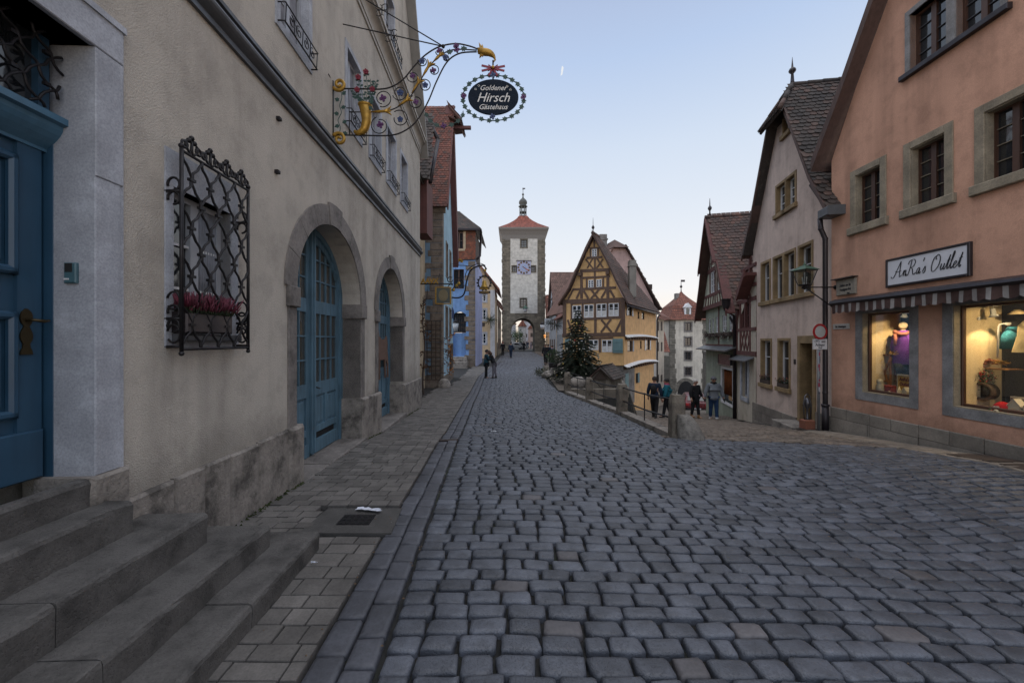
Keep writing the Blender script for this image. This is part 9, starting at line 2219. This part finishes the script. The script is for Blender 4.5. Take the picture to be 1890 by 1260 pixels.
pile(f(1650, -.25), z1a, -.27, .22, 46, [(.5, .44, .32), (.25, .03, .02), (.07, .05, .03)], 'strip of white and red scatter decorations on the first window floor', 'scatter', 3)
for sw, px, lab in ((sw1, 1669, 'white spotlight at the top of the first lit window'),):
 spot(wo(f(1669, -.45), sw[3]-.10, -.45), wo(f(1650, -.6), sw[2]+.3, -.7), 's', lab, 32, 100)
spot(wo(sw1[0]+.35, sw1[3]-.02, -.30), wo(sw1[1]+.1, sw1[2]+.4, -.6), 's', 'second white spotlight close behind the first one', 40, 100)
# second window
spot(wo(f(1834, -.5), wpx(1834, 583, -.5)[1], -.5), wo(f(1834, -.5)-.25, z2a+.2, -.45), 's', 'bright cone spotlight shining in the larger shop window', 40, 110)
spot(wo(s2b-.95, z2b-.02, -.4), wo(s2b+.05, z2a+.6, -.5), 's', 'spotlight beside the track of the larger window', 46, 105)
spot(wo(s2b-1.7, z2b-.05, -.35), wo(s2b-1.2, z2a+.8, -.8), 's', 'spotlight at the outer end of the larger window', 44, 100)
# jackets on a bust
cs2, cz2 = wpx(1880, 605, -.55); zj0 = wpx(1870, 650, -.55)[1]; zj1 = wpx(1880, 588, -.55)[1]
jo = thing('mannequin', 'headless bust wearing a cream jacket in the larger lit window', 'mannequin', wo(cs2-.12, zj0, -.6))
mb = MB(); vs = []; hh = zj1-zj0; prof = [(.26, 0), (.255, .03), (.20, hh*.5), (.19, hh*.8), (.12, hh*.95), (.06, hh)]
for r, z in prof:
 for j in range(K): a = 2*PI*j/K; vs.append(wo(cs2-.16+r*1.1*math.cos(a), zj0+z, -.62+r*.6*math.sin(a)))
mb.add(vs, [(i*K+j, i*K+(j+1) % K, (i+1)*K+(j+1) % K, (i+1)*K+j) for i in range(len(prof)-1) for j in range(K)], 0, True); mb.build('jacket', cloth('cream_jacket', (.50, .42, .27), 30), jo)
mb = MB(); mb.tube([wo(cs2-.16, z2a, -.62), wo(cs2-.16, zj0+.05, -.62)], .02, 6); mb.lathe(wo(cs2-.16, z2a, -.62), [(.16, 0), (.15, .02), (.02, .03)], 12); mb.build('stand', M['dark'], jo)
jb = MB(); c = wo(wpx(1862, 600, -.7)[0], zj0+.05, -.75); jb.tube([c, c+Vector((0, 0, .22)), c+Vector((0, 0, .38))], [.14, .13, .05], 12); jb.build('blue_jacket', cloth('petrol_jacket', (.03, .16, .25), 30), None, label='petrol blue jacket hanging behind the cream one in the larger window', cat='jacket')
hk_ = MB(); c = wpx(1872, 580, -.7); hk_.lathe(wo(c[0], c[1], -.75), [(.11, 0), (.10, .02), (.03, .08)], 14); hk_.build('straw_hat', paint('straw', (.42, .33, .2), .8), None, label='small pale straw hat above the blue jacket', cat='hat')
lp2 = thing('desk_lamp', 'tall white angled lamp stand in the larger window', 'lamp', wo(f(1841, -.6), z2a+.5, -.6)); mb = MB(); p0 = wpx(1841, 660, -.6); p1 = wpx(1843, 604, -.6); p2 = wpx(1856, 599, -.6); mb.tube([wo(p0[0], p0[1], -.6), wo(p1[0], p1[1], -.6), wo(p1[0]-.02, p1[1]+.05, -.6), wo(p2[0], p2[1]+.02, -.6)], .014, 8); mb.build('stem', M['white'], lp2)
mb = MB(); mb.tube([wo(p2[0], p2[1]+.02, -.6), wo(p2[0]-.05, p2[1], -.6)], [.02, .035], 8); mb.build('lamp_head', M['white'], lp2)
sh_ = wpx(1842, 681, -.5); shf = thing('display_shelf', 'thin orange wood shelf on a stand with gold tinsel', 'shelf', wo(sh_[0], sh_[1], -.55)); mb = MB(); B3(mb, sh_[0]-.14, sh_[0]+.14, sh_[1]-.012, sh_[1]+.012, -.75, -.45); mb.build('board', wood('shelf_wood', (.32, .15, .05), .5, 'x'), shf); mb = MB(); mb.tube([wo(sh_[0], z2a, -.6), wo(sh_[0], sh_[1], -.6)], .015, 6); mb.build('leg', M['dark'], shf)
mb = MB(); rd = random.Random(8); c = wpx(1841, 669, -.5); c = wo(c[0], c[1], -.55)
for i in range(70): d = Vector((rd.gauss(0, 1), rd.gauss(0, 1), rd.gauss(0, .6))).normalized(); mb.tube([c, c+d*rd.uniform(.04, .12)], .003, 3)
mb.build('tinsel', M['gold'], None, label='spray of gold tinsel on the thin orange shelf', cat='tinsel')
mb = MB(); c = wpx(1827, 669, -.55); pile(c[0]+.02, c[1]-.03, -.6, .10, 40, [(.22, .06, .03), (.3, .12, .05), (.25, .02, .02)], 'russet dried flowers behind the gold tinsel', 'dried_flowers', 12, .10)
wr = thing('wicker_basket', 'round dark wicker basket lying on its side below the greenery', 'basket', wo(f(1808, -.4), z2a, -.45)); c = wpx(1808, 722, -.42); c = wo(c[0], max(c[1], z2a+.14), -.45)
for r_r, th, a_ in ((.165, .028, 0), (.155, .02, .05), (.13, .016, .1)):
 mb = MB(); mb.tube([c-WO.n*a_+WO.d*r_r*math.cos(t)+WO.up*r_r*.82*math.sin(t) for t in np.linspace(0, 2*PI, 25)[:-1]], th, 8, closed=True); mb.build('woven_ring', wood('wicker', (.085, .05, .03), .7), wr)
mb = MB(); mb.lathe(c-WO.n*.16, [(.001, 0), (.14, 0), (.15, .10), (.155, .12)], 18, ax=WO.n); mb.build('basket_back', wood('wicker_dark', (.03, .02, .015), .8), wr)
rd = random.Random(14); gr2 = MB(); gr3 = MB(); c = wpx(1806, 695, -.45); c = wo(c[0], c[1]-.02, -.5)
for i in range(650):
 p = c+WO.d*rd.gauss(0, .085)+WO.up*rd.gauss(0, .07)+WO.n*rd.gauss(0, .05); s_ = .02; gr2.add([p+Vector((rd.uniform(-s_, s_), rd.uniform(-s_, s_), rd.uniform(-s_, s_))) for _ in range(3)], [(0, 1, 2)])
 if i % 10 == 0: gr3.ball(p+WO.up*.03, .012, 5)
ev = thing('evergreen_arrangement', 'evergreen and red berry arrangement above the wicker basket', 'plant arrangement', c); gr2.build('foliage', paint('evergreen', (.05, .09, .04), .8, island=.5), ev); gr3.build('berries', paint('red_berries', (.40, .03, .02), .5), ev)
rc = wpx(1846, 738, -.3); cp = thing('knitted_hat', 'bright red knitted cap with white label on the larger window floor', 'cap', wo(rc[0], z2a, -.34)); cc_ = wo(rc[0], z2a+.005, -.34)
mb = MB(); vs = [];
for i in range(8):
 a = PI/2*i/7
 for j in range(16): b_ = 2*PI*j/16; vs.append(cc_+WO.d*(.125*math.cos(a)*math.cos(b_))+WO.n*(.11*math.cos(a)*math.sin(b_))+WO.up*(.15*math.sin(a)))
mb.add(vs, [(i*16+j, i*16+(j+1) % 16, (i+1)*16+(j+1) % 16, (i+1)*16+j) for i in range(7) for j in range(16)], 0, True); mb.tube([cc_+WO.d*.128*math.cos(t)+WO.n*.113*math.sin(t)+WO.up*.015 for t in np.linspace(0, 2*PI, 21)[:-1]], .016, 6, closed=True); mb.build('crown', cloth('red_knit', (.42, .012, .015), 90), cp)
mb = MB(); q_ = cc_+WO.n*.112+WO.up*.055; mb.frame_box(q_, WO.d, WO.up, WO.n, -.035, .035, -.018, .018, -.02, .004); mb.build('label_patch', M['white'], cp)
little_house(f(1871, -.28), z2a, -.28, .075, .21, 'cream toy house with snowy roof beside the red cap')
little_house(f(1898, -.30), z2a, -.30, .07, .18, 'second toy house farther along the larger window')
pile(f(1862, -.23), z2a, -.24, .30, 70, [(.55, .48, .34), (.3, .04, .02), (.08, .06, .035), (.05, .08, .03)], 'scatter of cream and green decorations on the larger window floor', 'scatter', 21, .04)
mb = MB(); B3(mb, f(1890, -.5)-.1, f(1869, -.5)+.05, z2a, z2a+.24, -.6, -.5, bev=.02); mb.build('stone_block', M['tuff'], None, label='rough pale block behind the toy house with snowy roof', cat='display block')
mb = MB();
for px, py in ((1784, 589),): s_, z_ = sw2[1]+.0, wpx(px, py, -.5)[1]; mb.lathe(wo(s_-.02+.02, z_, -.45), [(.03, -.02), (.03, .004), (.012, .008)], 12, ax=-WO.d)
mb.build('wall_socket', M['white'], None, label='small round socket on the yellow side wall of the larger window', cat='socket')
